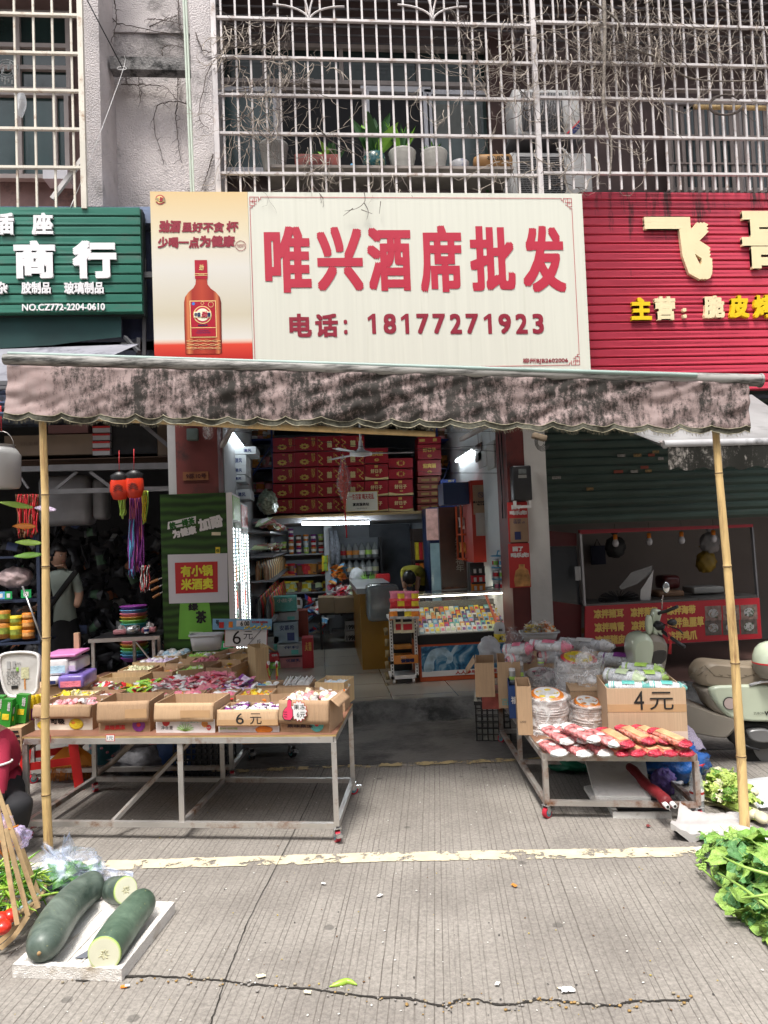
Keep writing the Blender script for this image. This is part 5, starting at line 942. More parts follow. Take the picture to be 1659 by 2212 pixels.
def sack(u,v):
 p=K[0].lerp(K[1],u).lerp(K[3].lerp(K[2],u),v);e=1-max(abs(u-.5),abs(v-.5))*2;fold=.06*max(0,1-u*5)*(.5+.5*math.sin(v*7+1));return p+V((0,0,.022+.02*min(1,e*3)+.016*NZ.noise(V((u*4,v*3,2)))+.006*NZ.noise(V((u*15,v*12,6)))+fold-.02*(u>.98)))
g=M();g.grid(sack,60,26);g.grid(lambda u,v:sack(u,0)+V((0,.0,-.035*v*(1-.3*math.sin(u*22)))),60,3);g.grid(lambda u,v:sack(0,u)+V((.02*math.sin(v*3),0,-.06*v)),20,4);tag(g.build('woven_sack',SACK),'flattened white woven sack with a folded mouth beside the road line','sack')
PAP=mt('white paper sheet',(.74,.74,.73),.6,.03,5);q=[(1498,1832),(1538,1875),(1588,1937),(1659,2011),(1800,2120),(1900,1900),(1680,1790),(1560,1822)];g=M();K=[atz(*p,.006)for p in q];g.add(K+[k+V((0,0,.003))for k in K],[tuple(range(8))[::-1],tuple(range(8,16))]+[(i,(i+1)%8,8+(i+1)%8,8+i)for i in range(8)]);tag(g.build('plastic_sheet',PAP),'white sheet spread on the road under the squash greens','sheet')
q=[(1560,1690),(1625,1742),(1760,1760),(1760,1665),(1590,1668)];K=[atz(*p,.02)for p in q];g=M();g.grid(lambda u,v:K[0].lerp(K[1],v).lerp(K[3].lerp(K[2],v),u)+V((0,0,.02*NZ.noise(V((u*6,v*6,3)))+.008*NZ.noise(V((u*20,v*20,3))))),26,20);tag(g.build('plastic_sheet',WB),'crinkled milky plastic sheet behind the bamboo pole','sheet')
for x,y,z,s_,l in((592,470,.45,.085,'loose clear bag squeezed between the rose lid and the red lid'),(905,500,.50,.08,'clear crinkled bag against the side of the big carton'),(640,690,.38,.06,'clear bag end drooping between the two orange lidded stacks'),(880,330,.66,.07,'clear bag of spoons behind the red lidded bowls')):
 a=atz(*zC(x,y),z+s_);crumple('clear_bag',l,(a.x,a.y+.04,z),(s_,s_*.8,s_),FILMB,knot=False,amp=.35,seed=int(x))
def melonmat(name,dark=(.024,.045,.034),bloom=(.20,.25,.21),amt=.85):
 m=bpy.data.materials.new(name);m.use_nodes=True;t=m.node_tree;b=t.nodes['Principled BSDF'];N=t.nodes.new;L=t.links.new;tc=N('ShaderNodeTexCoord')
 n=N('ShaderNodeTexNoise');n.inputs['Scale'].default_value=7;n.inputs['Detail'].default_value=9;n.inputs['Roughness'].default_value=.65;n.inputs['Distortion'].default_value=.6;L(tc.outputs['Object'],n.inputs[0])
 r=N('ShaderNodeMapRange');r.inputs[1].default_value=.34;r.inputs[2].default_value=.66;r.inputs[4].default_value=amt;L(n.outputs[0],r.inputs[0])
 mx=N('ShaderNodeMix');mx.data_type='RGBA';mx.inputs[6].default_value=(*dark,1);mx.inputs[7].default_value=(*bloom,1);L(r.outputs[0],mx.inputs[0])
 n2=N('ShaderNodeTexNoise');n2.inputs['Scale'].default_value=90;n2.inputs['Detail'].default_value=3;L(tc.outputs['Object'],n2.inputs[0]);r2=N('ShaderNodeMapRange');r2.inputs[1].default_value=.70;r2.inputs[2].default_value=.74;L(n2.outputs[0],r2.inputs[0])
 m2=N('ShaderNodeMix');m2.data_type='RGBA';L(r2.outputs[0],m2.inputs[0]);L(mx.outputs[2],m2.inputs[6]);m2.inputs[7].default_value=(.35,.34,.14,1);L(m2.outputs[2],b.inputs['Base Color'])
 b.inputs['Roughness'].default_value=.42;bp=N('ShaderNodeBump');bp.inputs['Strength'].default_value=.15;bp.inputs['Distance'].default_value=.01;L(n.outputs[0],bp.inputs['Height']);L(bp.outputs[0],b.inputs['Normal']);return m
c0,c1,c2=atz(27,2112),atz(263,2122),atz(378,1972);c3=c0+(c2-c1);U_=(c1-c0);rz=math.atan2(U_.y,U_.x);r=E('foam_tray','white styrofoam tray lying on the road with the winter melons in it','tray',None,c0,rz);Wt=U_.length
iv=Matrix.Rotation(-rz,3,'Z');e2=iv@(c2-c1);sh=lambda u,v,z:V((Wt*u+e2.x*v,e2.y*v,z));
g=M();N_=40
def lid(u,v):
 e=min(u*Wt,(1-u)*Wt,v*e2.y,(1-v)*e2.y);z=.048 if e<.028 else(.048-(e-.028)*2.2 if e<.040 else .022);return sh(u,v,z)+V((0,0,.0022*NZ.noise(V((u*30,v*50,0)))))
g.grid(lid,70,90)
for a_,b_ in(((0,0),(1,0)),((1,0),(1,1)),((1,1),(0,1)),((0,1),(0,0))):g.grid(lambda u,v:sh(a_[0]+(b_[0]-a_[0])*u,a_[1]+(b_[1]-a_[1])*u,.001+.047*v)+V((.0035*NZ.noise(V((u*24,v*6,a_[0]*9+b_[1]*4))),.0035*NZ.noise(V((u*22,v*5,4+b_[0]*5))),0)),60,6)
for k in range(1,6):u0=.12+.14*k;g.slab([sh(u0,.08,.0225),sh(u0+.012,.08,.0225),sh(u0+.012,.92,.0225),sh(u0,.92,.0225)],(0,0,.004))
g.build('tray_body',mt('bright styrofoam',(.74,.71,.67),.7,.05,9,bump=.5,bscale=180,dirt=(.50,.42,.32),dirtamt=.28,dscale=5),r)
g=M();g.slab([sh(.46,.18,.027),sh(.56,.19,.027),sh(.66,.42,.027),sh(.60,.45,.027)],(0,0,.003));g.build('paper_slip',mt('dark slip',(.16,.17,.20),.3),r)
def smoothpath(P,n=40):
 P=[V(p)for p in P];out=[]
 for i in range(n+1):
  t=i/n*(len(P)-1);k=min(int(t),len(P)-2);f=t-k;p0,p1,p2,p3=P[max(k-1,0)],P[k],P[k+1],P[min(k+2,len(P)-1)]
  out.append(.5*((2*p1)+(p2-p0)*f+(2*p0-5*p1+4*p2-p3)*f*f+(3*p1-p0-3*p2+p3)*f**3))
 return out
def melon(label,P,rmax,mat,cut=False,name='winter_melon'):
 loc=V(P[0]);loc.z=.024;r=E(name,label,'winter melon','winter melons on the foam tray',loc);pts=smoothpath([V(p)-loc for p in P]);n=len(pts);rad=[]
 for i in range(n):
  t=i/(n-1);e=1.
  if not cut and t<.22:e=math.sqrt(max(0,1-((.22-t)/.22)**2.2))
  if t>.80:e=math.sqrt(max(0,1-((t-.80)/.20)**2.2))
  rad.append(max(.001,rmax*e*(.96+.05*math.sin(t*5))))
 g=M();g.tube(pts,rad,30);g.build('rind',mat,r)
 if cut:
  d=(pts[0]-pts[1]).normalized();a=d.orthogonal().normalized();b=d.cross(a);g=M();ringp=lambda k,o:[pts[0]+(a*math.cos(6.2832*i/36)+b*math.sin(6.2832*i/36))*rmax*.96*k+d*o for i in range(36)]
  for k0,o0,k1,o1,m_ in((1,0,.965,.004,0),(.965,.004,.88,.005,1),(.88,.005,.45,.0055,2),(.45,.0055,.10,.005,2)):g.add(ringp(k0,o0)+ringp(k1,o1),[(i,(i+1)%36,36+(i+1)%36,36+i)for i in range(36)],m_,True)
  g.add(ringp(.10,.005),[tuple(range(36))],2);g.build('cut_face',[mt('lime rind',(.33,.48,.10),.4,.1),mt('pale lime flesh',(.62,.70,.36),.35,.06),mt('wet white flesh',(.72,.72,.55),.3,.06,14,spec=.7)],r)
  g=M()
  for i in range(26):t=i*.77;q=.04+.20*random.random();c_=pts[0]+(a*math.cos(t)+b*math.sin(t))*rmax*q+d*.0055;g.tube([c_,c_+(a*math.cos(t)+b*math.sin(t))*.009],[.0018,.0009],5)
  g.build('seeds',mt('seed pale',(.58,.56,.36),.5),r)
 else:
  d=(pts[0]-pts[2]).normalized();g=M();g.tube([pts[1]-d*.004,pts[0]+d*.006],[.010,.006],8);g.build('stem_scar',mt('stem brown',(.35,.22,.10),.8),r)
 return r
zF=lambda x,y:(.2441*x,1647+.2441*y)
MM=melonmat('waxy melon rind')
A_=[atz(*zF(x,y),.098)for x,y in((345,1690),(455,1485),(590,1290),(760,1130),(905,1060))]
melon('whole long dark green winter melon, curved, nearest the basket',A_,.073,MM)
B_=[atz(*zF(x,y),.093)for x,y in((925,1690),(1060,1490),(1190,1320),(1300,1200))]
melon('cut winter melon showing its round white flesh to the street',B_,.066,melonmat('melon rind mottled',(.025,.055,.034),(.17,.25,.18),.75),True)
c_=atz(*zF(1110,1130),.105);melon('short end piece of winter melon with a pale tilted cut face',[c_,c_+V((-.05,.05,-.02)),c_+V((-.09,.10,-.035))],.058,MM,True)
bc_=atz(-45,1958,.10);rb=E('wicker_basket','round basket woven of bamboo and pale blue strips, holding chillies and tomatoes','basket',None,(bc_.x,bc_.y,0));RBK=.25
BAM=mt('split bamboo strip',(.52,.37,.20),.5,.18,6,stretch=(4,4,4),dirt=(.25,.15,.08),dirtamt=.2);BST=mt('pale blue strip',(.42,.56,.56),.4,.12,6)
g=M();prof=lambda z:RBK*(.62+.38*math.sin(min(1,z/.115)*1.45))
for k in range(13):
 z=.008+.009*k;R_=prof(z)
 for j in range(64):
  a,b=6.2832*j/64,6.2832*(j+1.02)/64;o=.003 if(j+k)%2 else-.003;m_=1 if(k%4)<2 else 0;n_=R_+o
  g.add([(n_*math.cos(a),n_*math.sin(a),z),(n_*math.cos(b),n_*math.sin(b),z+.001),(n_*math.cos(b)*1.01,n_*math.sin(b)*1.01,z+.0095),(n_*math.cos(a)*1.01,n_*math.sin(a)*1.01,z+.009)],[(0,1,2,3)],m_)
g.lathe([(0,.004),(prof(0),.006)],n=40);g.build('woven_body',[BAM,BST],rb)
g=M();g.tube([(prof(.12)*1.02*math.cos(a),prof(.12)*1.02*math.sin(a),.122)for a in[6.2832*i/60 for i in range(61)]],.009,8);g.tube([(prof(.12)*.97*math.cos(a),prof(.12)*.97*math.sin(a),.130)for a in[6.2832*i/60 for i in range(61)]],.007,8,1);g.build('rim',[BAM,BST],rb)
for p0,p1 in(((-10,1720),(37,1998)),((12,1790),(60,1979)),((-8,1700),(82,1962)),((12,1740),(84,1935)),((0,2050),(60,1979)),((-60,2080),(85,1950))):
 low=p0[1]>1900;b=atz(*p1,.125);a=aty(*p0,b.y+(.06 if not low else 0))if not low else atz(*p0,.03);k=(a+b)/2+V((0,0,-.0 if not low else-.015));g=M();P_s=smoothpath([a,k,b],10);dirv=(b-a).normalized();sd=dirv.cross(V((0,1,0))).normalized()*.0095
 for i in range(10):g.slab([P_s[i]-sd,P_s[i]+sd,P_s[i+1]+sd,P_s[i+1]-sd],(0,.005,0))
 onto(rb,g).build('handle_strip',BAM,rb)
GCH=[mt('chilli green',(.16,.36,.03),.22,.2,10,spec=.7),mt('dark chilli green',(.05,.17,.02),.22,.2,10,spec=.7),mt('lime chilli',(.32,.50,.06),.25,.1,10,spec=.7)]
g=M()
for i in range(230):
 a=random.uniform(-1.6,2.6);q=RBK*math.sqrt(random.random())*.98;c_=V((q*math.cos(a),q*math.sin(a)*.9+.02,.13+.13*(1-(q/RBK)**2)*random.random()+.02*random.random()));d=V((rng(),rng(),rng()*.6-.15)).normalized();s_=V((rng(),rng(),rng()))*.03;L_=random.uniform(.07,.12)
 P_s=[c_+d*L_*t+s_*t*t for t in(0,.25,.5,.75,1)];P_s=[p if p.xy.length<RBK*1.12 or p.z>.12 else V((p.x,p.y,.125))for p in P_s];g.tube(P_s,[.004,.0062,.0058,.0042,.001],6,random.choice([0,0,1,2]));g.tube([P_s[0],P_s[0]-d*.02],.0014,4,2)
o=g.build('green_chillies',GCH);o.location=rb.location;tag(o,'heap of long green chillies filling the basket','chillies',None,'stuff')
TOM=mt('tomato red',(.62,.03,.015),.18,.12,6,spec=.7)
for k,(x,y,l)in enumerate(((2,1985,'tomato touching the inner bamboo handle strip, highest of three'),(22,1978,'tomato between two bamboo handle strips'),(6,2003,'lowest tomato against the basket wall'))):
 c_=atz(x,y,.13);g=M();g.ell((0,0,0),(.032,.032,.027),20,14,jit=.02);ob=g.build('tomato',TOM);ob.location=c_;tag(ob,l,'tomato','tomatoes in the basket')
LILF=clearmat('lilac film',(.66,.56,.84),.5,.2,8)
c_=aty(12,1800,rb.location.y+.04);crumple('plastic_bag','clear and lilac plastic knotted round the basket handles, upper lump',(c_.x,c_.y-.03,c_.z-.02),(.045,.04,.055),LILF,knot=False,amp=.3,seed=21);c_=aty(48,1808,rb.location.y+.02);crumple('plastic_bag','clear and lilac plastic bulging over the basket handles, lower lump',(c_.x,c_.y-.03,c_.z-.035),(.05,.045,.045),LILF,knot=False,amp=.3,seed=23)
g=M();rb_=aty(20,1785,rb.location.y-.03)
for k in range(6):g.tube([rb_+V((rng()*.03,-.02,rng()*.01)),rb_+V((rng()*.05,-.04,-.05)),rb_+V((.03*rng(),-.03,-.12-.04*random.random()))],.0018,4)
g.tube([rb_+V((-.05,-.03,.01)),rb_+V((0,-.05,0)),rb_+V((.05,-.03,.012))],.004,5);tag(g.build('red_string',cm('orange')),'red plastic string tied round the basket handles','string')
BLF=clearmat('bluish film',(.66,.74,.92),.34,.2,6);c_=atz(128,1935,0)
crumple('plastic_bag','open bluish clear plastic bag with green vegetables inside behind the melons',(c_.x,c_.y+.10,0),(.17,.14,.08),BLF,knot=False,amp=.22,seed=31,seg=56)
g=M()
for(fx,fy,tx,ty,w_)in((150,1868,147,1803,.05),(140,1868,92,1822,.035),(165,1872,180,1850,.03),(175,1880,286,1890,.06),(170,1888,270,1920,.05)):
 a,b=aty(fx,fy,c_.y+.1),aty(tx,ty,c_.y+.06+.02*rng());d=b-a;s_=d.cross(V((0,1,0))).normalized()
 g.grid(lambda u,v:a+d*v+s_*(u-.5)*w_*2*(1-.75*v)*(.35+v)+V((0,.02*math.sin(u*9+v*4),.008*math.sin(u*17))),14,8)
o=g.build('bag_mouth',BLF);tag(o,'crumpled knotted mouth of the bluish bag, spread out like wings','plastic bag')
g=M()
for i in range(26):packet(g,(c_.x+rng()*.11,c_.y+.1+rng()*.08,.02+.05*random.random()),.09,.05,.02,i%2,0,rrot(.6),i)
stuff('leafy_greens',g,[mt('leaf dark',(.05,.20,.03),.5,.3,10),mt('leaf mid',(.14,.34,.05),.5,.3,10)],'green vegetables seen through the bluish plastic bag','vegetables')
def leaf(g,c,nrm_rot,s,m,lobes=5,curl=.25,seed=0):
 n=40;out=[];mid=[]
 for i in range(n):
  t=6.2832*i/n;q=1-.22*abs(math.sin(t*lobes/2+.3))**.9+.045*math.sin(t*15+seed);q*=(1-.75*math.exp(-((t-math.pi)/.22)**2))if abs(t-math.pi)<.8 else 1
  x,y=q*math.cos(t)*s,q*math.sin(t)*s*.92;z=-curl*(x*x+y*y)/s+.22*s*abs(y/s)*.7+.10*s*math.sin(t*6+seed)+.07*s*math.sin(t*13+seed*2);out.append(V(c)+nrm_rot@V((x,y,z)));x*=.5;y*=.5;mid.append(V(c)+nrm_rot@V((x,y,-curl*(x*x+y*y)/s+.22*s*abs(y/s)*.7+.03*s*math.sin(t*5+seed))))
 g.add([V(c)]+mid+out,[(0,1+i,1+(i+1)%n)for i in range(n)],m,True);g.add(mid+out,[(i,n+i,n+(i+1)%n,(i+1)%n)for i in range(n)],m,True)
 for k in range(5):
  a=(k-2)*1.05;e=.85;g.tube([V(c)+nrm_rot@V((math.cos(a)*s*e*q_,math.sin(a)*s*e*.92*q_,-curl*(s*e*q_)**2/s+.22*s*abs(math.sin(a)*e*q_)*.7+.0015))for q_ in(0,.5,1)],[.0016,.001,.0005],4,3)
LG=[]
for nm,c_ in(('squash leaf light',(.26,.42,.085)),('squash leaf mid',(.18,.34,.065)),('squash leaf blue',(.10,.25,.08))):
 m=mt(nm,c_,.5,.35,26,bump=.6,bscale=60);b=m.node_tree.nodes['Principled BSDF'];b.inputs['Subsurface Weight'].default_value=.0;LG.append(m)
STM=mt('squash stem',(.30,.48,.10),.4,.12,12);VEI=mt('leaf vein',(.45,.60,.20),.5)
rt=E('squash_greens','heap of fresh squash vine tips with broad lobed leaves on the white sheet','squash greens',None,atz(1640,1930))
def pxz(x,y,z):return atz(x,y,z)
LP=[(1560,1812,.14,.07,1),(1590,1830,.18,.085,0),(1612,1818,.20,.10,0),(1640,1850,.2,.11,0),(1585,1858,.15,.10,0),(1660,1835,.2,.1,1),(1614,1868,.17,.085,2),(1648,1880,.18,.09,2),(1540,1830,.10,.055,1),(1560,1845,.1,.06,1),(1525,1822,.07,.04,1),(1545,1818,.1,.05,0),(1570,1890,.07,.055,0),(1596,1905,.06,.06,0),(1680,1870,.18,.11,0),(1650,1915,.12,.1,0),(1690,1920,.12,.11,1),(1600,1935,.06,.10,0),(1640,1950,.07,.10,0),(1618,1972,.05,.09,0),(1660,1975,.06,.1,0),(1695,1965,.07,.1,1),(1650,1998,.03,.08,1),(1690,2010,.04,.1,0),(1625,1900,.1,.07,1),(1570,1815,.16,.05,2),(1520,1852,.04,.035,0),(1700,1830,.22,.12,0),(1720,1880,.2,.12,2),(1720,1950,.1,.12,0)]
for wv in range(3):
 g=M()
 for i,(x,y,z,s,m_)in enumerate(LP):
  p=pxz(x+(rng()*22 if wv else 0),y+(rng()*14 if wv else 0),max(.02,z-(0,.05,-.015,.02)[wv]));rot=Matrix.Rotation(rng()*3.1,3,'Z')@Matrix.Rotation(rng()*.8,3,'X')@Matrix.Rotation(.35+rng()*.6,3,'Y');leaf(g,p,rot,s*(1.15,.95,.6,.5)[wv],(m_+wv)%3,5,.3+.3*random.random(),i)
 onto(rt,g).build('leaves',LG+[VEI],rt)
for k,P_s in enumerate((((1472+30,1868,.03),(1520,1880,.05),(1560,1912,.04),(1620,1930,.05),(1680,1934,.06)),((1585,1875,.09),(1620,1895,.11),(1680,1905,.12)),((1540,1835,.12),(1560,1862,.10),(1600,1880,.08)),((1600,1820,.2),(1640,1822,.2),(1700,1850,.2)),((1535,1874,.03),(1545,1900,.04),(1585,1930,.03)),((1560,1850,.22),(1605,1872,.24),(1665,1890,.23)),((1600,1940,.14),(1640,1935,.17),(1700,1925,.18)),((1550,1885,.10),(1600,1915,.16),(1660,1960,.14)))):
 pts=smoothpath([pxz(*p)for p in P_s],16);g=M();g.tube(pts,[.0035+.004*i/16 for i in range(17)],7);onto(rt,g).build('stem',STM,rt)
g=M()
for i in range(40):
 p=pxz(1515+rng()*9+random.choice([0,0,30]),1872+rng()*6-random.choice([0,30]),.05);g.ell(p,(.008,.006,.005),6,4,0)
for i in range(26):
 p=pxz(random.uniform(1525,1620),random.uniform(1800,1835),.13);g.tube(smoothpath([p,p+V((rng()*.05,rng()*.03,.03)),p+V((rng()*.1,rng()*.04,.02*rng()))],8),.0011,4)
onto(rt,g).build('tendrils',STM,rt)
CBG=[mt('cabbage white',(.66,.62,.42),.4,.12,9,bump=.3),mt('cabbage lime',(.42,.54,.12),.4,.2,12,bump=.4),mt('cabbage green',(.12,.28,.03),.45,.3,14,bump=.4)]
def cabbage(label,x,y,z,s,rz,seed):
 c_=atz(x,y,z);r=E('mustard_cabbage',label,'cabbage','bunched mustard cabbages behind the pole',(c_.x,c_.y,0),rz);g=M()
 for k in range(7):
  a=k*.9+seed;w_=s*.28;g.grid(lambda u,v:(-s*.5+s*1.1*v,w_*(u-.5)*1.5*(.45+.75*v)+.018*math.sin(a)*(.3+v),z+.02*math.cos(a)+.012*k*.35-.02*abs(u-.5)*2+.03*v*v*math.sin(a*1.7)+.008*math.sin(u*14+v*9+k)*v),10,12,0 if k<4 else 1)
 g.ell((-s*.42,0,z),(s*.22,s*.14,s*.12),14,8,0,jit=.08)
 for k in range(26):leaf(g,(s*.25+rng()*s*.3,rng()*s*.25,z+.02+.05*random.random()),rrot(.9),.032,random.choice([1,1,2]),7,.5,k)
 g.build('leaves',CBG+[VEI],r);return r
cabbage('mustard cabbage with a fat white base, nearest the bottle',1562,1726,.05,.24,1.9,1);cabbage('mustard cabbage lying in the middle of its bunch',1590,1742,.04,.24,1.75,3);cabbage('mustard cabbage just behind the bamboo pole, pale root end forward',1622,1750,.04,.24,1.5,5);cabbage('mustard cabbage on top with loose dark green leaves',1585,1700,.10,.22,2.1,8)
g=M()
for i in range(120):
 p=atz(random.uniform(1533,1585),random.uniform(1662,1725),.02+.12*random.random());leaf(g,p,rrot(1.2),.022+.014*random.random(),random.choice([1,2,2,0]),7,.5,i)
stuff('loose_leaves',g,CBG+[VEI],'loose frilly mustard leaves piled beside the water bottle','leaves')
def C8z(x,y):return atz(*[(700+x*1.2055)/1.8517,(2900+y*1.2055)/1.8517],.006)
P_s=[C8z(512,868),C8z(545,858),C8z(575,850),C8z(604,862)];g=M();g.tube(smoothpath(P_s,12),[.002,.003,.006,.009,.011,.012,.012,.011,.010,.009,.007,.004,.002],8);tag(g.build('green_chilli',GCH[2]),'single green chilli dropped on the road near the crack','chilli')
for k,(x,y,s,m_,nm,l)in enumerate(((1300,880,.022,WHITE,'paper_scrap','torn white strip on the road'),(268+0,0,0,None,'',''),(493,527,.010,WHITE,'paper_scrap','small white scrap in the open road beyond the line'),(680,567,.012,WHITE,'paper_scrap','curled white scrap near the middle of the road'),(1125,533,.014,cm('amber'),'dry_leaf','brown dry leaf on the road before the rusty table'),(285,835,.014,cm('cream'),'dry_leaf','yellowish leaf on the road by the joint'),(1570,336,.014,mt('maroon scrap',(.18,.03,.03),.7),'dry_leaf','dark red scrap behind the rusty caster'),(440,888,.012,cm('cream'),'pebble','pale pebble lying in the road crack'),(1070,860,.010,WHITE,'paper_scrap','white crumb between chilli and torn strip'))):
 if not m_:continue
 c_=C8z(x,y);g=M();g.grid(lambda u,v:(s*(u-.5)*2.2+.2*s*math.sin(v*5),s*(v-.5)*1.4,.003+.35*s*abs(NZ.noise(V((u*3,v*3,k))))),6,4);o=g.build(nm,m_);o.location=c_;o.rotation_euler=(0,0,k*1.3);tag(o,l,{'paper_scrap':'paper','dry_leaf':'leaf','pebble':'pebble'}[nm])
c_=atz(268,2132,.005);g=M();g.box((-.012,-.006,0),(.012,.006,.004));g.box((.004,-.0065,.0045),(.020,.006,.006),1);o=g.build('sweet_wrapper',[cm('orange'),WHITE]);o.location=c_;tag(o,'orange and white sweet wrapper in front of the foam tray','wrapper')
def puff(mb,pts,fr,w0,th,m=0,k=3,infl=.12):
 cx=sum(p[0]for p in pts)/len(pts);cy=sum(p[1]for p in pts)/len(pts);n=len(pts);L_=[]
 for s_,w in((1-infl*2.2,-.5),(1-infl*.8,-.46),(1,-.30),(1,.30),(1-infl*.8,.46),(1-infl*2.2,.5)):L_.append([fr(cx+(p[0]-cx)*s_,cy+(p[1]-cy)*s_,w0+th*w)for p in pts])
 vs=sum(L_,[]);q=len(L_);mb.add(vs,[(j*n+i,j*n+(i+1)%n,(j+1)*n+(i+1)%n,(j+1)*n+i)for j in range(q-1)for i in range(n)],m,True);mb.add(L_[0],[tuple(range(n))[::-1]],m);mb.add(L_[-1],[tuple(range(n))],m)
def spl(pts,n=5):
 out=[];k=len(pts)
 for i in range(k):
  p0,p1,p2,p3=[V((*pts[(i+j-1)%k],0))for j in range(4)]
  for a in range(n):f=a/n;q=.5*((2*p1)+(p2-p0)*f+(2*p0-5*p1+4*p2-p3)*f*f+(3*p1-p0-3*p2+p3)*f**3);out.append((q.x,q.y))
 return out
FSC=Fr((2.3,4.80,0),(math.cos(-.2),math.sin(-.2),0));sc=E('motor_scooter','mint green scooter with a quilted taupe seat parked behind the bowl table','scooter',None,FSC(.35,0,0))
MINT=mt('mint paint',(.52,.58,.44),.18,.03,4,spec=.7,coat=.5);TAU=mt('taupe plastic',(.25,.22,.18),.45,.08,5);SEA=mt('taupe vinyl',(.27,.22,.16),.42,.08,5)
def PXs(pts):return[FSC.px(*p)for p in pts]
def scp(name,pts,w0,th,mat,infl=.12):g=M();puff(g,spl(PXs(pts)),FSC,w0,th,0,infl=infl);return onto(sc,g).build(name,mat,sc)
seat=scp('seat',[(1497,1468),(1495,1448),(1506,1431),(1524,1425),(1560,1428),(1620,1432),(1700,1430),(1712,1462),(1640,1476),(1560,1478),(1512,1476)],0,.26,SEA,.10)
g=M()
for i in range(9):
 for s_ in(-1,1):a=FSC(*FSC.px(1510+i*17,1433),.10-.005*i);b=FSC(*FSC.px(1510+i*17+s_*34,1452),.132);g.tube([a,(a+b)/2+V((0,-.006,.004)),b],.0022,4)
g.tube([FSC(*FSC.px(x,y),.13)for x,y in((1508,1430),(1530,1452),(1580,1458),(1640,1440),(1690,1432))],.003,5);onto(sc,g).build('quilt_seam',mt('seam brown',(.15,.12,.08),.7),seat)
scp('body_panel',[(1518,1487),(1524,1474),(1560,1471),(1620,1470),(1700,1478),(1770,1520),(1740,1545),(1650,1548),(1590,1546),(1558,1538),(1534,1514)],.10,.10,MINT,.06);scp('inner_body',[(1508,1478),(1600,1476),(1720,1480),(1740,1540),(1600,1548),(1560,1546),(1526,1526),(1512,1500)],0,.24,TAU,.06)
scp('floorboard',[(1440,1508),(1480,1512),(1530,1530),(1582,1546),(1562,1578),(1545,1583),(1500,1576),(1440,1562)],0,.30,TAU,.06);scp('apron',[(1357,1398),(1361,1376),(1376,1367),(1394,1368),(1402,1392),(1392,1450),(1390,1520),(1368,1530),(1362,1450)],0,.32,MINT,.08)
scp('leg_shield',[(1392,1372),(1412,1368),(1430,1382),(1428,1420),(1420,1470),(1440,1520),(1400,1530),(1386,1470),(1384,1410)],0,.30,TAU,.08);scp('glovebox',[(1398,1402),(1424,1398),(1424,1418),(1400,1432)],.142,.03,mt('dark hollow',(.05,.045,.04),.7),.1)
scp('headset_cover',[(1411,1316),(1426,1318),(1424,1334),(1418,1350),(1404,1348),(1406,1330)],0,.10,MINT,.15);scp('headset_cover',[(1404,1352),(1420,1350),(1428,1362),(1420,1374),(1406,1370)],.03,.1,MINT,.2);scp('headlamp_shell',[(1393,1330),(1400,1328),(1404,1345),(1402,1364),(1395,1368),(1391,1350)],.05,.08,MINT,.15)
g=M();q=lambda x,y,w:FSC(*FSC.px(x,y),w)
g.tube([q(1412,1342,.0),q(1420,1322,.05),q(1426,1315,.16),q(1441,1303,.24)],.012,8);g.tube([q(1412,1345,0),q(1426,1362,.08),q(1440,1375,.2),q(1452,1384,.28)],.012,8);g.tube([q(1425,1345,.1),q(1448,1352,.2),q(1452,1358,.24)],.005,6);g.ell(q(1418,1350,.06),(.035,.05,.035),14,8,jit=.2);g.ell(q(1440,1340,.12),(.03,.03,.022),12,8,jit=.2)
for k in range(5):g.tube([q(1410+k*3,1352,.05),q(1418+k*2,1372+k*4,.1),q(1424,1388+k*2,.08),q(1428,1392-k*3,.05),q(1420+k,1370,0)],.0035,5)
onto(sc,g).build('handlebar',BLACKP,sc);g=M();g.tube([q(1420,1312,.12),q(1419,1296,.13),q(1421,1282,.13)],.004,6);onto(sc,g);mo=g.build('mirror',STEEL,sc)
g=M();c_=q(1427,1266,.13);g.ell(c_,(.026,.010,.040),20,12);g.ell(c_+V((0,-.006,0)),(.023,.006,.036),20,12,1);onto(sc,g).build('mirror_head',[BLACKP,mt('mirror glass',(.7,.72,.72),.05,.5,18,metal=1.)],mo)
g=M()
for k in range(4):g.tube([q(1424+k*4,1345,.15),q(1432+k,1380,.17),q(1428+k*2,1404,.17)],.002,4)
for k in range(3):g.tube([q(1420,1310,.1),q(1432+k*3,1306+k,.14)],.002,4)
onto(sc,g).build('red_ribbon',cm('red'),sc)
g=M();g.T=None;cw=q(1668,1602,0);ax=FSC.N
for k in range(1):g.cyl(cw-ax*.05,cw+ax*.05,.235,n=40)
g.cyl(cw-ax*.055,cw+ax*.055,.15,n=32,m=1);g.cyl(cw+ax*.05,cw+ax*.075,.05,n=20,m=1);onto(sc,g).build('rear_wheel',[mt('tyre rubber',(.02,.02,.02),.8,.2,9),mt('grey rim',(.18,.18,.18),.4)],sc)
cw2=q(1390,1590,0);g=M();g.cyl(cw2-ax*.04,cw2+ax*.04,.20,n=36);g.cyl(cw2-ax*.045,cw2+ax*.045,.13,n=28,m=1);onto(sc,g).build('front_wheel',[MATS['tyre rubber'],MATS['grey rim']],sc)
scp('engine_cover',[(1598,1566),(1630,1562),(1652,1572),(1650,1588),(1620,1590),(1600,1582)],.13,.06,mt('engine grey',(.20,.20,.20),.35,.1,metal=.5),.1);scp('swing_arm',[(1560,1560),(1600,1552),(1690,1560),(1690,1600),(1620,1612),(1575,1600)],.04,.12,BLACKP,.1)
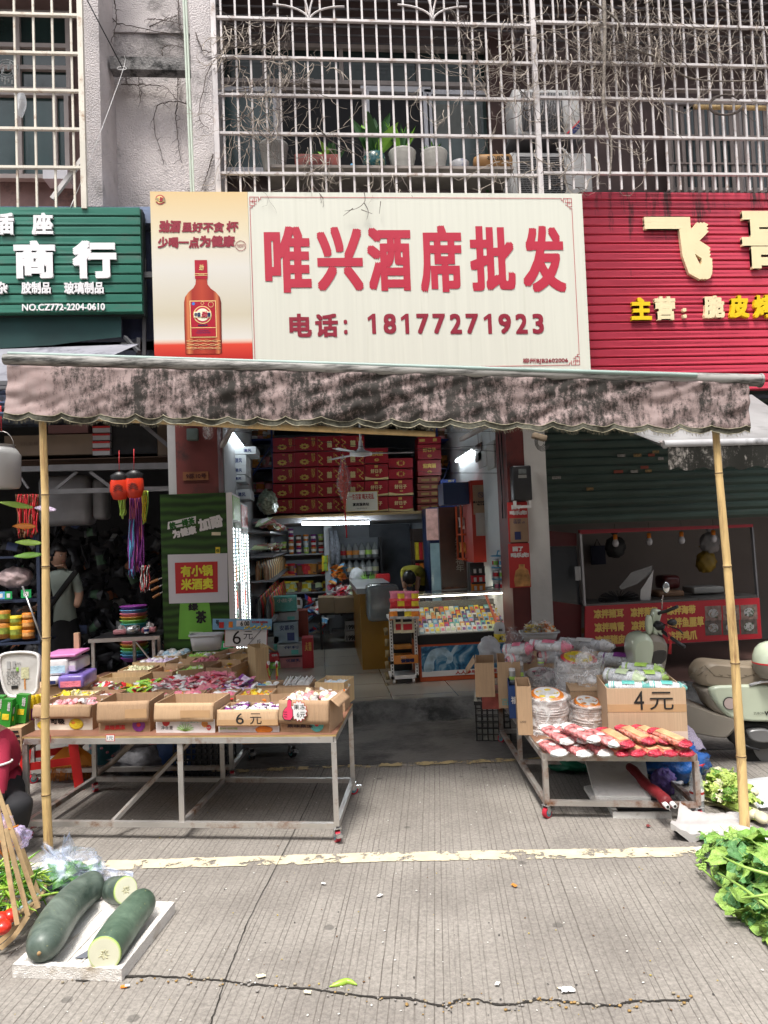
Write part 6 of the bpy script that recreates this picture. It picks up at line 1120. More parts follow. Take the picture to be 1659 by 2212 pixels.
g=M();g.tube([q(1600,1470,.15),q(1625,1462,.16),q(1670,1458,.16)],.010,8);onto(sc,g).build('grab_rail',mt('chrome white',(.7,.7,.72),.2,.05,metal=.6),sc);g=M();g.tube([q(1575,1590,.14),q(1600,1600,.16),q(1618,1604,.17)],.008,6);onto(sc,g).build('side_stand',BLACKP,sc)
g=M();c_=q(1558,1508,.155);g.cyl(c_,c_+ax*.004,.042,n=28);g.cyl(c_+ax*.004,c_+ax*.008,.037,n=28,m=1);onto(sc,g).build('reflector',[BLACKP,mt('pinkish reflector',(.50,.40,.37),.3,.05)],sc);g=M();F3=Fr(FSC(0,0,.157),FSC.U);text(g,F3,'W',*FSC.px(1631,1533),*FSC.px(1644,1524),bold=.001,w=0);text(g,F3,'ZUBON',*FSC.px(1608,1531),*FSC.px(1630,1526),w=0);onto(sc,g).build('badge',BLK,sc)
c_=aty(1668,1428,4.5);r=E('helmet','mint and taupe helmet with a red line hanging by the scooter seat','helmet',None,c_-V((0,0,.14)));g=M();vs=[]
g.lathe([(.02,.02),(.085,.035),(.115,.08),(.122,.13)],n=28,m=1);g.lathe([(.1225,.128),(.1225,.138)],n=28,m=2);g.lathe([(.122,.138),(.118,.18),(.10,.225),(.07,.255),(.03,.27),(0,.273)],n=28);g.build('shell',[MINT,TAU,cm('red')],r)
def figure(J,EDG,face,mats,name,parent,root=0,sub=2):
 me=bpy.data.meshes.new(name);me.from_pydata([V(p)for p,r in J],EDG,[]);o=bpy.data.objects.new(name,me);COL.objects.link(o);sk_=o.modifiers.new('k','SKIN');sk_.use_smooth_shade=True
 for i,(p,r)in enumerate(J):
  q=me.skin_vertices[0].data[i];q.radius=r if isinstance(r,tuple)else(r,r);q.use_root=(i==root)
 s_=o.modifiers.new('s','SUBSURF');s_.levels=sub;s_.render_levels=sub
 m2=bpy.data.meshes.new_from_object(o.evaluated_get(bpy.context.evaluated_depsgraph_get()));bpy.data.objects.remove(o);m2.name=name
 o=bpy.data.objects.new(name,m2);COL.objects.link(o);o.parent=parent;m2.materials.clear()
 for a in mats:m2.materials.append(a)
 for p in m2.polygons:p.use_smooth=True;p.material_index=face(p.center)
 return o
SKIN=mt('skin',(.50,.29,.20),.5,.06,8);HAIR=mt('black hair',(.012,.010,.010),.45,.3,40,stretch=(6,6,1));
def head(parent,c,r,rot,hairmat=HAIR,back=True):
 """head with face, ears and hair; local -Y is the face side"""
 g=M();c=V(c);q=lambda x,y,z:c+rot@V((x*r,y*r,z*r))
 vs=[];n,k=24,18
 for i in range(k+1):
  ph=math.pi*i/k
  for j in range(n):
   t=6.28318*j/n;x,y,z=math.sin(ph)*math.cos(t),math.sin(ph)*math.sin(t),math.cos(ph);x*=.78*(1 if z>-.2 else 1-.28*(-z-.2));y*=.95;z*=1.18
   if y<-.5 and abs(x)<.14 and-.35<z<.1:y-=.16*(1-abs(x)/.14)*(1 if z<-.1 else .6)
   vs.append(q(x,y,z))
 g.add(vs,[(i*n+j,(i+1)*n+j,(i+1)*n+(j+1)%n,i*n+(j+1)%n)for i in range(k)for j in range(n)],0,True)
 for s_ in(-1,1):g.ell(q(.80*s_,.05,-.08),(.05*r*3,.08*r*2,.15*r*1.6),10,6,0);g.ell(q(.30*s_,-.84,.08),(.12*r,.06*r,.06*r),10,6,1);g.ell(q(.30*s_,-.89,.08),(.05*r,.04*r,.05*r),8,5,2);g.ell(q(.30*s_,-.86,.25),(.16*r,.05*r,.03*r),8,5,2)
 g.ell(q(0,-.86,-.50),(.22*r,.07*r,.06*r),10,6,3);h=g.build('head',[SKIN,WHITE,BLK,mt('lips',(.42,.14,.12),.5)],parent)
 g=M();vs=[]
 for i in range(k+1):
  ph=math.pi*i/k
  for j in range(n):
   t=6.28318*j/n;x,y,z=math.sin(ph)*math.cos(t)*.88,math.sin(ph)*math.sin(t)*1.06,math.cos(ph)*1.28
   if y<-.35:z=max(z,.42+.25*abs(x));y=max(y,-.93)
   else:z=max(z,-.55-.3*y)
   d=1+.04*NZ.noise(V((x*6,y*6,z*3)));vs.append(q(x*d,y*d+.04,z*d))
 g.add(vs,[(i*n+j,(i+1)*n+j,(i+1)*n+(j+1)%n,i*n+(j+1)%n)for i in range(k)for j in range(n)],0,True);g.build('hair',hairmat,parent);return h
def hand(parent,w,d,up,s=1.,side=1,curl=.5,mat=SKIN):
 """palm + five fingers from wrist w along d"""
 w,d,up=V(w),V(d).normalized(),V(up).normalized();sd=d.cross(up).normalized();up=sd.cross(d);J=[(w,.018*s),(w+d*.045*s,(.030*s,.014*s)),(w+d*.085*s,(.034*s,.012*s))];Ed=[(0,1),(1,2)]
 g=M();g.tube([w,w+d*.03*s,w+d*.06*s,w+d*.09*s],[.022*s,.030*s,.036*s,.030*s],10)
 for k,(o_,L_)in enumerate(((-.028,.062),(-.010,.074),(.008,.070),(.025,.055))):
  p0=w+d*.078*s+sd*o_*s;p1=p0+d*L_*.5*s-up*L_*.12*s*curl*2;p2=p1+d*L_*.28*s-up*L_*.30*s*curl*2;p3=p2+d*L_*.06*s-up*L_*.28*s*curl*2;g.tube([p0,p1,p2,p3],[.0095*s,.009*s,.008*s,.006*s],7)
 p0=w+d*.03*s-sd*.030*s*side;p1=p0+d*.03*s-sd*.022*s*side-up*.01*s;p2=p1+d*.028*s-sd*.004*s*side-up*.012*s;g.tube([p0,p1,p2],[.012*s,.0105*s,.008*s],7);return g.build('hand',mat,parent)
Yp=7.6;P7=lambda x,y,dy=0.:aty(x,y,Yp+dy)
L0=V((P7(140,1400).x,Yp,.15));r=E('person','person in a sage T-shirt with black shoulder strap, back turned, in the hardware shop','person',None,L0)
q=lambda x,y,dy=0.:P7(x,y,dy)-L0
J=[(q(143,1372),(.155,.11)),(q(141,1335),(.15,.105)),(q(138,1290),(.145,.10)),(q(136,1252),(.165,.10)),(q(133,1234),(.09,.07)),(q(131,1222),(.050,.05)),(q(130,1208),(.048,.048)),
     (q(112,1244),.062),(q(97,1285,-.04),.045),(q(84,1312,-.12),.034),(q(71,1316,-.22),.026),(q(162,1244),.062),(q(172,1285,-.05),.045),(q(165,1312,-.16),.032),
     (q(130,1392),.10),(q(130,1470),.07),(V((q(130,1470).x,0,.05)),.045),(q(157,1392),.10),(q(158,1470),.07),(V((q(158,1470).x,.03,.05)),.045)]
Ed=[(0,1),(1,2),(2,3),(3,4),(4,5),(5,6),(3,7),(7,8),(8,9),(9,10),(3,11),(11,12),(12,13),(0,14),(14,15),(15,16),(0,17),(17,18),(18,19)]
zw,zn,xl_,xr_=q(140,1342).z,q(133,1228).z,q(95,1270).x,q(174,1270).x;SHIRT=mt('sage cotton',(.36,.42,.37),.85,.08,6,bump=.3,bscale=9);PANT=mt('black trousers',(.015,.015,.018),.8,.2)
figure(J,Ed,lambda c:2 if(c.z<zw and c.y>-.15)else(1 if(c.z<zn and c.x>q(103,1290).x and not(c.x>q(166,1290).x and c.z<q(160,1278).z))else 0),[SKIN,SHIRT,PANT],'body',r)
head(r,q(125,1200,-.01),.100,Matrix.Rotation(1.0,3,'Z')@Matrix.Rotation(.15,3,'X'));hand(r,q(71,1316,-.22),(-1,-.5,.1),(0,0,1),1.,-1,.3)
g=M();s0,s1=q(166,1232,-.125),q(106,1312,-.125)
for a,b in((0,1),):g.grid(lambda u,v:s0.lerp(s1,u)+V((-.018+.036*v,-.012*math.sin(u*3.14),.022-.044*v)),14,2)
o=g.build('shoulder_strap',BLK,r);o.modifiers.new('s','SOLIDIFY').thickness=.006
Yk=9.6;K7=lambda x,y,dy=0.:aty(x,y,Yk+dy);L0=V((K7(905,1300).x,Yk,.15));r=E('person','person in a yellow shirt bending down behind the counter of the centre shop','person',None,L0);q=lambda x,y,dy=0.:K7(x,y,dy)-L0
J=[(q(912,1268,.05),(.15,.12)),(q(905,1248,-.02),(.15,.12)),(q(893,1232,-.15),(.155,.11)),(q(884,1228,-.30),(.15,.10)),(q(883,1237,-.40),(.05,.05)),(q(872,1236,-.34),.055),(q(873,1255,-.38),.038),(q(875,1272,-.42),.030),(q(897,1240,-.36),.055),(q(903,1258,-.42),.038),(q(900,1275,-.46),.030),(q(905,1290,.05),.10),(V((q(905,1290).x,.05,.45)),.07),(V((q(905,1290).x,.06,.05)),.05),(q(922,1290,.05),.10),(V((q(922,1290).x,.05,.45)),.07),(V((q(922,1290).x,.06,.05)),.05)]
Ed=[(0,1),(1,2),(2,3),(3,4),(3,5),(5,6),(6,7),(3,8),(8,9),(9,10),(0,11),(11,12),(12,13),(0,14),(14,15),(15,16)]
zt1=q(912,1262).z;zt2=q(873,1243).z
figure(J,Ed,lambda c:2 if(c.y>-.12 and c.z<zt1)else(0 if(c.y<-.30 and c.z<zt2)else 1),[SKIN,mt('yellow shirt',(.46,.42,.05),.8,.1,6,bump=.3,bscale=9),PANT],'body',r)
head(r,q(884,1250,-.50),.10,Matrix.Rotation(1.2,3,'X'));hand(r,q(875,1272,-.42),(0,-.3,-1),(0,-1,0));hand(r,q(900,1275,-.46),(0,-.3,-1),(0,-1,0))
L0=atz(-40,1830);r=E('person','person in a crimson polo shirt with white cuffs crouching beside the chilli basket','person',None,L0);Yv=L0.y;q=lambda x,y,dy=0.:aty(x,y,Yv+dy)-L0
J=[(q(10,1715,.12),(.13,.12)),(q(2,1670,.06),(.14,.12)),(q(-12,1625,0),(.15,.11)),(q(-30,1590,-.04),(.10,.08)),(q(-42,1566,-.07),.05),(q(-45,1550,-.09),.05),
     (q(2,1600,-.08),.062),(q(2,1660,-.16),.045),(q(-2,1730,-.20),.033),(q(-6,1760,-.22),.028),(q(-70,1605,-.05),.06),(q(-90,1670,-.15),.045),(q(-70,1730,-.25),.03),
     (q(30,1740,-.10),.085),(q(45,1735,-.22),.075),(q(36,1800,-.12),.05),(V((q(36,1800).x,-.12,.04)),.04),(q(-50,1745,-.1),.085),(q(-40,1735,-.25),.075),(q(-50,1800,-.15),.05),(V((q(-50,1800).x,-.15,.04)),.04)]
Ed=[(0,1),(1,2),(2,3),(3,4),(4,5),(3,6),(6,7),(7,8),(8,9),(3,10),(10,11),(11,12),(0,13),(13,14),(14,15),(15,16),(0,17),(17,18),(18,19),(19,20)]
zb1,zc1=q(10,1686).z,q(2,1655).z
figure(J,Ed,lambda c:0 if((c.y<-.105 and zb1<c.z<zc1 and c.x<q(14,1700).x)or c.z>q(-30,1574).z or(c.z<zb1 and c.y<-.17 and abs(c.x-q(-4,1740).x)<.045))else(2 if c.z<zb1 else 1),[SKIN,mt('crimson cotton',(.36,.02,.055),.8,.1,6,bump=.35,bscale=7),PANT],'body',r)
head(r,q(-50,1505,-.16),.105,Matrix.Rotation(.4,3,'X'));hand(r,q(-6,1760,-.22),(-.1,-.3,-1),(0,-1,0));hand(r,q(-70,1730,-.25),(.2,-.3,-1),(0,-1,0))
w0=q(2,1648,-.145);g=M();g.tube([w0+V((.053*math.cos(a),.053*math.sin(a),.006*math.cos(a)))for a in[6.2832*i/20 for i in range(21)]],.006,6);g.build('cuff',WHITE,r)
w0=q(-4,1752,-.21);g=M()
for k in range(4):g.tube([w0+V((.034*math.cos(a),.034*math.sin(a),.006*k+.004*math.sin(a+k)))for a in[6.2832*i/18 for i in range(19)]],.0022,5)
g.build('bracelet',mt('pink beads',(.60,.40,.40),.4),r)
def px3(x0,y0,x1,y1,Y):a,b=aty(x0,y1,Y),aty(x1,y0,Y);return a,b.x-a.x,b.z-a.z
def bx(name,label,cat,x0,y0,x1,y1,Y,dep,mat,group=None,part='box_body',bev=0,root=None):
 a,W,H=px3(x0,y0,x1,y1,Y);r=root or E(name,label,cat,group,a);g=M();(g.bbox((0,0,0),(W,dep,H),bev)if bev else g.box((0,0,0),(W,dep,H)));g.build(part,mat,r);return r,W,H
def sub(r,name,boxes,mat):
 g=M()
 for a,b in boxes:g.box(a,b)
 return g.build(name,mat,r)
def lt(r,s,u0,v0,u1,v1,mat,off=.002,bold=0.,**k):return ltext(r,s,u0,v0,u1,v1,mat,off,bold,**k)
Z2=lambda x,y:(345.6+.24908*x,907.3+.24908*y);Z3=lambda x,y:(567+.2767*x,907.3+.2767*y);Z4=lambda x,y:(675+.29297*x,1161+.29297*y);Z5=lambda x,y:(864+.2116*x,907.3+.2116*y)
def tube_lamp(label,a,b,r_=.013,e=9,fix=V((0,0,.03))):
 a,b=V(a),V(b);r=E('tube_lamp',label,'lamp','lit fluorescent tubes in the centre shop',a);d=b-a;M().cyl((0,0,0),d,r_,n=10).build('tube',mt('lit tube %g'%e,(.86,.95,1),.4,0,emit=e),r);M().rod(fix,d+fix,.045,.03).build('fitting',WHITE,r);return r
a,b=aty(653,1131,9.45),aty(797,1129,9.45);tube_lamp('long lit tube under the edge of the loft',a,b,.02,34)
tube_lamp('lit tube slanting on the white right wall',atx(986,996,1.82),atx(1021,974,1.82),.016,16,V((.02,0,.02)));tube_lamp('bright tube high on the left wall over the stacked cartons',atx(500,935,-.86),atx(524,966,-.86),.018,13,V((-.02,0,.02)))
a,b=aty(1002,1152-14,9.9),aty(0,0,9.9)
GT=mt('tea field print',(.025,.09,.012),.4,.2,3);t_=GT.node_tree;wv=t_.nodes.new('ShaderNodeTexWave');wv.wave_type='RINGS';wv.inputs['Scale'].default_value=2.1;wv.inputs['Distortion'].default_value=5;wv.inputs['Detail'].default_value=3;tc=t_.nodes.new('ShaderNodeTexCoord');mp=t_.nodes.new('ShaderNodeMapping');mp.inputs['Location'].default_value=(-.45,0,-1.1);mp.inputs['Scale'].default_value=(1,.2,2);t_.links.new(tc.outputs['Object'],mp.inputs[0]);t_.links.new(mp.outputs[0],wv.inputs[0]);mr=t_.nodes.new('ShaderNodeMix');mr.data_type='RGBA';mr.inputs[6].default_value=(.010,.032,.005,1);mr.inputs[7].default_value=(.035,.10,.014,1);t_.links.new(wv.outputs[0],mr.inputs[0]);t_.links.new(mr.outputs[2],t_.nodes['Principled BSDF'].inputs['Base Color'])
fa,fb=aty(354,1390,6.4),aty(489,1064,6.4);fx0,fx1,fzt=fa.x,fb.x,fb.z
LED=mt('white led',(.85,.97,1),.4,0,emit=6);SHG=mt('shelf glow white',(.75,.80,.84),.4,.1,emit=.08)
def fridge(label,x0,x1,y0,y1,zt,bodym,headm):
 r=E('drinks_fridge',label,'fridge','upright drinks fridges in the centre shop',(x0,y0,.155));W,D,H=x1-x0,y1-y0,zt-.155;M().box((0,0,0),(W-.05,D,H)).build('cabinet',bodym,r)
 f=M();f.box((W-.05,0,0),(W,.04,H));f.box((W-.05,D-.04,0),(W,D,H));f.box((W-.05,.04,0),(W,D-.04,.08));f.box((W-.05,.04,H-.25),(W-.001,D-.04,H));d=f.build('door_frame',[WHITE],r);M().box((W-.0,.04,H-.24),(W+.004,D-.04,H-.02)).build('header_panel',headm,r)
 for yy in(.06,D*.45,D-.08):
  g=M()
  for i in range(44):z=.12+(H-.42)*i/44;g.box((W-.002,yy,z),(W+.003,yy+.016,z+.018))
  g.build('led_strip',LED,r)
 g=M();cols=['green','red','amber','blue','yellow','white']
 for s_ in range(6):
  z=.10+(H-.42)*s_/6;g.box((W-.045,.05,z),(W-.006,D-.05,z+.008),0)
  for i in range(9):y=.08+(D-.16)*i/9;g.cyl((W-.03,y,z+.01),(W-.03,y,z+.17),.022,.018,8,1+(i+s_)%6)
 g.build('bottles',[SHG]+[cm(c)for c in cols],r);M().box((W+.004,.045,.09),(W+.006,D-.045,H-.26)).build('door_glass',mt('fridge glass',(.6,.7,.75),.05,0,alpha=.18,spec=1),d)
 g=M();g.rod((W+.035,.07,H*.38),(W+.035,.07,H*.58),.02);g.rod((W,.07,H*.39),(W+.035,.07,H*.39),.018);g.rod((W,.07,H*.57),(W+.035,.07,H*.57),.018);g.build('handle',WHITE,d);return r,W,H
fr,W,H=fridge('tall drinks fridge with a green tea advert on its side and a rice wine notice',fx0,fx1+.045,6.4,7.05,fzt,GT,cm('green'));fridge('second lit drinks fridge behind, under a red header',fx0+.05,fx1+.045,7.1,7.75,fzt-.05,mt('fridge white',(.5,.5,.5),.4),cm('red'))
o_=V(fr.location);FF=Fr((0,6.4,0),(1,0,0))
def fprint(name,pts=None,mat=WHITE,w0=.001,w1=.002,txt=None,box=None,**k):
 g=M()
 if pts:FF.pxpoly(g,[Z2(*p)for p in pts],w0,w1)
 if txt:ptext(g,FF,txt,*Z2(box[0],box[1]),*Z2(box[2],box[3]),w=w1,**k)
 return onto(fr,g).build(name,mat,fr)
DG=mt('deep green ink',(.02,.12,.02),.5);LGN=mt('light green print',(.16,.42,.06),.4,.25,3)
fprint('bottle_print',[(160,1900),(430,1900),(455,1840),(430,1600),(400,1500),(180,1500),(170,1650)],LGN,.001,.002);fprint('banner',[(65,950),(312,898),(312,832),(70,885)],WHITE,.002,.003)
fprint('lettering',None,DG,0,.0045,'统一绿茶',(78,868,305,922),bold=.003,rot=.19);fprint('lettering',None,WHITE,0,.004,'为健康',(105,938,318,1003),bold=.004,rot=.19);fprint('lettering',None,WHITE,0,.004,'加酚',(330,843,550,943),bold=.006,rot=.18)
fprint('sticker',[(448,1000),(526,1000),(526,972),(448,972)],cm('cream'),.002,.003);fprint('sticker',[(482,1160),(521,1160),(521,1102),(482,1102)],cm('yellow'),.002,.003);fprint('lettering',None,DG,0,.0045,'低',(486,1118,517,1148),bold=.001)
nt_=fprint('paper_notice',[(80,1592),(590,1578),(585,1155),(68,1168)],mt('white notice paper',(.62,.62,.65),.6,.05,3),.003,.005)
fprint('notice_panel',[(138,1506),(503,1492),(500,1226),(130,1238)],REDINK,.006,.007);fprint('lettering',None,mt('yellow green print',(.75,.70,.05),.5),0,.009,'有小锅',(180,1265,460,1350),bold=.004);fprint('lettering',None,MATS['yellow green print'],0,.009,'米酒卖',(183,1378,463,1465),bold=.004)
fprint('lettering',None,BLK,0,.004,'绿',(245,1590,332,1652),bold=.003);fprint('lettering',None,BLK,0,.004,'茶',(310,1655,405,1760),bold=.004);fprint('banner',[(260,1875),(372,1870),(372,1838),(255,1835)],mt('pale green tag',(.5,.65,.45),.5),.003,.004);fprint('lettering',None,DG,0,.0055,'真茶萃取',(272,1845,362,1868))
WR=mt('wine red carton',(.32,.012,.022),.38,.15,4);GLD=mt('gold foil print',(.62,.42,.10),.35,.15,30,metal=.3);CRP=mt('cream print',(.68,.56,.26),.5,.1,8);WR2=mt('dull maroon carton',(.20,.03,.015),.5,.15,4)
def flower(g,cx,cz,s,n=9,m=0,y=-.002):
 for i in range(n*2):a=3.1416*i/n;q=s*(.55 if i%2 else .8);g.ell((cx+q*math.cos(a)*1.2,y,cz+q*math.sin(a)*.7),(s*.28,.002,s*.18),8,4,m)
def giftbox(col,row,x0,y0,x1,y1,kind,Y=9.6):
 colw=('in the far left column','in the second column','in the third column','in the fourth column','in the fifth column','in the sixth column','above the maroon cases')[col];roww=('topmost','second from top','third from top','fourth from top','lowest','lowest')[row]
 desc={'h':'red carton with a gold flower','x':'red carton with double happiness sign','g':'red carton with a cream wave','y':'red carton with gold guest characters','r':'plain red carton end','d':'red carton with gold lotus emblem','b':'flat maroon case with dull gold print'}[kind]
 r,W,H=bx('gift_carton',f'{desc}, {roww} {colw}','carton',*Z3(x0,y0),*Z3(x1,y1),Y+.004*rng(),.3,WR2 if kind=='b' else WR,'gift cartons stacked on the loft');g=M()
 if kind=='h':flower(g,W*.42,H*.33,H*.28);lt(r,'好\n日\n子',W*.72,H*.3,W*.9,H*.92,GLD,bold=.001);g.box((W*.45,-.002,H*.85),(W*.55,-.0005,H*.9))
 elif kind=='x':
  lt(r,'囍',W*.40,H*.22,W*.62,H*.68,CRP,bold=.003);lt(r,'好\n日\n子',W*.68,H*.55,W*.76,H*.9,GLD)
  for s_ in(0,1):
   for i in range(9):a=i*.7;g.ell((W*(.12+.74*s_+.07*math.cos(a*1.7)),-.002,H*(.12+.08*i)),(.012,.002,.010),7,4)
 elif kind=='g':g.box((W*.42,-.002,H*.78),(W*.56,-.0005,H*.95));lt(r,'好日子',W*.25,H*.42,W*.75,H*.70,CRP,bold=.002);flower(g,W*.52,H*.28,H*.09);M().prism([(0,0),(W,0),(W,H*.16),(W*.6,H*.09),(W*.3,H*.12),(0,H*.22)],Fr((0,-.0003,0),(1,0,0)),0,.0012).build('wave_band',CRP,r)
 elif kind=='y':lt(r,'迎宾酒' if row!=1 else '好日子',W*.22,H*.48,W*.78,H*.78,GLD,bold=.0025);flower(g,W*.5,H*.22,H*.14)
 elif kind=='d':flower(g,W*.5,H*.5,H*.38);lt(r,'囍',W*.42,H*.3,W*.6,H*.7,WR,off=.0045,bold=.003)
 elif kind=='r':g.box((W*.05,-.002,H*.3),(W*.3,-.0005,H*.7));g.box((W*.65,-.002,H*.3),(W*.82,-.0005,H*.75))
 elif kind=='b':g.box((W*.15,-.002,H*.3),(W*.5,-.0005,H*.65));g.box((W*.6,-.002,H*.25),(W*.85,-.0005,H*.75))
 if g.v:g.build('gold_print',GLD if kind!='b' else mt('dull gold',(.30,.19,.05),.5),r)
for row in range(5):
 y=135+120*row;giftbox(0,row,84,y+2,248,y+116,'h');giftbox(1,row,253,128+121*row,429,128+121*row+116,'h');giftbox(2,row,434,125+120*row,607,125+120*row+116,'x');giftbox(3,row,613,120+121*row,793,120+121*row+116,'x')
for row,(y0,y1,k)in enumerate(((217,340,'y'),(343,468,'g'),(472,594,'g'),(597,718,'g'))):giftbox(4,row if row else 0,802,y0,978,y1,k)
for row,(y0,y1,k)in enumerate(((296,376,'d'),(380,460,'d'),(464,590,'g'),(593,714,'g'))):giftbox(5,row,986,y0,1172,y1,k)
for row,(y0,y1,k)in enumerate(((130,185,'r'),(188,308,'y'),(311,435,'y'))):giftbox(6,row,1215,y0,1392,y1,k)
for row in range(5):
 r,W,H=bx('maroon_case','flat maroon case with dull gold print, %s of five under the guest wine cartons'%('topmost','second','middle','fourth','lowest')[row],'carton',*Z3(1213,440+54*row),*Z3(1390,492+54*row),9.6,.3,WR2,'maroon cases on the loft');sub(r,'gold_print',[((W*.15,-.002,H*.3),(W*.5,-.0005,H*.65)),((W*.6,-.002,H*.25),(W*.85,-.0005,H*.75))],mt('dull gold',(.30,.19,.05),.5))
BLC=mt('deep blue carton',(.01,.05,.30),.45,.1)
for row in range(4):
 r,W,H=bx('blue_carton','blue coconut drink carton, %s of four'%('topmost','second','third','lowest')[row],'carton',*Z3(1394,461+55*row),*Z3(1537,514+55*row),9.5,.3,BLC,'blue cartons on the loft');lt(r,'椰汁',W*.38,H*.55,W*.72,H*.95,CRP,bold=.001);lt(r,'专注椰子汁品质',W*.2,H*.1,W*.8,H*.38,WHITE)
r,W,H=bx('plaque','white service plaque with red arched characters standing before the red cartons','plaque',*Z3(650,552),*Z3(900,720),9.5,.02,GLD);sub(r,'face',[((.01,-.003,.01),(W-.01,-.0005,H-.01))],mt('ivory plaque',(.70,.68,.58),.3,.05));lt(r,'一生百宴 喝天花乱',W*.12,H*.60,W*.88,H*.88,REDINK,off=.004,bold=.001);lt(r,'宴席服务站',W*.22,H*.28,W*.72,H*.44,BLK,off=.004,bold=.0015);lt(r,'广西名酒有限公司',W*.3,H*.12,W*.65,H*.2,BLK,off=.004)
fp=aty(*Z3(768,255),8.2);r=E('ceiling_fan','white ceiling fan hanging before the red cartons','fan',None,fp);g=M();g.lathe([(.02,.14),(.03,.05),(.06,.02),(.13,0),(.13,-.03),(0,-.05)],n=24);g.cyl((0,0,.1),(0,0,3.42-fp.z),.012,n=8);g.build('motor',WHITE,r)
for a in(.05,2.15,4.2):g=M();g.T=Matrix.Rotation(a,4,'Z');g.box((.12,-.045,-.012),(.62,.045,-.008));g.T=None;g.build('blade',mt('fan blade',(.45,.45,.45),.4,.05),r)
lp=aty(*Z3(635,480),7.8);r=E('hanging_ornament','red festive ornament in clear wrap hanging on a string','ornament',None,lp);g=M();g.lathe([(.005,.22),(.04,.10),(.055,-.02),(.03,-.16),(.005,-.3)],n=10,sx=1,sy=.3);g.build('ornament_body',mt('ornament red',(.55,.06,.04),.4,.4,30),r);M().lathe([(.008,.30),(.06,.12),(.085,-.04),(.04,-.2)],n=12,sy=.5).build('wrapper',FILM,r);g=M();g.tube([(0,0,.3),(.0,0,3.42-lp.z)],.002,4);g.tube([(0,0,-.3),(.01,0,-.62)],.008,5);g.build('cord',cm('red'),r)
g=M()
for p_ in(((480,928),(1080,975)),((480,945),(640,962)),((600,972),(1090,958)),((760,995),(1092,1022)),((500,920),(1130,930))):a,b=aty(*p_[0],7.0),aty(*p_[1],7.0);g.tube([a,(a+b)/2-V((0,0,.06)),b],.003,4)
tag(g.build('overhead_wires',BLACKP),'thin dark wires sagging across the top of the centre shop entrance','wires')
BRK=mt('blue rack steel',(.01,.03,.16),.45,.1)
def shelf(name,label,x0,y0,x1,y1,Y,dep,levels,mat,post=.03,back=None):
 a,W,H=px3(x0,y0,x1,y1,Y);r=E(name,label,'shelf',None,a)
 for(px_,py_)in((0,0),(W,0),(0,dep),(W,dep)):M().rod((px_,py_,0),(px_,py_,H),post).build('post',mat,r)
 for l in levels:M().box((0,0,H*l),(W,dep,H*l+.02)).build('board',mat,r)
 if back:M().box((0,dep,0),(W,dep+.01,H)).build('back_panel',back,r)
 return r,W,H
def bagrow(name,label,a,W,D,h,n,cols,s,cat='snack bags',up=1.2):
 g=M()
 for i in range(n):packet(g,(W*(i+.5)/n+.01*rng(),random.random()*D,h*.5+.02*rng()),s,s*.7,s*.28,random.randrange(len(cols)),random.randrange(len(cols)),Matrix.Rotation(rng()*.4,3,'Z')@Matrix.Rotation(up+.2*rng(),3,'X')@Matrix.Rotation(1.57,3,'Z'),i)
 o=g.build(name,[cm(c)for c in cols]);o.location=a;return tag(o,label,cat,'goods on the shelves of the centre shop','stuff')
for x0,x1,s_,l in((527,586,0,'blue steel rack left of the red cartons'),(950,984,1,'blue steel rack right of the red cartons')):
 r,W,H=shelf('steel_rack',l,x0,915,x1,1095,9.9,.4,(.12,.45,.8),BRK);M().rod((0,-.01,H*.2),(W,-.01,H*.75),.02).build('brace',BRK,r)
 for k in(.14,.47,.82):bagrow('snack_bags',f'dull bags on the {"lower" if k < .3 else "middle" if k < .6 else "upper"} board of the {l}',V(r.location)+V((.02,.05,H*k)),W,.2,.2,7,['brown','pink','white','amber'],.16)
for k,(y0,y1,x1)in enumerate(((228,300,830),(300,400,745),(395,475,745),(475,540,740),(600,690,780))):
 x0=(565,510,510,510,520)[k];r,W,H=bx('paper_carton','pale printed carton on the left rack, %s'%('topmost, pushed back','second from top','third from top','fourth from top','lowest, dotted with rings')[k],'carton',*Z2(x0,y0),*Z2(x1,y1),7.9,.5,mt('blueish white carton',(.42,.44,.45),.6,.12,4),'pale cartons high on the left');lt(r,'清风',W*.6,H*.25,W*.85,H*.7,NAVY,bold=.001)
g=M();g.box((-.9,7.9,1.18),(-.52,11.9,1.20));g.box((-.9,7.9,1.72),(-.55,11.9,1.74));g.box((-.9,7.9,.75),(-.52,11.9,.77));g.box((-.9,7.9,1.45),(-.52,11.9,1.47))
for y in(7.9,11.8):g.box((-.9,y,.15),(-.86,y+.03,2.1))
tag(g.build('wall_shelf',mt('dark grey shelf',(.10,.10,.11),.5)),'dark grey shelving along the left wall of the centre shop','shelf')
g=M();g2=M();g3=M()
for i in range(40):
 y=7.95+i*.095
 for x in(-.60,-.70):g.lathe([(.028,0),(.028,.13),(.012,.17),(.012,.21),(0,.215)],(x,y,1.202),8,i%4);g2.lathe([(.03,0),(.03,.15),(.012,.20),(.012,.24),(0,.245)],(x,y,.772),8,(i//2)%4)
 packet(g3,(-.62,y,1.84),.20,.14,.06,i%4,(i+1)%4,rrot(.5),i);packet(g3,(-.68,y,1.56),.16,.12,.05,(i+2)%4,(i+1)%4,rrot(.5),i)
stuff('seasoning_bottles',g,[cm('brown'),cm('jelly'),cm('amber'),cm('black')],'dark and yellowish bottles on the upper left shelf','bottles');stuff('sauce_bottles',g2,[cm('black'),cm('red'),cm('brown'),cm('amber')],'sauce bottles on the lower left shelf','bottles');stuff('wrapped_bags',g3,[cm('white'),cm('paleg'),cm('pink'),cm('amber')],'plastic wrapped bags crowding the left wall shelf','bags')
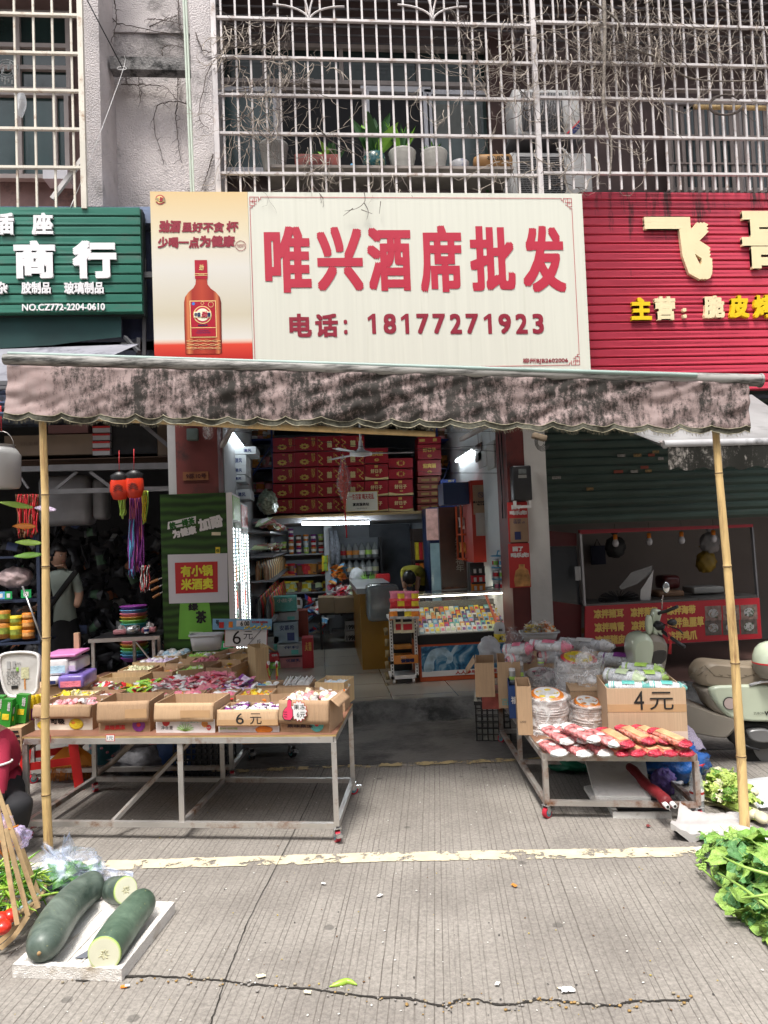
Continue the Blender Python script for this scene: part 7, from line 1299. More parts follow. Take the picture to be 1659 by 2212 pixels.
crumple('wrapped_bundle','big bundle of green and white bags in clear film on the left rack',(-.62,8.7,1.95),(.12,.3,.15),mt('film over greenery',(.25,.30,.22),.25,.6,30,bump=.8,bscale=30),'bundle',False,.2,44)
r,W,H=shelf('goods_shelf','white shelf of instant noodle cups and snack bags at the back of the shop',595,1130,706,1395,11.3,.35,(0,.28,.42,.56,.74),mt('shelf white grey',(.38,.40,.43),.5,.05),.03,mt('shelf back',(.22,.24,.27),.7));SHL=V(r.location);SW,SH=W,H
cupcol=['red','purple','red','brown','lime','sky','orange','amber']
proto={}
def cupn(col):
 g=M();g.lathe([(.032,0),(.045,.09),(.047,.092),(.047,.098),(0,.10)],n=12);g.lathe([(.0385,.03),(.0425,.07)],n=12,m=1);return g.build('noodle_cup',[cm(col),cm('white' if col!='lime' else 'cream')])
k=0
for i in range(7):
 for lv in range((2,2,4,3,3,3,3)[i]):
  col=cupcol[(i*3+lv)%8]
  if col not in proto:proto[col]=o=cupn(col)
  else:o=proto[col].copy();COL.objects.link(o)
  o.location=SHL+V((.06+W*.135*i,.1,H*.74+.022+.101*lv));tag(o,'%s instant noodle cup, %s column from the left, %s'%(col,('first','second','third','fourth','fifth','sixth','last')[i],('bottom of its stack','second up','third up','on top')[lv]),'noodle cup','instant noodle cups on the back shelf')
for lv,nm,cs in((.56,'orange and red snack bags on the middle back shelf',['amber','brown','orange','red','purple']),(.57,'front row of dark snack bags with orange tops',['brown','red','purple','orange']),(.42,'dark packets on the lower back shelf',['black','brown','yellow','paleg']),(.28,'dull bags near the floor of the back shelf',['black','brown','white'])):bagrow('snack_bags',nm,SHL+V((.04,.04,SH*lv+.01)),SW*.95,.12,.18,12,cs,.17)
r,W,H=shelf('jar_shelf','dark shelf with two rows of big labelled bottles',738,1160,822,1330,11.2,.35,(.1,.5,.72),mt('black shelf',(.03,.03,.035),.5),.03,mt('shelf back',(.22,.24,.27),.7))
for row,zz in((0,.72),(1,.5)):
 for i in range(6):
  c_=('red','orange','amber','white','lime','white')[i]if row==0 else('amber','cream','yellow','white','white','jelly')[i]
  g=M();g.lathe([(.045,0),(.05,.02),(.05,.16),(.02,.21),(.02,.235),(0,.24)],n=12);g.lathe([(.0505,.05),(.0505,.12)],n=12,m=1);o=g.build('drink_bottle',[mt('dim clear plastic',(.25,.27,.28),.15,.1,spec=.8),cm(c_)]);o.location=V(r.location)+V((.06+W*.155*i,.1,H*zz+.022));tag(o,f'large bottle with a {c_} label, {"upper" if row == 0 else "lower"} row, {("first", "second", "third", "fourth", "fifth", "last")[i]} from the left','bottle','large bottles on the dark shelf')
bx('partition','pale partition panel between the two back shelves','partition',706,1132,716,1335,11.0,.5,mt('partition white',(.50,.53,.57),.6))
for k,(y0,y1)in enumerate(((1200,1216),(1218,1232),(1285,1305),(1305,1322))):g=M();packet(g,(0,0,0),.13,.12,.03,0,1,Matrix.Rotation(1.5,3,'X')@Matrix.Rotation(.8,3,'Y'),k);o=g.build('snack_bag',[cm('lime'),cm('yellow')]);o.location=aty(702,(y0+y1)/2,10.9);tag(o,'lime snack bag clipped to the partition, %s of four'%('topmost','second','third','lowest')[k],'snack bag','lime bags hung on the partition')
for k,(x0,y0,x1,y1,mn,l)in enumerate(((540,1152,560,1195,'grey','x'),)):pass
for k,x in enumerate((722,733)):g=M();g.tube([(0,0,0),(.02,0,-.25),(.01,0,-.55)],[.03,.05,.04],8);o=g.build('wrapped_umbrella',mt('grey film umbrella',(.22,.24,.28),.25,.4,25));o.location=aty(x-8,1140+k*6,10.9);tag(o,'grey wrapped umbrella hanging %s the bottle shelf'%('furthest from' if k==0 else 'right beside'),'umbrella','wrapped umbrellas by the bottle shelf')
CG=mt('grey white carton',(.36,.36,.37),.6,.12,4);CBL=mt('pale blue carton',(.30,.38,.46),.6,.3,5)
for(x0,y0,x1,y1,Y,m_,tx,l)in((585,1288,640,1322,8.6,cm('teal'),'小肚子','green carton of baby snacks with a yellow bell'),(592,1322,644,1342,8.6,CG,'','low white milk carton with a cow patch below the green carton'),(592,1344,643,1390,8.5,CBL,'安慕希','pale blue and white yogurt carton with a black name'),(601,1391,652,1418,8.4,CG,'伴利','white carton with dark green leaves print'),(606,1419,656,1447,8.4,mt('strawberry carton',(.42,.16,.17),.5,.3,7),'优酸乳','strawberry pink drink carton at the bottom of its pile'),(545,1288,572,1330,8.9,CG,'安慕希','grey yogurt carton beside the lit fridge'),(572,1296,586,1330,8.9,CG,'','small grey carton between fridge and green carton'),(577,1375,602,1408,8.5,CG,'','white carton with a grey flower emblem behind the price board'),(582,1410,603,1430,8.4,cm('red'),'优酸乳','red drink carton left of the leaves carton'),(584,1431,605,1452,8.4,cm('green'),'优酸乳','green drink carton at the floor'),(654,1378,676,1450,8.3,WR,'上吉\n大吉','tall red New Year box with gold characters'),(644,1318,664,1376,8.7,WR2,'','dark red carton behind the yogurt carton')):
 r,W,H=bx('drink_carton',l,'carton',x0,y0,x1,y1,Y,.25,m_,'cartons on the floor of the centre shop')
 if tx:lt(r,tx,W*.25,H*.62,W*.85,H*.88,WHITE if m_ in(cm('teal'),cm('red'),cm('green'))else(GLD if m_==WR else NAVY),bold=.001)
 if m_ in(CG,CBL):sub(r,'printed_patch',[((W*.55,-.0015,H*.1),(W*.85,-.0003,H*.5))],cm('navy' if m_==CBL else 'teal'))
for k,(x0,y0,x1,y1,l,cs)in enumerate(((655,1290,700,1375,'hanging cluster of blue and red snack bags near the shelf end',['blue','white','red','navy']),(715,1262,752,1292,'pile of red sweets bags on the display cartons',['red','rose','white']),(752,1262,778,1292,'pile of pale folded bags beside the red sweets',['white','paleg','white']),(722,1222,745,1255,'blue bottle and orange boxes on a low board',['blue','amber','orange']))):
 a,W,H=px3(x0,y0,x1,y1,10.3);g=M()
 for i in range(16):packet(g,(random.random()*W,rng()*.1,H*random.random()),.15,.12,.04,i%len(cs),(i+1)%len(cs),rrot(.8),i)
 o=g.build('snack_bags',[cm(c)for c in cs]);o.location=a;tag(o,l,'snack bags','goods on the shelves of the centre shop','stuff')
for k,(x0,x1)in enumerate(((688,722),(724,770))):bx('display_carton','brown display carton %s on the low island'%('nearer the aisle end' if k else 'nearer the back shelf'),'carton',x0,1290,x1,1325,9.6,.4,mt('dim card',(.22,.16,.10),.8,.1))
r,W,H=bx('snack_island','dark island table under the display cartons','display table',690,1325,775,1330,9.65,.5,BLACKP,part='table_top');sub(r,'leg',[((0,0,-.6),(.03,.03,0))],BLACKP);sub(r,'leg',[((W-.03,0,-.6),(W,.03,0))],BLACKP)
for k,(x0,y0,x1,y1)in enumerate(((746,1341,772,1362),(746,1363,772,1386))):r,W,H=bx('price_carton','white carton with large dark digits, %s of two under the island'%('upper','lower')[k],'carton',x0,y0,x1,y1,9.7,.25,CG);lt(r,'1998',W*.1,H*.1,W*.9,H*.6,BLK,bold=.003)
crumple('white_bag','white plastic bag standing on the pile at the back',aty(771,1262,10.2),(.10,.08,.12),WB,seed=61,knot=False)
g=M()
for i in range(60):d=V((rng(),rng(),.3+random.random())).normalized();c_=V((0,0,0));g.add([c_+V((.008,0,0)),c_-V((.008,0,0)),c_+d*.24+V((0,0,-.04))],[(0,1,2)])
o=g.build('potted_plant',cm('green'));o.location=aty(795,1262,9.9);tag(o,'small spiky dark green plant on the counter','plant')
r,W,H=bx('red_box','red tissue box on the far counter','box',812,1240,842,1258,9.9,.2,cm('red'))
CT=mt('grey counter',(.28,.29,.30),.35,.1,3);a0=aty(800,1262,9.3)
g=M();x0=.88;g.box((.42,8.0,.15),(.80,9.9,1.0));o=g.build('counter',[mt('yellow cabinet',(.26,.13,.015),.4,.12,3)]);tag(o,'long yellow cabinet counter running back into the shop','counter');M().box((.38,7.95,1.0),(.84,9.95,1.06)).build('counter_top',CT,o)
r,W,H=bx('glass_hood','rounded grey glass display hood on the counter','display case',795,1262,862,1345,7.6,.4,mt('dim hood glass',(.16,.18,.19),.1,.2,alpha=.9,spec=.9),bev=.05,part='hood')
c0,c1=atz(846,1480,.15),atz(905,1476,.15);r=E('snack_rack','white perforated snack rack on casters with orange header boards','rack',None,(c0.x,c0.y,.155));W=c1.x-c0.x;H=aty(850,1280,c0.y).z-.155
for x in(0,W-.03):
 M().box((x,0,.05),(x+.03,.03,H*.72)).build('post',WHITE,r);g=M()
 for i in range(18):z=.08+(H*.64)*i/18;g.box((x+.010,-.002,z),(x+.020,-.0005,z+.018))
 g.build('hole_row',BLK,r)
for z in(.05,H*.22,H*.70):M().box((0,0,z),(W,.30,z+.03)).build('shelf_board',WHITE if z!=H*.22 else BLACKP,r)
M().box((.03,.28,.05),(W-.03,.285,H*.7)).build('back_panel',BLACKP,r)
ORP=mt('orange header',(.60,.22,.05),.4,.2,4)
for z,h in((H*.70,.085),(H*.22,.085)):M().box((0 if z>H*.5 else .03,-.012,z),(W,-.006,z+h)).build('header_board',ORP,r);ltext(r,'慢慢嚼',.10,z+.012,W-.04,z+h*.6,mt('navy print',(.02,.02,.08),.5),off=.014,bold=.003);ltext(r,'年轻人',.10,z+h*.66,W-.12,z+h*.9,WHITE,off=.014)
for x in(.03,W-.05):g=M();g.cyl((x-.01,.03,.03),(x+.01,.03,.03),.028,n=14);g.build('caster',WHITE,r)
for k,(y0,y1,cs,l)in enumerate(((1279,1296,['rose','yellow'],'row of red and yellow clip packs on top of the rack'),(1296,1312,['red','yellow'],'second row of clip packs on the rack'),(1312,1340,['orange','black','yellow'],'row of orange snack pouches on the rack'))):
 for j in range(4):g=M();packet(g,(0,0,0),.10,.085,.03,0,1,Matrix.Rotation(1.45,3,'X')@Matrix.Rotation(1.57,3,'Z'),j);o=g.build('snack_pouch',[cm(cs[j%len(cs)]),cm('white' if k==2 else cs[0])]);o.location=aty(851+15*j,(y0+y1)/2,c0.y-.02-.03*k);tag(o,f'{cs[j % len(cs)]} snack pouch, {("first", "second", "third", "last")[j]} in the {("top", "second", "third")[k]} row of the rack','snack pouch','pouches on the white rack')
for j in range(2):g=M();g.box((0,0,0),(.13,.02,.17));g.box((.02,-.003,.03),(.11,-.001,.09),1);g.box((.02,-.003,.11),(.11,-.001,.145),2);o=g.build('snack_pouch',[cm('cream'),cm('red'),BLK]);o.location=aty(851+16*j,1368,c0.y-.05-.01*j);tag(o,'cream %s snack pouch with a red fox patch standing in front'%('left' if j==0 else 'right'),'snack pouch','pouches on the white rack')
for k,yy in enumerate((1404,1424)):sub(r,'basket',[((.05,.05,aty(870,yy,c0.y).z-.155),(W-.05,.2,aty(870,yy,c0.y).z-.155+.03))],cm('amber'))
g=M()
for i in range(9):g.tube([(-.04+.012*math.sin(i),-.02+.005*i,H*.62-.11*i),(-.035,-.02,H*.62-.11*i-.07)],[.022,.018],6)
g.build('hanging_strip',mt('brown sachet strip',(.20,.15,.07),.4,.4,20),r)
Yc=7.12;a,b=atz(908,1474,.15),aty(1142,1380,7.0);r=E('cigarette_case','lit glass cigarette display case with a sea wave picture on its front','display case',None,(a.x,a.y,.155));Wc=1.02;OR=mt('orange frame',(.50,.09,.03),.4,.1);o_=V(r.location);zG0=aty(1000,1368,a.y).z-.155;zG1=aty(1000,1284,a.y).z-.155;zP1=aty(930,1392,a.y).z-.155
f=M();f.box((0,0,.0),(Wc,.55,zP1));f.build('case_body',OR,r);M().box((0,-.002,zP1),(Wc,.55,zG0)).build('black_band',BLK,r)
WVM=mt('sea picture',(.03,.12,.25),.35,.0);t_=WVM.node_tree;n=t_.nodes.new('ShaderNodeTexNoise');n.inputs['Scale'].default_value=5;n.inputs['Detail'].default_value=8;n.inputs['Distortion'].default_value=2.5;tc=t_.nodes.new('ShaderNodeTexCoord');t_.links.new(tc.outputs['Object'],n.inputs[0]);cr=t_.nodes.new('ShaderNodeValToRGB');e=cr.color_ramp.elements;e[0].position=.35;e[0].color=(.012,.06,.14,1);e[1].position=.68;e[1].color=(.45,.60,.68,1);k_=e.new(.5);k_.color=(.05,.20,.36,1);t_.links.new(n.outputs[0],cr.inputs[0]);t_.links.new(cr.outputs[0],t_.nodes['Principled BSDF'].inputs['Base Color'])
M().box((.02,-.003,.055),(Wc-.02,-.0005,zP1-.02)).build('picture',WVM,r);M().box((.02,-.0035,.045),(Wc-.02,-.0008,.10)).build('caption_strip',WHITE,r);ltext(r,'人人参与爱国卫生运动',.36,.055,.90,.092,REDINK,off=.005,bold=.0015)
g=M();P_s=[(.05,.2),(.12,.34),(.25,.36),(.34,.28),(.33,.20),(.27,.19),(.28,.25),(.22,.29),(.15,.22),(.14,.12),(.05,.11)];g.prism(spl([(x,z*.9)for x,z in P_s],4),Fr((0,-.003,0),(1,0,0)),0,.0015);g.build('wave_print',mt('pale foam print',(.35,.50,.60),.5,.4,14),r)
g=M()
for(x,y,z0,z1)in((0,0,zG0,zG1),(Wc,0,zG0,zG1+.03),(0,.5,zG0,zG1),(Wc,.5,zG0,zG1)):g.rod((x,y,z0),(x,y,z1),.015)
for y in(0,.5):g.rod((0,y,zG1),(Wc,y,zG1+.03),.015)
for x in(0,Wc):g.rod((x,0,zG1),(x,.5,zG1),.015)
g.build('steel_frame',mt('aluminium edge',(.55,.55,.55),.3,.05,metal=.7),r);M().box((.005,-.004,zG0),(Wc-.005,-.001,zG1)).build('glass_front',mt('case glass',(.8,.85,.85),.03,0,alpha=.08,spec=1),r);M().box((0,0,zG1+.008),(Wc,.5,zG1+.014)).build('glass_top',mt('case top glass',(.05,.06,.06),.05,.1,alpha=.9,spec=1),r)
M().box((.02,.48,zG1-.03),(Wc-.02,.50,zG1-.015)).build('light_strip',mt('warm strip',(1,.93,.75),.4,0,emit=10),r);M().box((.02,.012,zG1-.012),(Wc-.02,.03,zG1-.002)).build('light_strip',MATS['warm strip'],r);M().box((0,.505,zG0),(Wc,.515,zG1-.1)).build('back_panel',mt('case back',(.10,.10,.09),.3,.4,6),r)
g=M()
for k in range(6):z=zG0+.01+.033*k;g.box((.01,.03+.075*k,z-.008),(Wc-.01,.03+.075*(k+1),z))
g.build('stepped_shelf',mt('shelf lit white',(.7,.7,.66),.4),r)
for z in(Wc*.0,):M().rod((Wc-.18,.02,zG0),(Wc-.22,.45,zG1-.02),.02).build('orange_strip',OR,r)
pc=['white','red','yellow','navy','sky','amber','cream','black','rose','teal','orange','purple','paleg','blue'];CP={}
ordn=['first','second','third','fourth','fifth','sixth','seventh','eighth','ninth','tenth','eleventh','twelfth','thirteenth','fourteenth','fifteenth','sixteenth','seventeenth','eighteenth','nineteenth','twentieth','last']
for k in range(6):
 for i in range(18):
  c_=random.choice(pc if k else['white','white','cream','paleg','sky']);c2_=random.choice(pc);key=(c_,c2_)
  if key not in CP:
   g=M();g.box((0,0,0),(.048,.018,.068));g.box((.008,-.001,.02),(.040,-.0003,.05),1);CP[key]=o=g.build('cigarette_pack',[cm(c_),cm(c2_ if c2_!=c_ else 'yellow')])
  else:o=CP[key].copy();COL.objects.link(o)
  o.location=o_+V((.02+.0545*i,.035+.075*k,zG0+.012+.033*k));o.rotation_euler=(-.55,0,.02*rng());tag(o,f'{c_} cigarette pack, {ordn[i]} from left in the {("front", "second", "third", "fourth", "fifth", "rearmost")[k]} row of the lit case','cigarette pack','cigarette packs in the lit glass case')
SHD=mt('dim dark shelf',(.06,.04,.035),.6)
r,W,H=shelf('book_shelf','dark shelf of orange and yellow cartons near the back door',900,1140,936,1330,10.2,.3,(.1,.38,.62,.85),SHD,.02,SHD)
for lv in(.1,.38,.62):
 for j in range(4):g=M();g.box((0,0,0),(.05,.2,H*.2));o=g.build('slim_carton',cm(['orange','amber','yellow','red'][(j+int(lv*10))%4]));o.location=V(r.location)+V((.02+.055*j,.0,H*lv+.022));tag(o,'upright slim %s carton on the %s board of the dark shelf'%(['orange','amber','yellow','red'][(j+int(lv*10))%4],'lowest' if lv<.2 else 'middle' if lv<.5 else 'upper'),'carton','slim cartons on the dark shelf')
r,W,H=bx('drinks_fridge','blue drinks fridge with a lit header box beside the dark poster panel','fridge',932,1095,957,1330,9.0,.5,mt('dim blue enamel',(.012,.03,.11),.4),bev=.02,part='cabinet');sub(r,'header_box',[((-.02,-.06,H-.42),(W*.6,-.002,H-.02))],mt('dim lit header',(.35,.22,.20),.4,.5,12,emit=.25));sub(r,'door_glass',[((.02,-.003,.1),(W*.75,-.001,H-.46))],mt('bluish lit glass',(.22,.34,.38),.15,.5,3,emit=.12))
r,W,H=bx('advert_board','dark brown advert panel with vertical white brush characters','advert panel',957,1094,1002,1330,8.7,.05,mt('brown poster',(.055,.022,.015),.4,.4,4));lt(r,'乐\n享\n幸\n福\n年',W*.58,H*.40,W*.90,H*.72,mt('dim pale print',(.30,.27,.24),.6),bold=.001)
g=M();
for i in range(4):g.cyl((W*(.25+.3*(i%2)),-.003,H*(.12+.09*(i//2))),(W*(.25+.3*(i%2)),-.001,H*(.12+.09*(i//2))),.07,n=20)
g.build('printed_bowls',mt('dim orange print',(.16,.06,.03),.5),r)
r,W,H=bx('red_cabinet','tall red cabinet with a blue top and paper notices pasted on it','cabinet',1024,1036,1070,1215,7.9,.5,mt('red cabinet',(.42,.035,.02),.45,.1));sub(r,'blue_side',[((-.30,.1,H*.72),(-.001,.45,H*.99))],mt('dim blue board',(.03,.05,.12),.5));sub(r,'paper_notice',[((.02,-.004,H*.58),(W*.75,-.001,H*.94))],mt('tan notice',(.34,.22,.14),.6,.2));sub(r,'paper_notice',[((.04,-.005,H*.32),(W*.72,-.002,H*.60))],mt('pale notice',(.42,.38,.35),.6,.1))
g=M();ring_c=(W*.38,H*.82)
for i in range(20):a,b=6.2832*i/20,6.2832*(i+1)/20;g.tube([(ring_c[0]+.03*math.cos(a),-.008,ring_c[1]+.03*math.sin(a)),(ring_c[0]+.03*math.cos(b),-.008,ring_c[1]+.03*math.sin(b))],.003,4)
g.tube([(ring_c[0]-.02,-.008,ring_c[1]+.02),(ring_c[0]+.02,-.008,ring_c[1]-.02)],.003,4);g.build('no_smoking_mark',NAVY,r);lt(r,'禁止向未成年人',W*.06,H*.72,W*.7,H*.745,BLK,off=.006,bold=.001);lt(r,'电子烟',W*.22,H*.69,W*.55,H*.715,BLK,off=.006,bold=.001)
r,W,H=shelf('wall_shelf','shelf with an orange lip holding biscuits beside the poster panel',1000,1090,1028,1210,8.3,.3,(0,.45),OR,.02,SHD);
for lv,cs in((.46,['white','cream']),(.02,['amber','cream'])):bagrow('biscuit_packs','pale biscuit packs on the %s board of the orange lipped shelf'%('upper' if lv>.1 else 'lower'),V(r.location)+V((.01,.03,H*lv)),W,.05,H*.4,7,cs,.12)
for k,(x0,x1,l)in enumerate(((1018,1045,'black wire stand of red and orange sachets on the glass case'),)):
 r,W,H=bx('sachet_stand',l,'stand',x0,1215,x1,1284,7.3,.12,BLACKP,part='stand_back')
 for j in range(3):g=M();[packet(g,(W*(i+.5)/5,-.02,H*(.2+.27*j)),.09,.035,.02,i%2,0,Matrix.Rotation(1.57,3,'Y')@Matrix.Rotation(1.57,3,'X'),i)for i in range(5)];g.build('sachet_row',[cm(('orange','red','black')[j]),cm('white')],r);M().box((0,-.045,H*(.06+.27*j)),(W,-.04,H*(.12+.27*j))).build('wire_rail',BLACKP,r)
r=E('candy_tower','three tier blue and clear plastic tower of gum jars on the glass case','display tower',None,aty(1085,1277,7.3));BT=mt('light blue plastic',(.10,.33,.52),.3,.1)
for k in range(4):M().lathe([(.0,0),(.105,0),(.105,.012),(0,.013)],(0,0,.12*k+.004),20).build('tier',BT,r)
for k in range(3):
 for j in range(7):a=j*.9;g=M();g.lathe([(.024,0),(.024,.07),(.02,.08),(0,.082)],(.07*math.cos(a),.07*math.sin(a),.12*k+.018),10,0);g.lathe([(.0245,.02),(.0245,.06)],(.07*math.cos(a),.07*math.sin(a),.12*k+.018),10,1);g.build('jar',[WHITE,cm(['red','green','blue','teal','rose'][(j+k)%5])],r)
g=M();g.tube([(-.04,0,.37),(-.03,0,.42),(.03,0,.42),(.04,0,.37)],.008,6);g.build('handle',BT,r)
r,W,H=bx('meter_box','black electricity meter box on the maroon pillar','meter box',*Z5(1165,460),*Z5(1340,825),6.48,.12,BLACKP,bev=.015);sub(r,'meter_window',[((W*.3,-.003,H*.76),(W*.72,-.0005,H*.9))],mt('meter glass',(.10,.11,.11),.2,.3,20));sub(r,'label',[((W*.28,-.003,H*.64),(W*.72,-.0005,H*.73))],mt('dim label',(.16,.16,.15),.6));sub(r,'conduit',[((W*.0,.0,-.07),(W*.12,.03,0)),((W*.12,.0,-.07),(W*.9,.03,-.045)),((W*.8,.0,-.045),(W*.9,.03,0))],WHITE)
for k,(y0,y1,l)in enumerate(((835,1250,'upper red energy drink poster with a white notice over it'),(1255,1715,'lower red energy drink poster with a pale bottle figure'))):
 r,W,H=bx('poster',l,'poster',*Z5(1112+k*12,y0),*Z5(1298+k*20,y1),6.59,.004,REDINK,'posters on the maroon pillar','sheet');lt(r,'困了',W*.2,H*.82,W*.7,H*.93,WHITE,bold=.003);lt(r,'喝乐虎!',W*.1,H*.68,W*.95,H*.79,WHITE,bold=.003)
 if k==0:sub(r,'pasted_notice',[((W*.08,-.004,0),(W*.98,-.001,H*.60))],mt('tan notice',(.34,.22,.14),.6,.2));sub(r,'printed_patch',[((W*.3,-.006,H*.06),(W*.6,-.0045,H*.26))],NAVY);lt(r,'正规\n销售点',W*.25,H*.46,W*.85,H*.57,NAVY,off=.006)
 else:g=M();g.lathe([(W*.36,0),(W*.40,H*.15),(W*.30,H*.36),(W*.14,H*.42),(W*.14,H*.5)],(W*.6,0,.01),16,sy=.02);g.build('printed_bottle',mt('print orange',(.50,.25,.08),.5,.5,14),r)
for k,(x0,y0,x1,y1,m_,l)in enumerate(((905,205,965,515,'white print sheet','long white calendar sheet hanging nearest the shop entrance'),(815,290,890,500,'white print sheet','pale hanging calendar between the tube and the long sheet'),(782,225,838,435,'dark wood','dark framed board hanging beside the lit tube'))):
 a,b=atx(*Z5(x0,y1),1.85),atx(*Z5(x1,y0),1.85);g=M();g.box((1.838,min(a.y,b.y),min(a.z,b.z)),(1.850,max(a.y,b.y),max(a.z,b.z)));g.tube([(1.844,(a.y+b.y)/2,max(a.z,b.z)),(1.844,(a.y+b.y)/2+.01,max(a.z,b.z)+.18)],.003,4);tag(g.build('wall_calendar',mt(m_,(.48,.48,.46)if m_[0]=='w' else(.05,.025,.02),.6,.1)),l,'calendar')
r=E('wall_camera','dusty box camera with a tangle of cable at the top of the white pillar','camera',None,aty(1163,944,6.4));g=M();g.T=Matrix.Rotation(.3,4,'Y');g.bbox((-.06,-.05,-.025),(.07,.03,.025),.008);g.T=None;g.build('camera_body',mt('dusty beige box',(.36,.28,.20),.7,.3,9),r);g=M()
for k in range(5):g.tube([(.02+(.03+.01*k)*math.cos(a),-.01*k,-.05+(.04+.012*k)*math.sin(a))for a in[i*.5 for i in range(13)]],.003,4)
g.build('cable_tangle',BLACKP,r)
r,W,H=bx('water_carton','dark green and white drink carton leaning by the white pillar','carton',1140,1343,1161,1440,6.75,.2,CG,bev=0);sub(r,'green_band',[((0,-.002,H*.72),(W,-.0004,H*.98)),((0,-.002,H*.1),(W,-.0004,H*.38))],mt('bottle green',(.01,.07,.045),.5));lt(r,'estbon',W*.02,H*.78,W*.9,H*.92,WHITE,off=.0035,bold=.001)
for k,x in enumerate((1142,1154)):g=M();g.lathe([(.022,0),(.026,.02),(.026,.12),(.012,.17),(.012,.20),(0,.201)],n=14);o=g.build('water_bottle',mt('smoky bottle',(.14,.16,.17),.1,.3,20,spec=1));o.location=aty(x,1343,6.8);tag(o,'small clear bottle on the green carton, %s'%('nearer the glass case' if k==0 else 'nearer the white pillar'),'bottle','bottles on the green carton')
g=M()
for x in(1076,1082,1086):a=aty(x,930,6.75);g.tube([a,aty(x+8,1060,6.75),aty(x+10,1120,6.75)],.006,5)
tag(g.build('wall_cable',BLACKP),'bundle of black cables running down beside the maroon pillar','cable')
a=aty(395,995,6.58);r,W,H=bx('number_plate','faded ochre house number plate on the left maroon pillar','sign plate',*Z2(200,445),*Z2(418,525),6.585,.01,mt('faded ochre',(.20,.075,.03),.7,.2));lt(r,'9栋10号',W*.12,H*.2,W*.92,H*.82,mt('dark maroon ink',(.05,.01,.01),.7),bold=.001)
crumple('plastic_bag','dirty clear bag stuck in wires at the top of the left maroon pillar',aty(450,950,6.5),(.05,.05,.07),FILM,seed=71,knot=False);bx('junction_box','grey green junction box on the left maroon pillar','junction box',*Z2(230,70),*Z2(325,175),6.52,.07,mt('dull teal box',(.10,.14,.13),.6),bev=.01)
Z1=lambda x,y:(.2563*x,891+.2563*y);ZA=lambda x,y:(.2604*x,1323.1+.2604*y)
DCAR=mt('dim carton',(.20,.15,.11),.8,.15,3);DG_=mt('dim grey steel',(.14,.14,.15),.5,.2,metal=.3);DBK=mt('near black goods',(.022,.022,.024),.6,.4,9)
def qb(name,label,cat,x0,y0,x1,y1,Y,dep,mat,z=Z1,**k):return bx(name,label,cat,*z(x0,y0),*z(x1,y1),Y,dep,mat,**k)
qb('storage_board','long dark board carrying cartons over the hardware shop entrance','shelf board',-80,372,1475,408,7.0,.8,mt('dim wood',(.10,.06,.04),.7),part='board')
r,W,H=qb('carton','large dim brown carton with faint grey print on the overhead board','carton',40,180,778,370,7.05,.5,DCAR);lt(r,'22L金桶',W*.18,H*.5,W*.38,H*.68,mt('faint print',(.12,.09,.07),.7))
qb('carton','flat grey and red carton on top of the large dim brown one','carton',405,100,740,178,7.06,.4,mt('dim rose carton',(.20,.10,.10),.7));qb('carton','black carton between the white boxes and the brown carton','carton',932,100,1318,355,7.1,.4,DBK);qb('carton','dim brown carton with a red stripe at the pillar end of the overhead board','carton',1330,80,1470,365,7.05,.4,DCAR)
for k in range(4):r,W,H=qb('white_box','white box with a red rim, %s of four on the overhead board'%('topmost','second','third','lowest')[k],'box',782,112+64*k,925,170+64*k,7.04,.4,mt('greyish white box',(.45,.45,.47),.6),group='white boxes overhead');sub(r,'red_rim',[((-.002,-.003,H-.02),(W+.002,-.0005,H))],REDINK)
g=M();
for a,b,w_ in(((135,480),(905,462),.05),((420,470),(1475,450),.06),((150,510),(240,640),.02),((470,650),(650,500),.025),((760,500),(950,640),.03),((420,670),(1475,640),.045),((1190,90),(1475,330),.035)):g.rod(aty(*Z1(*a),6.98),aty(*Z1(*b),6.98),w_)
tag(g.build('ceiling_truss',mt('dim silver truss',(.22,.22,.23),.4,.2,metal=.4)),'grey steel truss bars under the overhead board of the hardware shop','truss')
r=E('plastic_pail','white plastic pail with a wire handle hung at the far left of the hardware shop','pail',None,aty(*Z1(20,640),6.3));g=M();g.lathe([(0,0),(.13,0),(.145,.03),(.15,.28),(.12,.33),(.10,.35),(.10,.37),(.11,.37),(0,.375)],n=26);g.build('pail_body',mt('milky plastic',(.55,.55,.54),.35,.05,4),r);g=M();g.tube([(.10*math.cos(a),0,.36+.13*math.sin(a))for a in[i*.35 for i in range(10)]],.003,5);g.tube([(0,0,.49),(0,0,.75)],.004,4,1);g.build('handle',[STEEL,cm('red')],r)
for k,(x,y,l)in enumerate(((1010,640,'left of two red orange floats hung by the hardware shop'),(1135,625,'right red orange float printed with black arcs'))):
 r=E('swim_float',l,'swim float','floats hung in the hardware shop',aty(*Z1(x,y+100),6.55));g=M();r.scale=(.82,.82,.82);g.lathe([(0,0),(.07,.01),(.105,.10),(.10,.20),(.07,.26),(.03,.29),(0,.30)],n=20,sy=.6);g.build('float_body',mt('red orange vinyl',(.72,.05,.02),.3,.08,6),r);g=M();g.lathe([(.085,.215),(.10,.27),(.04,.31)],n=16,sy=.65);g.tube([(0,0,.3),(0,.02,.55)],.004,4,1);g.build('straps',[BLACKP,cm('red')],r)
 g=M()
 for j in range(4):g.tube([(-.05+.02*i,-.064,.17-.018*j-.01*abs(i-2.5))for i in range(6)],.003,4)
 g.build('printed_arcs',BLK,r)
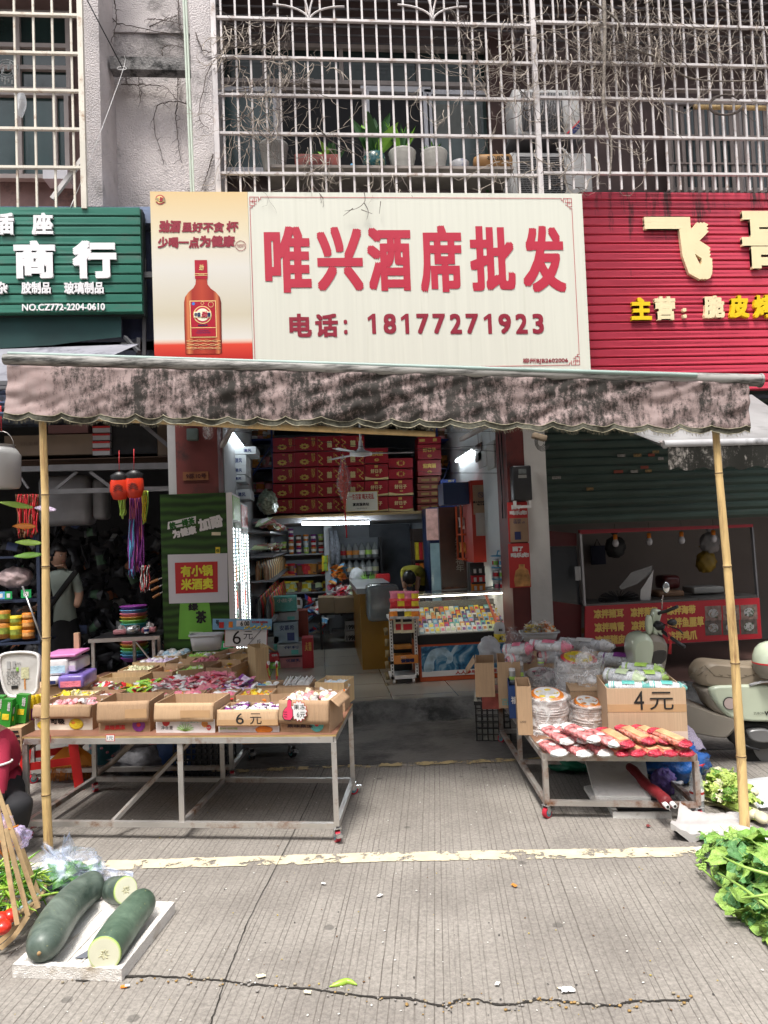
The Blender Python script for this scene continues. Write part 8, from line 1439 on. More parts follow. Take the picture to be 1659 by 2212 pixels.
def cords(name,label,x0,y0,x1,y1,Y,cols,n,w_=.004):
 g=M()
 for i in range(n):
  x=x0+(x1-x0)*random.random();p=[aty(*Z1(x*(1-t*.2)+(x0+x1)/2*t*.2+rng()*12,y0+(y1-y0)*t),Y+.03*rng())for t in(0,.25,.5,.75,.85+.15*random.random())];g.tube(smoothpath(p,10),w_,4,i%len(cols))
 tag(g.build(name,[cm(c)for c in cols]),label,'cords',None,'stuff')
cords('skipping_ropes','bundle of purple and magenta cords hanging under the floats',1090,690,1215,1350,6.7,['purple','purple','rose'],46,.006);cords('skipping_ropes','blue cords twisted through the purple bundle',1085,900,1140,1400,6.68,['blue','purple'],22,.006);cords('lime_strap','lime yellow straps hanging beside the purple cords',1000,660,1060,900,6.66,['lime'],12,.007);cords('lime_strap','yellow straps hanging right of the purple cords',1205,660,1245,950,6.66,['yellow','lime'],9,.006);cords('red_tassels','thick red mop strings hanging behind the bamboo pole',140,690,330,1060,6.9,['red','brown'],60,.007);cords('chains','small red and silver clips at the bottom of the cords',1180,1290,1260,1520,6.7,['red','white','black'],18,.004)
for k,(x0,y0,x1,y1,c_,l)in enumerate(((0,755,275,800,'lime','lime green propeller blade, highest of the hanging toy fans'),(110,955,300,960,'orange','orange propeller blade below the lime one'),(130,1090,350,1100,'lime','lime and red propeller blade beside the bamboo pole'),(120,1210,350,1195,'green','green propeller blade, lowest of the hanging toy fans'),(290,800,470,820,'lilac','lilac propeller blade behind the bamboo pole'))):
 a,b=aty(*Z1(x0,y0),6.45),aty(*Z1(x1,y1),6.45);g=M();g.grid(lambda u,v:a.lerp(b,u)+V((0,.02*(v-.5),(.045*math.sin(u*3.0)+.008)*(v-.5))),14,3);o=g.build('toy_propeller',cm(c_));o.modifiers.new('s','SOLIDIFY').thickness=.004;tag(o,l,'toy fan','toy fans hung in the hardware shop')
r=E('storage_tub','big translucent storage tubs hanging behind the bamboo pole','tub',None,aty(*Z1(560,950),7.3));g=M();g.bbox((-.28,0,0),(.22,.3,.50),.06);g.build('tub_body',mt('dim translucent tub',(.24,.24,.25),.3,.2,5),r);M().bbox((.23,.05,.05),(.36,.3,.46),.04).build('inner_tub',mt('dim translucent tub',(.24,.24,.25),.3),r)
g=M()
for i in range(420):x,y=random.uniform(-60,1400),random.uniform(960,2150);p=aty(*Z1(x,y),8.2+.6*random.random());packet(g,p,random.uniform(.1,.24),.11,.05,random.choice([0,0,0,1,2,3,4]),0,rrot(1.5),i)
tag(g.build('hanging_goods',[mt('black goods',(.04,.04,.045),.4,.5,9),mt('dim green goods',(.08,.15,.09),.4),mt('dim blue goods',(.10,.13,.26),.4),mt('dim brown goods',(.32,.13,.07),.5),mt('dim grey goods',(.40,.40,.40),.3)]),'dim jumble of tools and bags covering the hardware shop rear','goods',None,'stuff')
g=M();a=aty(*Z1(-80,1920),6.9);b=aty(*Z1(340,1930),6.9);g.box((a.x,6.9,b.z-.02),(b.x,7.3,b.z));zz=aty(*Z1(0,1590),6.95).z;g.box((a.x,6.95,zz-.02),(b.x,7.3,zz));zz2=aty(*Z1(0,1215),6.95).z;g.box((a.x,6.95,zz2-.02),(b.x,7.3,zz2))
for x in(b.x-.03,b.x-.9):g.box((x,6.92,.15),(x+.03,6.95,zz2+.3))
tag(g.build('goods_shelf',mt('dark blue shelf steel',(.02,.03,.06),.5)),'dark blue shelf at the left edge with cans and payment cards','shelf')
for c_i,(x0,x1,ys,col,l)in enumerate(((-30,65,(1668,1775,1912),'amber','far left'),(68,168,(1712,1795,1912),'yellow','middle'),(172,274,(1688,1745,1830,1912),'orange','right'))):
 for k,(ya,yb)in enumerate(zip(ys,ys[1:])):
  a,b=aty(*Z1(x0,yb),6.92),aty(*Z1(x1,ya),6.92);W,H=b.x-a.x,b.z-a.z;g=M();g.lathe([(0,0),(W/2,0),(W/2,H*.96),(W/2*.97,H*.98),(0,H*.98)],n=20);g.lathe([(W/2+.001,H*.3),(W/2+.001,H*.7)],n=20,m=1);o=g.build('coil_tin',[cm(col),mt('tin print '+col,(.25,.30,.05)if col!='orange' else(.70,.35,.12),.4,.5,30)]);o.location=(a.x+W/2,6.97,a.z);tag(o,f'{col} mosquito coil tin, {("top", "second", "lowest")[k]} of the {l} stack','tin','tins on the dark blue shelf')
for k,(x0,y0,x1,y1,l)in enumerate(((42,1508,100,1575,'green payment card standing second from the shelf edge'),(178,1492,262,1565,'tilted green payment card near the silver rod'),(-30,1510,40,1575,'blue payment card at the far left'))):r,W,H=qb('payment_card',l,'card',x0,y0,x1,y1,6.93,.01,cm('blue')if k==2 else mt('bright green',(.02,.35,.10),.4),part='card');sub(r,'label',[((W*.25,-.002,H*.2),(W*.75,-.0005,H*.75))],WHITE)
crumple('plastic_bag','white bag with red print on the dark blue shelf',aty(*Z1(130,1480),7.1),(.16,.1,.10),mt('red printed bag',(.48,.36,.36),.4,.4,14,bump=.5),seed=81,knot=False);g=M();g.tube([aty(*Z1(190,1465),6.85),aty(*Z1(355,1915),6.75)],.010,8);tag(g.build('steel_rod',mt('bright rod',(.6,.6,.6),.25,.05,metal=.8)),'silver rod leaning beside the shelf of tins','rod')
a,b=aty(*ZA(745,235),6.25),aty(*ZA(1318,195),6.25);r=E('folding_table','small folding table with steel edge in front of the hardware shop','table',None,(a.x,6.25,.005));W=b.x-a.x;zt_=(a.z+b.z)/2;M().box((0,0,zt_-.02),(W,.5,zt_)).build('table_top',DBK,r);M().box((-.01,-.012,zt_-.028),(W+.01,-.001,zt_+.004)).build('edge_trim',STEEL,r)
for x,y in((.02,.02),(W-.05,.02),(.25,.45),(W-.1,.45)):M().rod((x,y,0),(x,y,zt_-.03),.025).build('leg',STEEL,r)
M().rod((W*.62,.1,zt_-.05),(W-.08,.06,zt_-.22),.012).build('brace',STEEL,r)
scs=['purple','blue','teal','green','amber','rose','blue','purple'];a=aty(*ZA(1120,395),6.95)
for k in range(16):g=M();g.lathe([(.10,0),(.125,.028),(.13,.031),(.12,.034)],n=24);o=g.build('round_stool',cm(scs[k%8]));o.location=(a.x,6.95,a.z+.032*k);tag(o,f'{scs[k % 8]} plastic stool, {ordn[k]} from the bottom of the striped stack','stool','stack of round plastic stools')
for(x0,y0,x1,y1,c_,nm,l)in((935,120,1045,180,'pink','tissue_pack','pink and white tissue pack on the folding table'),(1170,100,1285,165,'pink','tissue_pack','opened tissue pack with a paper tail on the folding table'),(1205,105,1250,160,'navy','paper_cup','white cup with blue figures before the opened tissues'),(1045,100,1160,165,'black','steel_pot','shiny steel bowl between the tissue packs')):
 a,W,H=px3(*ZA(x0,y0+8),*ZA(x1,y1+8),6.4);g=M()
 if nm=='steel_pot':g.lathe([(W*.42,0),(W*.5,H*.2),(W*.5,H),(W*.46,H),(W*.42,H*.2),(0,H*.1)],(W/2,0,0),22)
 elif nm=='paper_cup':g.lathe([(W*.4,0),(W*.5,H),(W*.45,H),(W*.35,.01),(0,.01)],(W/2,-.05,0),16,1);g.lathe([(W*.46,H*.3),(W*.49,H*.7)],(W/2,-.05,0),16)
 else:g.bbox((0,0,0),(W,.1,H*.75),.012);g.box((W*.2,.02,H*.75),(W*.7,.07,H*.78),1);g.grid(lambda u,v:(W*(.3+.5*u),.05+.02*math.sin(u*9),H*.76+H*.8*v*(1-abs(u-.4))),6,5,1)
 o=g.build(nm,[mt('bright rod',(.6,.6,.6),.25,.05,metal=.8)if nm=='steel_pot' else cm(c_),WHITE]);o.location=a;tag(o,l,{'tissue_pack':'tissues','paper_cup':'cup','steel_pot':'bowl'}[nm])
for k in range(3):a=aty(*Z1(1260+15*k,1440+60*k),6.5);b=aty(*Z1(1385,1385+60*k),6.5);g=M();g.cyl(a,a.lerp(b,.6),.011,.013,8);g.cyl(a.lerp(b,.6),b,.006,.004,6,1);tag(g.build('garden_tool',[mt('orange wood',(.35,.15,.05),.5),STEEL]),'tool with an orange wooden handle, %s of three by the fridge'%('highest','middle','lowest')[k],'tool','tools by the fridge side')
g=M();a=aty(168,1452,5.3);g.rod((a.x,5.3,.004),(a.x,5.3,aty(168,1367,5.3).z),.035);tag(g.build('wooden_post',mt('raw wood strip',(.42,.28,.17),.7,.15,5,stretch=(8,8,1))),'raw wooden post standing behind the tissue packs','post')
SW_=mt('milky printed pack',(.56,.55,.53),.3,.18,9,bump=.4,bscale=12);FW=FrY(4.75);r=E('swatter_pack','film pack of a white fly swatter with printed card, above the green boxes','pack',None,aty(40,1500,4.75));out_=spl([FW.px(*ZA(x,y))for x,y in((20,360),(150,325),(300,335),(338,400),(325,560),(300,660),(120,690),(60,640),(25,500))],5);g=M();puff(g,out_,FW,0,.05,0,infl=.04);onto(r,g).build('wrapped_pack',SW_,r)
g=M();g.tube([FW(u,v,.028)for u,v in out_+out_[:1]],.010,6);onto(r,g).build('white_hoop',WHITE,r);g=M()
for(x0,y0,x1,y1,m_)in((72,400,102,460,1),(118,400,145,450,1),(190,450,255,540,2),(215,540,228,630,3),(150,450,170,480,4),(110,600,165,625,0)):FW.pxrect(g,*ZA(x0,y0),*ZA(x1,y1),.028,.029,m_)
for i in range(3):
 for j in range(2):ring(g,*ZA(90+38*i,540+38*j),.011,.002,.028,0,14,FW)
ptext(g,FW,'心世凡',*ZA(140,410),*ZA(190,428),w=.03);ptext(g,FW,'苍蝇拍',*ZA(70,480),*ZA(165,498),w=.03);ptext(g,FW,'加大加厚',*ZA(70,505),*ZA(165,522),w=.03);onto(r,g).build('printed_card',[BLK,mt('pale outline print',(.4,.4,.4),.5),cm('jelly'),cm('amber'),cm('green')],r)
def pack_(nm,l,x0,y0,x1,y1,Y,dep,m_,grp=None,band=None,cat='pack',bev=.015):
 r,W,H=bx(nm,l,cat,*ZA(x0,y0),*ZA(x1,y1),Y,dep,m_,grp,'pack_body',bev)
 if band:sub(r,'printed_band',[((W*.1,-.003,H*.15),(W*.9,-.0008,H*.6))],band)
 return r,W,H
pack_('tissue_pack','pink topped tissue pack with blue print, uppermost behind the bamboo pole',340,385,560,530,5.0,.3,mt('white tissue film',(.68,.66,.68),.3,.12,8,bump=.4),'tissue packs at the left',cm('sky'));pack_('tissue_pack','white end of a tissue pack beside the wooden post',562,400,632,500,5.02,.3,MATS['white tissue film'],'tissue packs at the left',cm('lilac'));a,W,H=px3(*ZA(340,385),*ZA(630,372),5.0)
g=M();q0=aty(*ZA(345,384),5.0);g.bbox((q0.x,5.0,q0.z),(aty(*ZA(628,400),5.0).x,5.3,q0.z+.02),.006);tag(g.build('tissue_pack',mt('pink tissue film',(.62,.22,.48),.3,.12,8,bump=.4)),'flat pink tissue pack lying on top of the others','pack','tissue packs at the left');pack_('tissue_pack','blue and violet tissue pack, lowest by the wooden post',480,520,690,640,4.95,.3,mt('violet tissue film',(.20,.14,.45),.3,.5,5,bump=.4),'tissue packs at the left',cm('rose'));pack_('tissue_pack','white and navy tissue pack half hidden by the bamboo pole',335,540,475,610,4.95,.3,MATS['white tissue film'],'tissue packs at the left',NAVY)
bx('stock_carton','closed brown carton under the tissue packs','carton',62,1480,178,1592,4.98,.35,CARD)
c1_,W1,H1=bx('stock_carton','carton with 1 yuan written in thick black at the left edge','carton',-45,1572,46,1630,4.35,.3,CARD);lt(c1_,'1元',W1*.52,H1*.3,W1*.97,H1*.9,BLK,bold=.003)
bx('low_stand','low wooden stand under the 1 yuan carton','stand',-60,1632,46,1640,4.3,.4,mt('dim wood',(.10,.06,.04),.7),part='board')
for k,(x0,y0,x1,y1,l)in enumerate(((0,715,75,960,'green box with a yellow sun, leaning at the far left of its carton'),(50,760,115,950,'narrow green box with white lettering in the 1 yuan carton'),(112,675,205,915,'tallest green box with white and red lettering in the 1 yuan carton'),(-60,690,0,950,'green box cut by the picture edge in the 1 yuan carton'))):
 r,W,H=bx('green_box',l,'box',*ZA(x0,y0),*ZA(x1,y1),4.38+.03*k,.05,mt('grass green box',(.03,.26,.03),.35,.25,9),'green boxes in the 1 yuan carton');r.rotation_euler=(0,.12,0);sub(r,'yellow_print',[((W*.1,-.002,H*.3),(W*.8,-.0005,H*.5))],cm('yellow'));lt(r,'蚊香',W*.55,H*.6,W*.85,H*.92,WHITE,bold=.0008)
for k in range(4):x=195+38*k;r,W,H=pack_('yellow_pack','yellow topped purple detergent pouch, %s from the green boxes'%('first','second','third','last')[k],x,700-8*k,x+44,960,4.5+.03*k,.05,mt('yellow pouch',(.62,.42,.01),.3,.2,8,bump=.4),'detergent pouches at the left',None,'pouch');sub(r,'purple_band',[((0,-.004,H*.15),(W,-.001,H*.6))],cm('purple'))
def stool(label,c,s,rz,mat):
 r=E('plastic_stool',label,'stool','red plastic stools under the sweets table',c,rz);M().bbox((-s*.42,-s*.42,s*1.2),(s*.42,s*.42,s*1.26),.012).build('seat',mat,r)
 for x in(-1,1):
  for y in(-1,1):g=M();g.add([(x*s*a_+dx,y*s*a_+dy,z)for z,a_ in((0,.52),(s*1.2,.38))for dx,dy in((-.03,-.012),(.03,-.012),(.03,.012),(-.03,.012))],[(0,1,5,4),(1,2,6,5),(2,3,7,6),(3,0,4,7),(3,2,1,0),(4,5,6,7)]);g.build('leg',mat,r)
 g=M()
 for z in(.5,1.08):
  for y in(-1,1):g.box((-s*.44,y*s*.44-.006,s*z),(s*.44,y*s*.44+.006,s*(z+.14)));g.box((y*s*.44-.006,-s*.44,s*z),(y*s*.44+.006,s*.44,s*(z+.14)))
 g.build('apron_rail',mat,r)
RS=mt('red stool plastic',(.55,.02,.02),.35,.08,5);c=atz(98,1712);stool('red plastic stool behind the left bamboo pole',(c.x,c.y+.12,0),.34,.3,RS);c=atz(255,1640);stool('red plastic stool half hidden behind the blue bin',(c.x,c.y+.5,.004),.32,.1,RS)
c=atz(150,1690);r=E('dustpan','orange dustpan and bristle broom leaning behind the bamboo pole','broom',None,(c.x,c.y,0));g=M();g.add([(-.13,0,.10),(.16,0,.10),(.16,.02,.16),(.05,.03,.24),(-.04,.03,.24),(-.13,.02,.16)],[(0,1,2,3,4,5)]);g.build('pan',mt('orange plastic',(.65,.25,.02),.4,.1),r).modifiers.new('s','SOLIDIFY').thickness=.02;M().tube([(.0,.03,.2),(.01,.05,.5)],.013,8).build('handle',mt('raw wood strip',(.42,.28,.17),.7),r);g=M()
for i in range(160):x=rng()*.13;g.tube([(x,0,.11),(x*1.15+.01*rng(),rng()*.03,.02)],.002,3)
g.build('bristles',mt('orange bristle',(.45,.16,.03),.7,.3,40),r)
c=atz(205,1668);r=E('waste_bin','pale blue patterned bin under the sweets table','bin',None,(c.x,c.y+.25,.0));g=M();g.lathe([(0,0),(.10,0),(.14,.40),(.15,.41),(.135,.40)],n=24);g.build('bin_body',mt('pale blue bin',(.10,.33,.40),.4,.2,4),r);g=M()
for i in range(30):a=i*2.4;g.ell(((.108+.03*(i%9)/9)*math.cos(a),(.108+.03*(i%9)/9)*math.sin(a),.06+.035*(i%9)),(.012,.012,.010),8,5,i%2)
g.build('printed_dots',[cm('pink'),WHITE],r)
g=M();g.tube([atz(200,1680,.06),atz(243,1647,.18),atz(300,1590,.52)],.018,10);tag(g.build('steel_pipe',mt('dull brown pipe',(.20,.17,.14),.5,.2)),'dull pipe propped at a slant under the sweets table','pipe')
c=atz(300,1690);crumple('rag_pile','grey rags and bags heaped on the lower rail of the sweets table',(c.x,c.y+.2,0),(.26,.14,.085),mt('grey rag',(.10,.10,.11),.8,.6,12,bump=.8,bscale=20),'rags',False,.45,91,fr=3.2);c=atz(372,1690);r=crumple('navy_bag','navy blue shopping bag with white print standing in the shade',(c.x,c.y+.18,0),(.13,.09,.17),mt('navy bag cloth',(.015,.05,.16),.5,.2,8,bump=.5),'bag',False,.12,93);ltext(r,'WANT',.01,.10,.10,.13,WHITE,off=.105,bold=.001)
c=atz(432,1694);crate('plastic_crate','black slatted crate with green leaves inside under the sweets table',(c.x,c.y+.25,0),.34,.3,.34,-.2,BLACKP,8,8);c=atz(587,1642,.004);r=E('flat_dolly','low dolly with an orange edge and a green carton on it behind the table','dolly',None,(c.x,c.y+.1,.004));M().box((-.21,-.1,.10),(.21,.3,.13)).build('deck',DG_,r);M().box((-.215,-.105,.13),(.215,.3,.145)).build('orange_edge',cm('amber'),r)
for x in(-.15,.15):caster(V((x,-.06,0)),.5+x,BLACKP,r).scale=(1.2,1.2,1.3)
r,W,H=bx('green_carton','long green carton riding on the low dolly','carton',522,1588,645,1604,c.y,.3,mt('leaf green carton',(.12,.25,.04),.5,.2))
SG=mt('dark green shutter',(.035,.060,.048),.5,.25,2,stretch=(1,1,5),dirt=(.06,.06,.05),dirtamt=.2);r=E('roller_shutter','dark green roller shutter lowered over the deli stall','shutter',None,(2.25,6.98,1.68));zb_=1.68;n=16
for i in range(n):g=M();z=.085*i;g.add([(0,0,z),(4.6,0,z),(4.6,-.02,z+.03),(0,-.02,z+.03),(0,-.02,z+.06),(4.6,-.02,z+.06),(0,0,z+.084),(4.6,0,z+.084)],[(0,1,2,3),(3,2,5,4),(4,5,7,6)]);g.build('slat',SG,r)
g=M();FS2=FrY(6.955)
for k,(x,y,w_)in enumerate(((630,200,55),(740,198,55),(840,196,45),(908,220,38),(870,175,45),(605,310,65),(720,308,52),(820,305,45),(788,280,55),(185,350,60),(418,428,50))):FS2.pxrect(g,1134.1+x*.3164,918+y*.3164,1134.1+(x+w_)*.3164,918+(y+18)*.3164,.0,.002,k%3)
onto(r,g).build('sticker',[mt('dim sticker',(.25,.24,.22),.6,.5,60),mt('dim tan sticker',(.20,.13,.05),.6,.5,60),mt('dim red sticker',(.22,.05,.03),.6)],r)
Z6=lambda x,y:(1134.1+.3164*x,918+.3164*y);FD=Fr((2.6,7.02,0),(1,0,0));st=E('food_stall','red deli stall with glass sides and a menu board of yellow characters','stall',None,(2.6,7.02,.15));RB=mt('red menu board',(.42,.018,.03),.35,.08,4)
def sp(name,pts,mat,w0=0,w1=.03):g=M();FD.pxpoly(g,[Z6(*p)for p in pts],w0,w1);return onto(st,g).build(name,mat,st)
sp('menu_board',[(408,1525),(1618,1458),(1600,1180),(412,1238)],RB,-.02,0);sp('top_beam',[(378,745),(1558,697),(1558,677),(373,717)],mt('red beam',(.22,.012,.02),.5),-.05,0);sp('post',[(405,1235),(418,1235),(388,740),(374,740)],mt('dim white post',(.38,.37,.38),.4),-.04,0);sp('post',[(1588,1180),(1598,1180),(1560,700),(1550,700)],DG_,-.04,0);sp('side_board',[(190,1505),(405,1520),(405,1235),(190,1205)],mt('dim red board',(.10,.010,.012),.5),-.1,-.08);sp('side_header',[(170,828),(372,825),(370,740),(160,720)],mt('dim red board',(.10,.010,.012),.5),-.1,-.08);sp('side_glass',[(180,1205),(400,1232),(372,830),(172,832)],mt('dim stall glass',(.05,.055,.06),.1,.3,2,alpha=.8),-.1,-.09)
MY=mt('menu yellow',(.80,.56,.14),.5,.1)
for s_,x0,y0,x1,y1 in(('凉拌猪耳',467,1262,675,1312),('凉拌莲藕',718,1250,905,1303),('凉拌海带',966,1237,1165,1288),('凉拌鸭肾',472,1353,680,1405),('凉拌黄瓜',723,1340,925,1392),('凉拌鱼腥草',968,1318,1222,1374),('凉拌猪皮',478,1440,686,1492),('凉拌鸡爪',975,1410,1175,1464)):
 g=M();ptext(g,FD,s_,*Z6(x0,y0),*Z6(x1,y1),bold=.004,w=.002);onto(st,g).build('lettering',MY,st)
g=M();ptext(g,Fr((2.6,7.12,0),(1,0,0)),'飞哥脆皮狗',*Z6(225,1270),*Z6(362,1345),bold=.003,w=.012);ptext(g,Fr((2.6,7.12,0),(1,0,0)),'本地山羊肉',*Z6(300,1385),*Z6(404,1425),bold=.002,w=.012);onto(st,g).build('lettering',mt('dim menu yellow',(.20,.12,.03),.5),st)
for i in range(3):
 for j in range(2):
  x,y=1226+122*i,1238+100*j-4*i;g=M();FD.pxrect(g,*Z6(x,y),*Z6(x+118,y+94),.001,.002);disc(g,*Z6(x+58,y+47),.055,.003,1,20,FD,.8)
  for k in range(30):c_=FD(*FD.px(*Z6(x+58+30*rng(),y+47+26*rng())),.005);g.tube([c_,c_+V((.02*rng(),0,.015*rng()))],.0025,4,2+k%2)
  onto(st,g).build('dish_photo',[mt('photo ground %d'%j,((.20,.14,.12),(.10,.08,.07))[j],.4,.5,20),mt('plate white',(.38,.38,.38),.4),mt(f'dish {i}',((.35,.18,.10),(.35,.22,.10),(.03,.07,.02))[i],.5,.3,40),mt('dish green',(.06,.12,.03),.5)],st)
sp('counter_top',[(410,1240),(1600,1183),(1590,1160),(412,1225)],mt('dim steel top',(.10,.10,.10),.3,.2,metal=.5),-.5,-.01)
g=M();a=aty(*Z6(150,1240),8.6);g.box((2.3,8.6,.15),(6,8.65,2.6));tag(g.build('partition',mt('dim plaster',(.22,.21,.20),.85,.1,2)),'dim plaster partition behind the deli stall','partition')
for k,x in enumerate((618,848,1070,1288)):
 r=E('hanging_bulb','unlit bulb with an orange socket, %s from the white stall post'%('first','second','third','last')[k],'bulb','bulbs hanging in the deli stall',aty(*Z6(x,805-10*k),7.15));g=M();g.lathe([(0,-.045),(.025,-.035),(.034,-.005),(.028,.02),(.02,.035)],n=16);g.build('bulb',mt('bulb glass',(.50,.50,.52),.2),r);M().lathe([(.021,.035),(.021,.085),(0,.09)],n=12).build('socket',cm('orange'),r);M().cyl((0,0,.09),(0,0,.20),.003,n=5).build('cord',BLACKP,r)
def dq(nm,l,cat,x0,y0,x1,y1,Y,d,m_,bev=.01):return bx(nm,l,cat,*Z6(x0,y0),*Z6(x1,y1),Y,d,m_,bev=bev)
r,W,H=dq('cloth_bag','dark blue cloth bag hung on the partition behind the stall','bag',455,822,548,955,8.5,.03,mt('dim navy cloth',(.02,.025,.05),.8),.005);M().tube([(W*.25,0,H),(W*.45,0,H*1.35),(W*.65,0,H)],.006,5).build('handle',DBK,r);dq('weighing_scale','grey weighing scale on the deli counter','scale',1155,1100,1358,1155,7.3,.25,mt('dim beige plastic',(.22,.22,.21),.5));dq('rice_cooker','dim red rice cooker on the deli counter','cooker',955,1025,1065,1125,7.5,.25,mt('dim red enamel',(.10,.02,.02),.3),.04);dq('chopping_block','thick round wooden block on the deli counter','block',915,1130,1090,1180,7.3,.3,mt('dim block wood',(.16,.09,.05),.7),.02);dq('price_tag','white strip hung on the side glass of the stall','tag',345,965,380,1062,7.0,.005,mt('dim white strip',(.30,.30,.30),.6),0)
for k,(P_s,l)in enumerate(((((675,1110),(760,1010),(905,962),(900,1010),(800,1090),(690,1130)),'dull steel hood panel leaning on the deli counter'),(((812,1200),(880,1208),(905,990),(850,1080),(815,1130)),'bright upright steel sheet beside the leaning panel'))):g=M();FD.pxpoly(g,[Z6(*p)for p in P_s],-.12+.03*k,-.115+.03*k);tag(g.build('steel_sheet',mt('brushed sheet %d'%k,((.20,.20,.20),(.42,.42,.42))[k],.35,.25,3,metal=.3)),l,'steel sheet')
g=M();c_=aty(*Z6(640,1185),7.2)
for i in range(260):d=V((rng(),rng()*.4,rng()*.7)).normalized();g.tube([c_,c_+V((d.x*.22,d.y*.1,d.z*.09))],.002,3)
tag(g.build('black_brush',DBK),'spiky black brush lying on the deli counter','brush')
for k,(x,y,m_,l)in enumerate(((1240,950,mt('dim ochre bag',(.26,.17,.02),.5,.3),'ochre plastic bag hung near the right stall post'),(1265,820,mt('dim white bag',(.26,.26,.27),.5,.3),'whitish bags hung above the ochre bag'),(620,850,DBK,'dark net bag hung behind the first bulb'),(245,960,mt('dim white bag',(.26,.26,.27),.5,.3),'grey bag seen through the side glass'))):crumple('plastic_bag',l,aty(*Z6(x,y+60),7.5),(.11,.08,.12),m_,seed=100+k)
ZU=lambda x,y:((1000+x*.6329)/1.8517,y*.6329/1.8517);ZR3=lambda x,y:((2000+x*.6462)/1.8517,y*.6462/1.8517)
g=M();a,b=aty(*ZU(530,1075),6.45),aty(*ZU(1650,1085),6.45);g.box((a.x-.6,6.35,a.z-.03),(b.x,6.75,a.z-.005));tag(g.build('plank',mt('grey plank',(.25,.22,.20),.8,.2)),'plank carrying the flower pots inside the cage','plank');ZP=a.z-.003
def pot(nm,l,x0,x1,h,prof,mat,Y=6.52,sy=1,mats=None):
 a,b=aty(*ZU(x0,1070),Y),aty(*ZU(x1,1070),Y);R_=(b.x-a.x)/2;r=E(nm,l,'flower pot',None,((a.x+b.x)/2,Y,ZP));g=M();H=(h*.6329/1.8517)/1534*Y
 g.lathe([(R_*p,H*q)for p,q in prof],n=26,sy=sy);g.build('pot_body',mat,r);return r,R_,H
WPT=mt('ribbed white glaze',(.56,.55,.51),.3,.18,5,dirt=(.10,.22,.20),dirtamt=.25,stretch=(1,1,3));TP=mt('teal speckled glaze',(.02,.09,.10),.25,.4,40,dirt=(.45,.42,.25),dirtamt=.35,dscale=22)
rib=[(.62,0),(.70,.1)]+[(.72+.28*i/8+(.02 if i%2 else 0),.12+.7*i/8)for i in range(9)]+[(1.0,.9),(1.04,.97),(1.0,1),(.9,.98),(.85,.85),(0,.8)]
p1,R1,H1=pot('flower_pot','teal speckled glazed pot with broad upright leaves',712,865,130,[(.7,0),(.95,.25),(1,.55),(.9,.9),(.78,1),(.7,.98),(.6,.85),(0,.8)],TP);p2,R2,H2=pot('flower_pot','white ribbed pot with sword shaped leaves beside the teal pot',880,1050,145,rib,WPT);p3,R3,H3=pot('flower_pot','white ribbed pot with small thin plants, right of the sword leaves',1085,1248,145,rib,WPT);p4,R4,H4=pot('flower_pot','small white pot with blue flowers painted on it',1265,1385,80,[(.7,0),(.9,.5),(1,.95),(.95,1),(0,.85)],mt('white blue glaze',(.50,.50,.52),.3,.1,dirt=(.05,.10,.35),dirtamt=.3,dscale=14));p5,R5_,H5=pot('rubbish_bin','grey ribbed plastic bin at the left end inside the cage',65,245,185,[(.75,0),(.98,.85),(1.03,.92),(1,1),(.9,.98),(0,.8)],mt('grey bin',(.30,.29,.27),.6,.2,4));
r,W,H=bx('flower_trough','long red brown trough with faded characters and leafy plants','flower pot',*ZU(285,972),*ZU(570,1075),6.42,.18,mt('terracotta red',(.22,.05,.04),.6,.25,6),bev=.01,part='pot_body');lt(r,'大漠春风',W*.2,H*.3,W*.8,H*.7,mt('dark engraved',(.09,.02,.02),.7));TRG=r
pot('detergent_jug','blue and white jug between the trough and the teal pot',620,680,70,[(.9,0),(1,.6),(.6,.8),(.4,1),(0,1)],cm('blue'),sy=.6);pot('plastic_pot','small grey white pot behind the blue jug',665,718,62,[(.7,0),(1,1),(.9,1),(0,.9)],mt('dim white glaze',(.35,.35,.37),.4),Y=6.62)
a,b=aty(*ZU(1415,1060),6.45),aty(*ZU(1650,1050),6.45);g=M();g.T=Matrix.Translation((a+b)/2+V((0,0,.035)))@Matrix.Rotation(math.pi/2,4,'Y');Lh=(b.x-a.x)/2;g.lathe([(0,-Lh),(.05,-Lh*.98),(.075,-Lh*.7),(.08,Lh*.9),(.06,Lh),(0,Lh)],n=22);g.T=None;o=g.build('clay_jar',mt('orange clay',(.42,.23,.09),.5,.12,5));tag(o,'orange clay jar lying on its side with black characters','jar');g=M();text(g,Fr(((a+b)/2).to_tuple(),(1,0,0)),'石生云前有',-Lh*.4,.02,Lh*.8,.06,w=.086,bold=.001);g.build('lettering',BLK,o)
LFM=[mt('aspidistra bright',(.25,.52,.06),.35,.2,12),mt('aspidistra dark',(.03,.10,.025),.4,.25,12)]
def blades(parent,base,n,L_,w_,spread,cols,name='leaves'):
 g=M()
 for i in range(n):
  a=random.random()*6.28;sp_=spread*random.random();d=V((math.cos(a)*sp_,math.sin(a)*sp_*.5,1)).normalized();l=L_*random.uniform(.6,1);sd=V((-math.sin(a+rng()),.3*rng(),0)).normalized();dr=V((math.cos(a),math.sin(a),0))*sp_*.5;k=random.randrange(len(cols))
  g.grid(lambda u,v:V(base)+d*l*v+dr*l*v*v*.6-V((0,0,l*v*v*sp_*.35))+sd*(u-.5)*w_*(math.sin(3.14*min(1,.12+v*.88))**.7)+V((0,.006*math.sin(u*3),0)),3,9,k)
 return g.build(name,cols,parent)
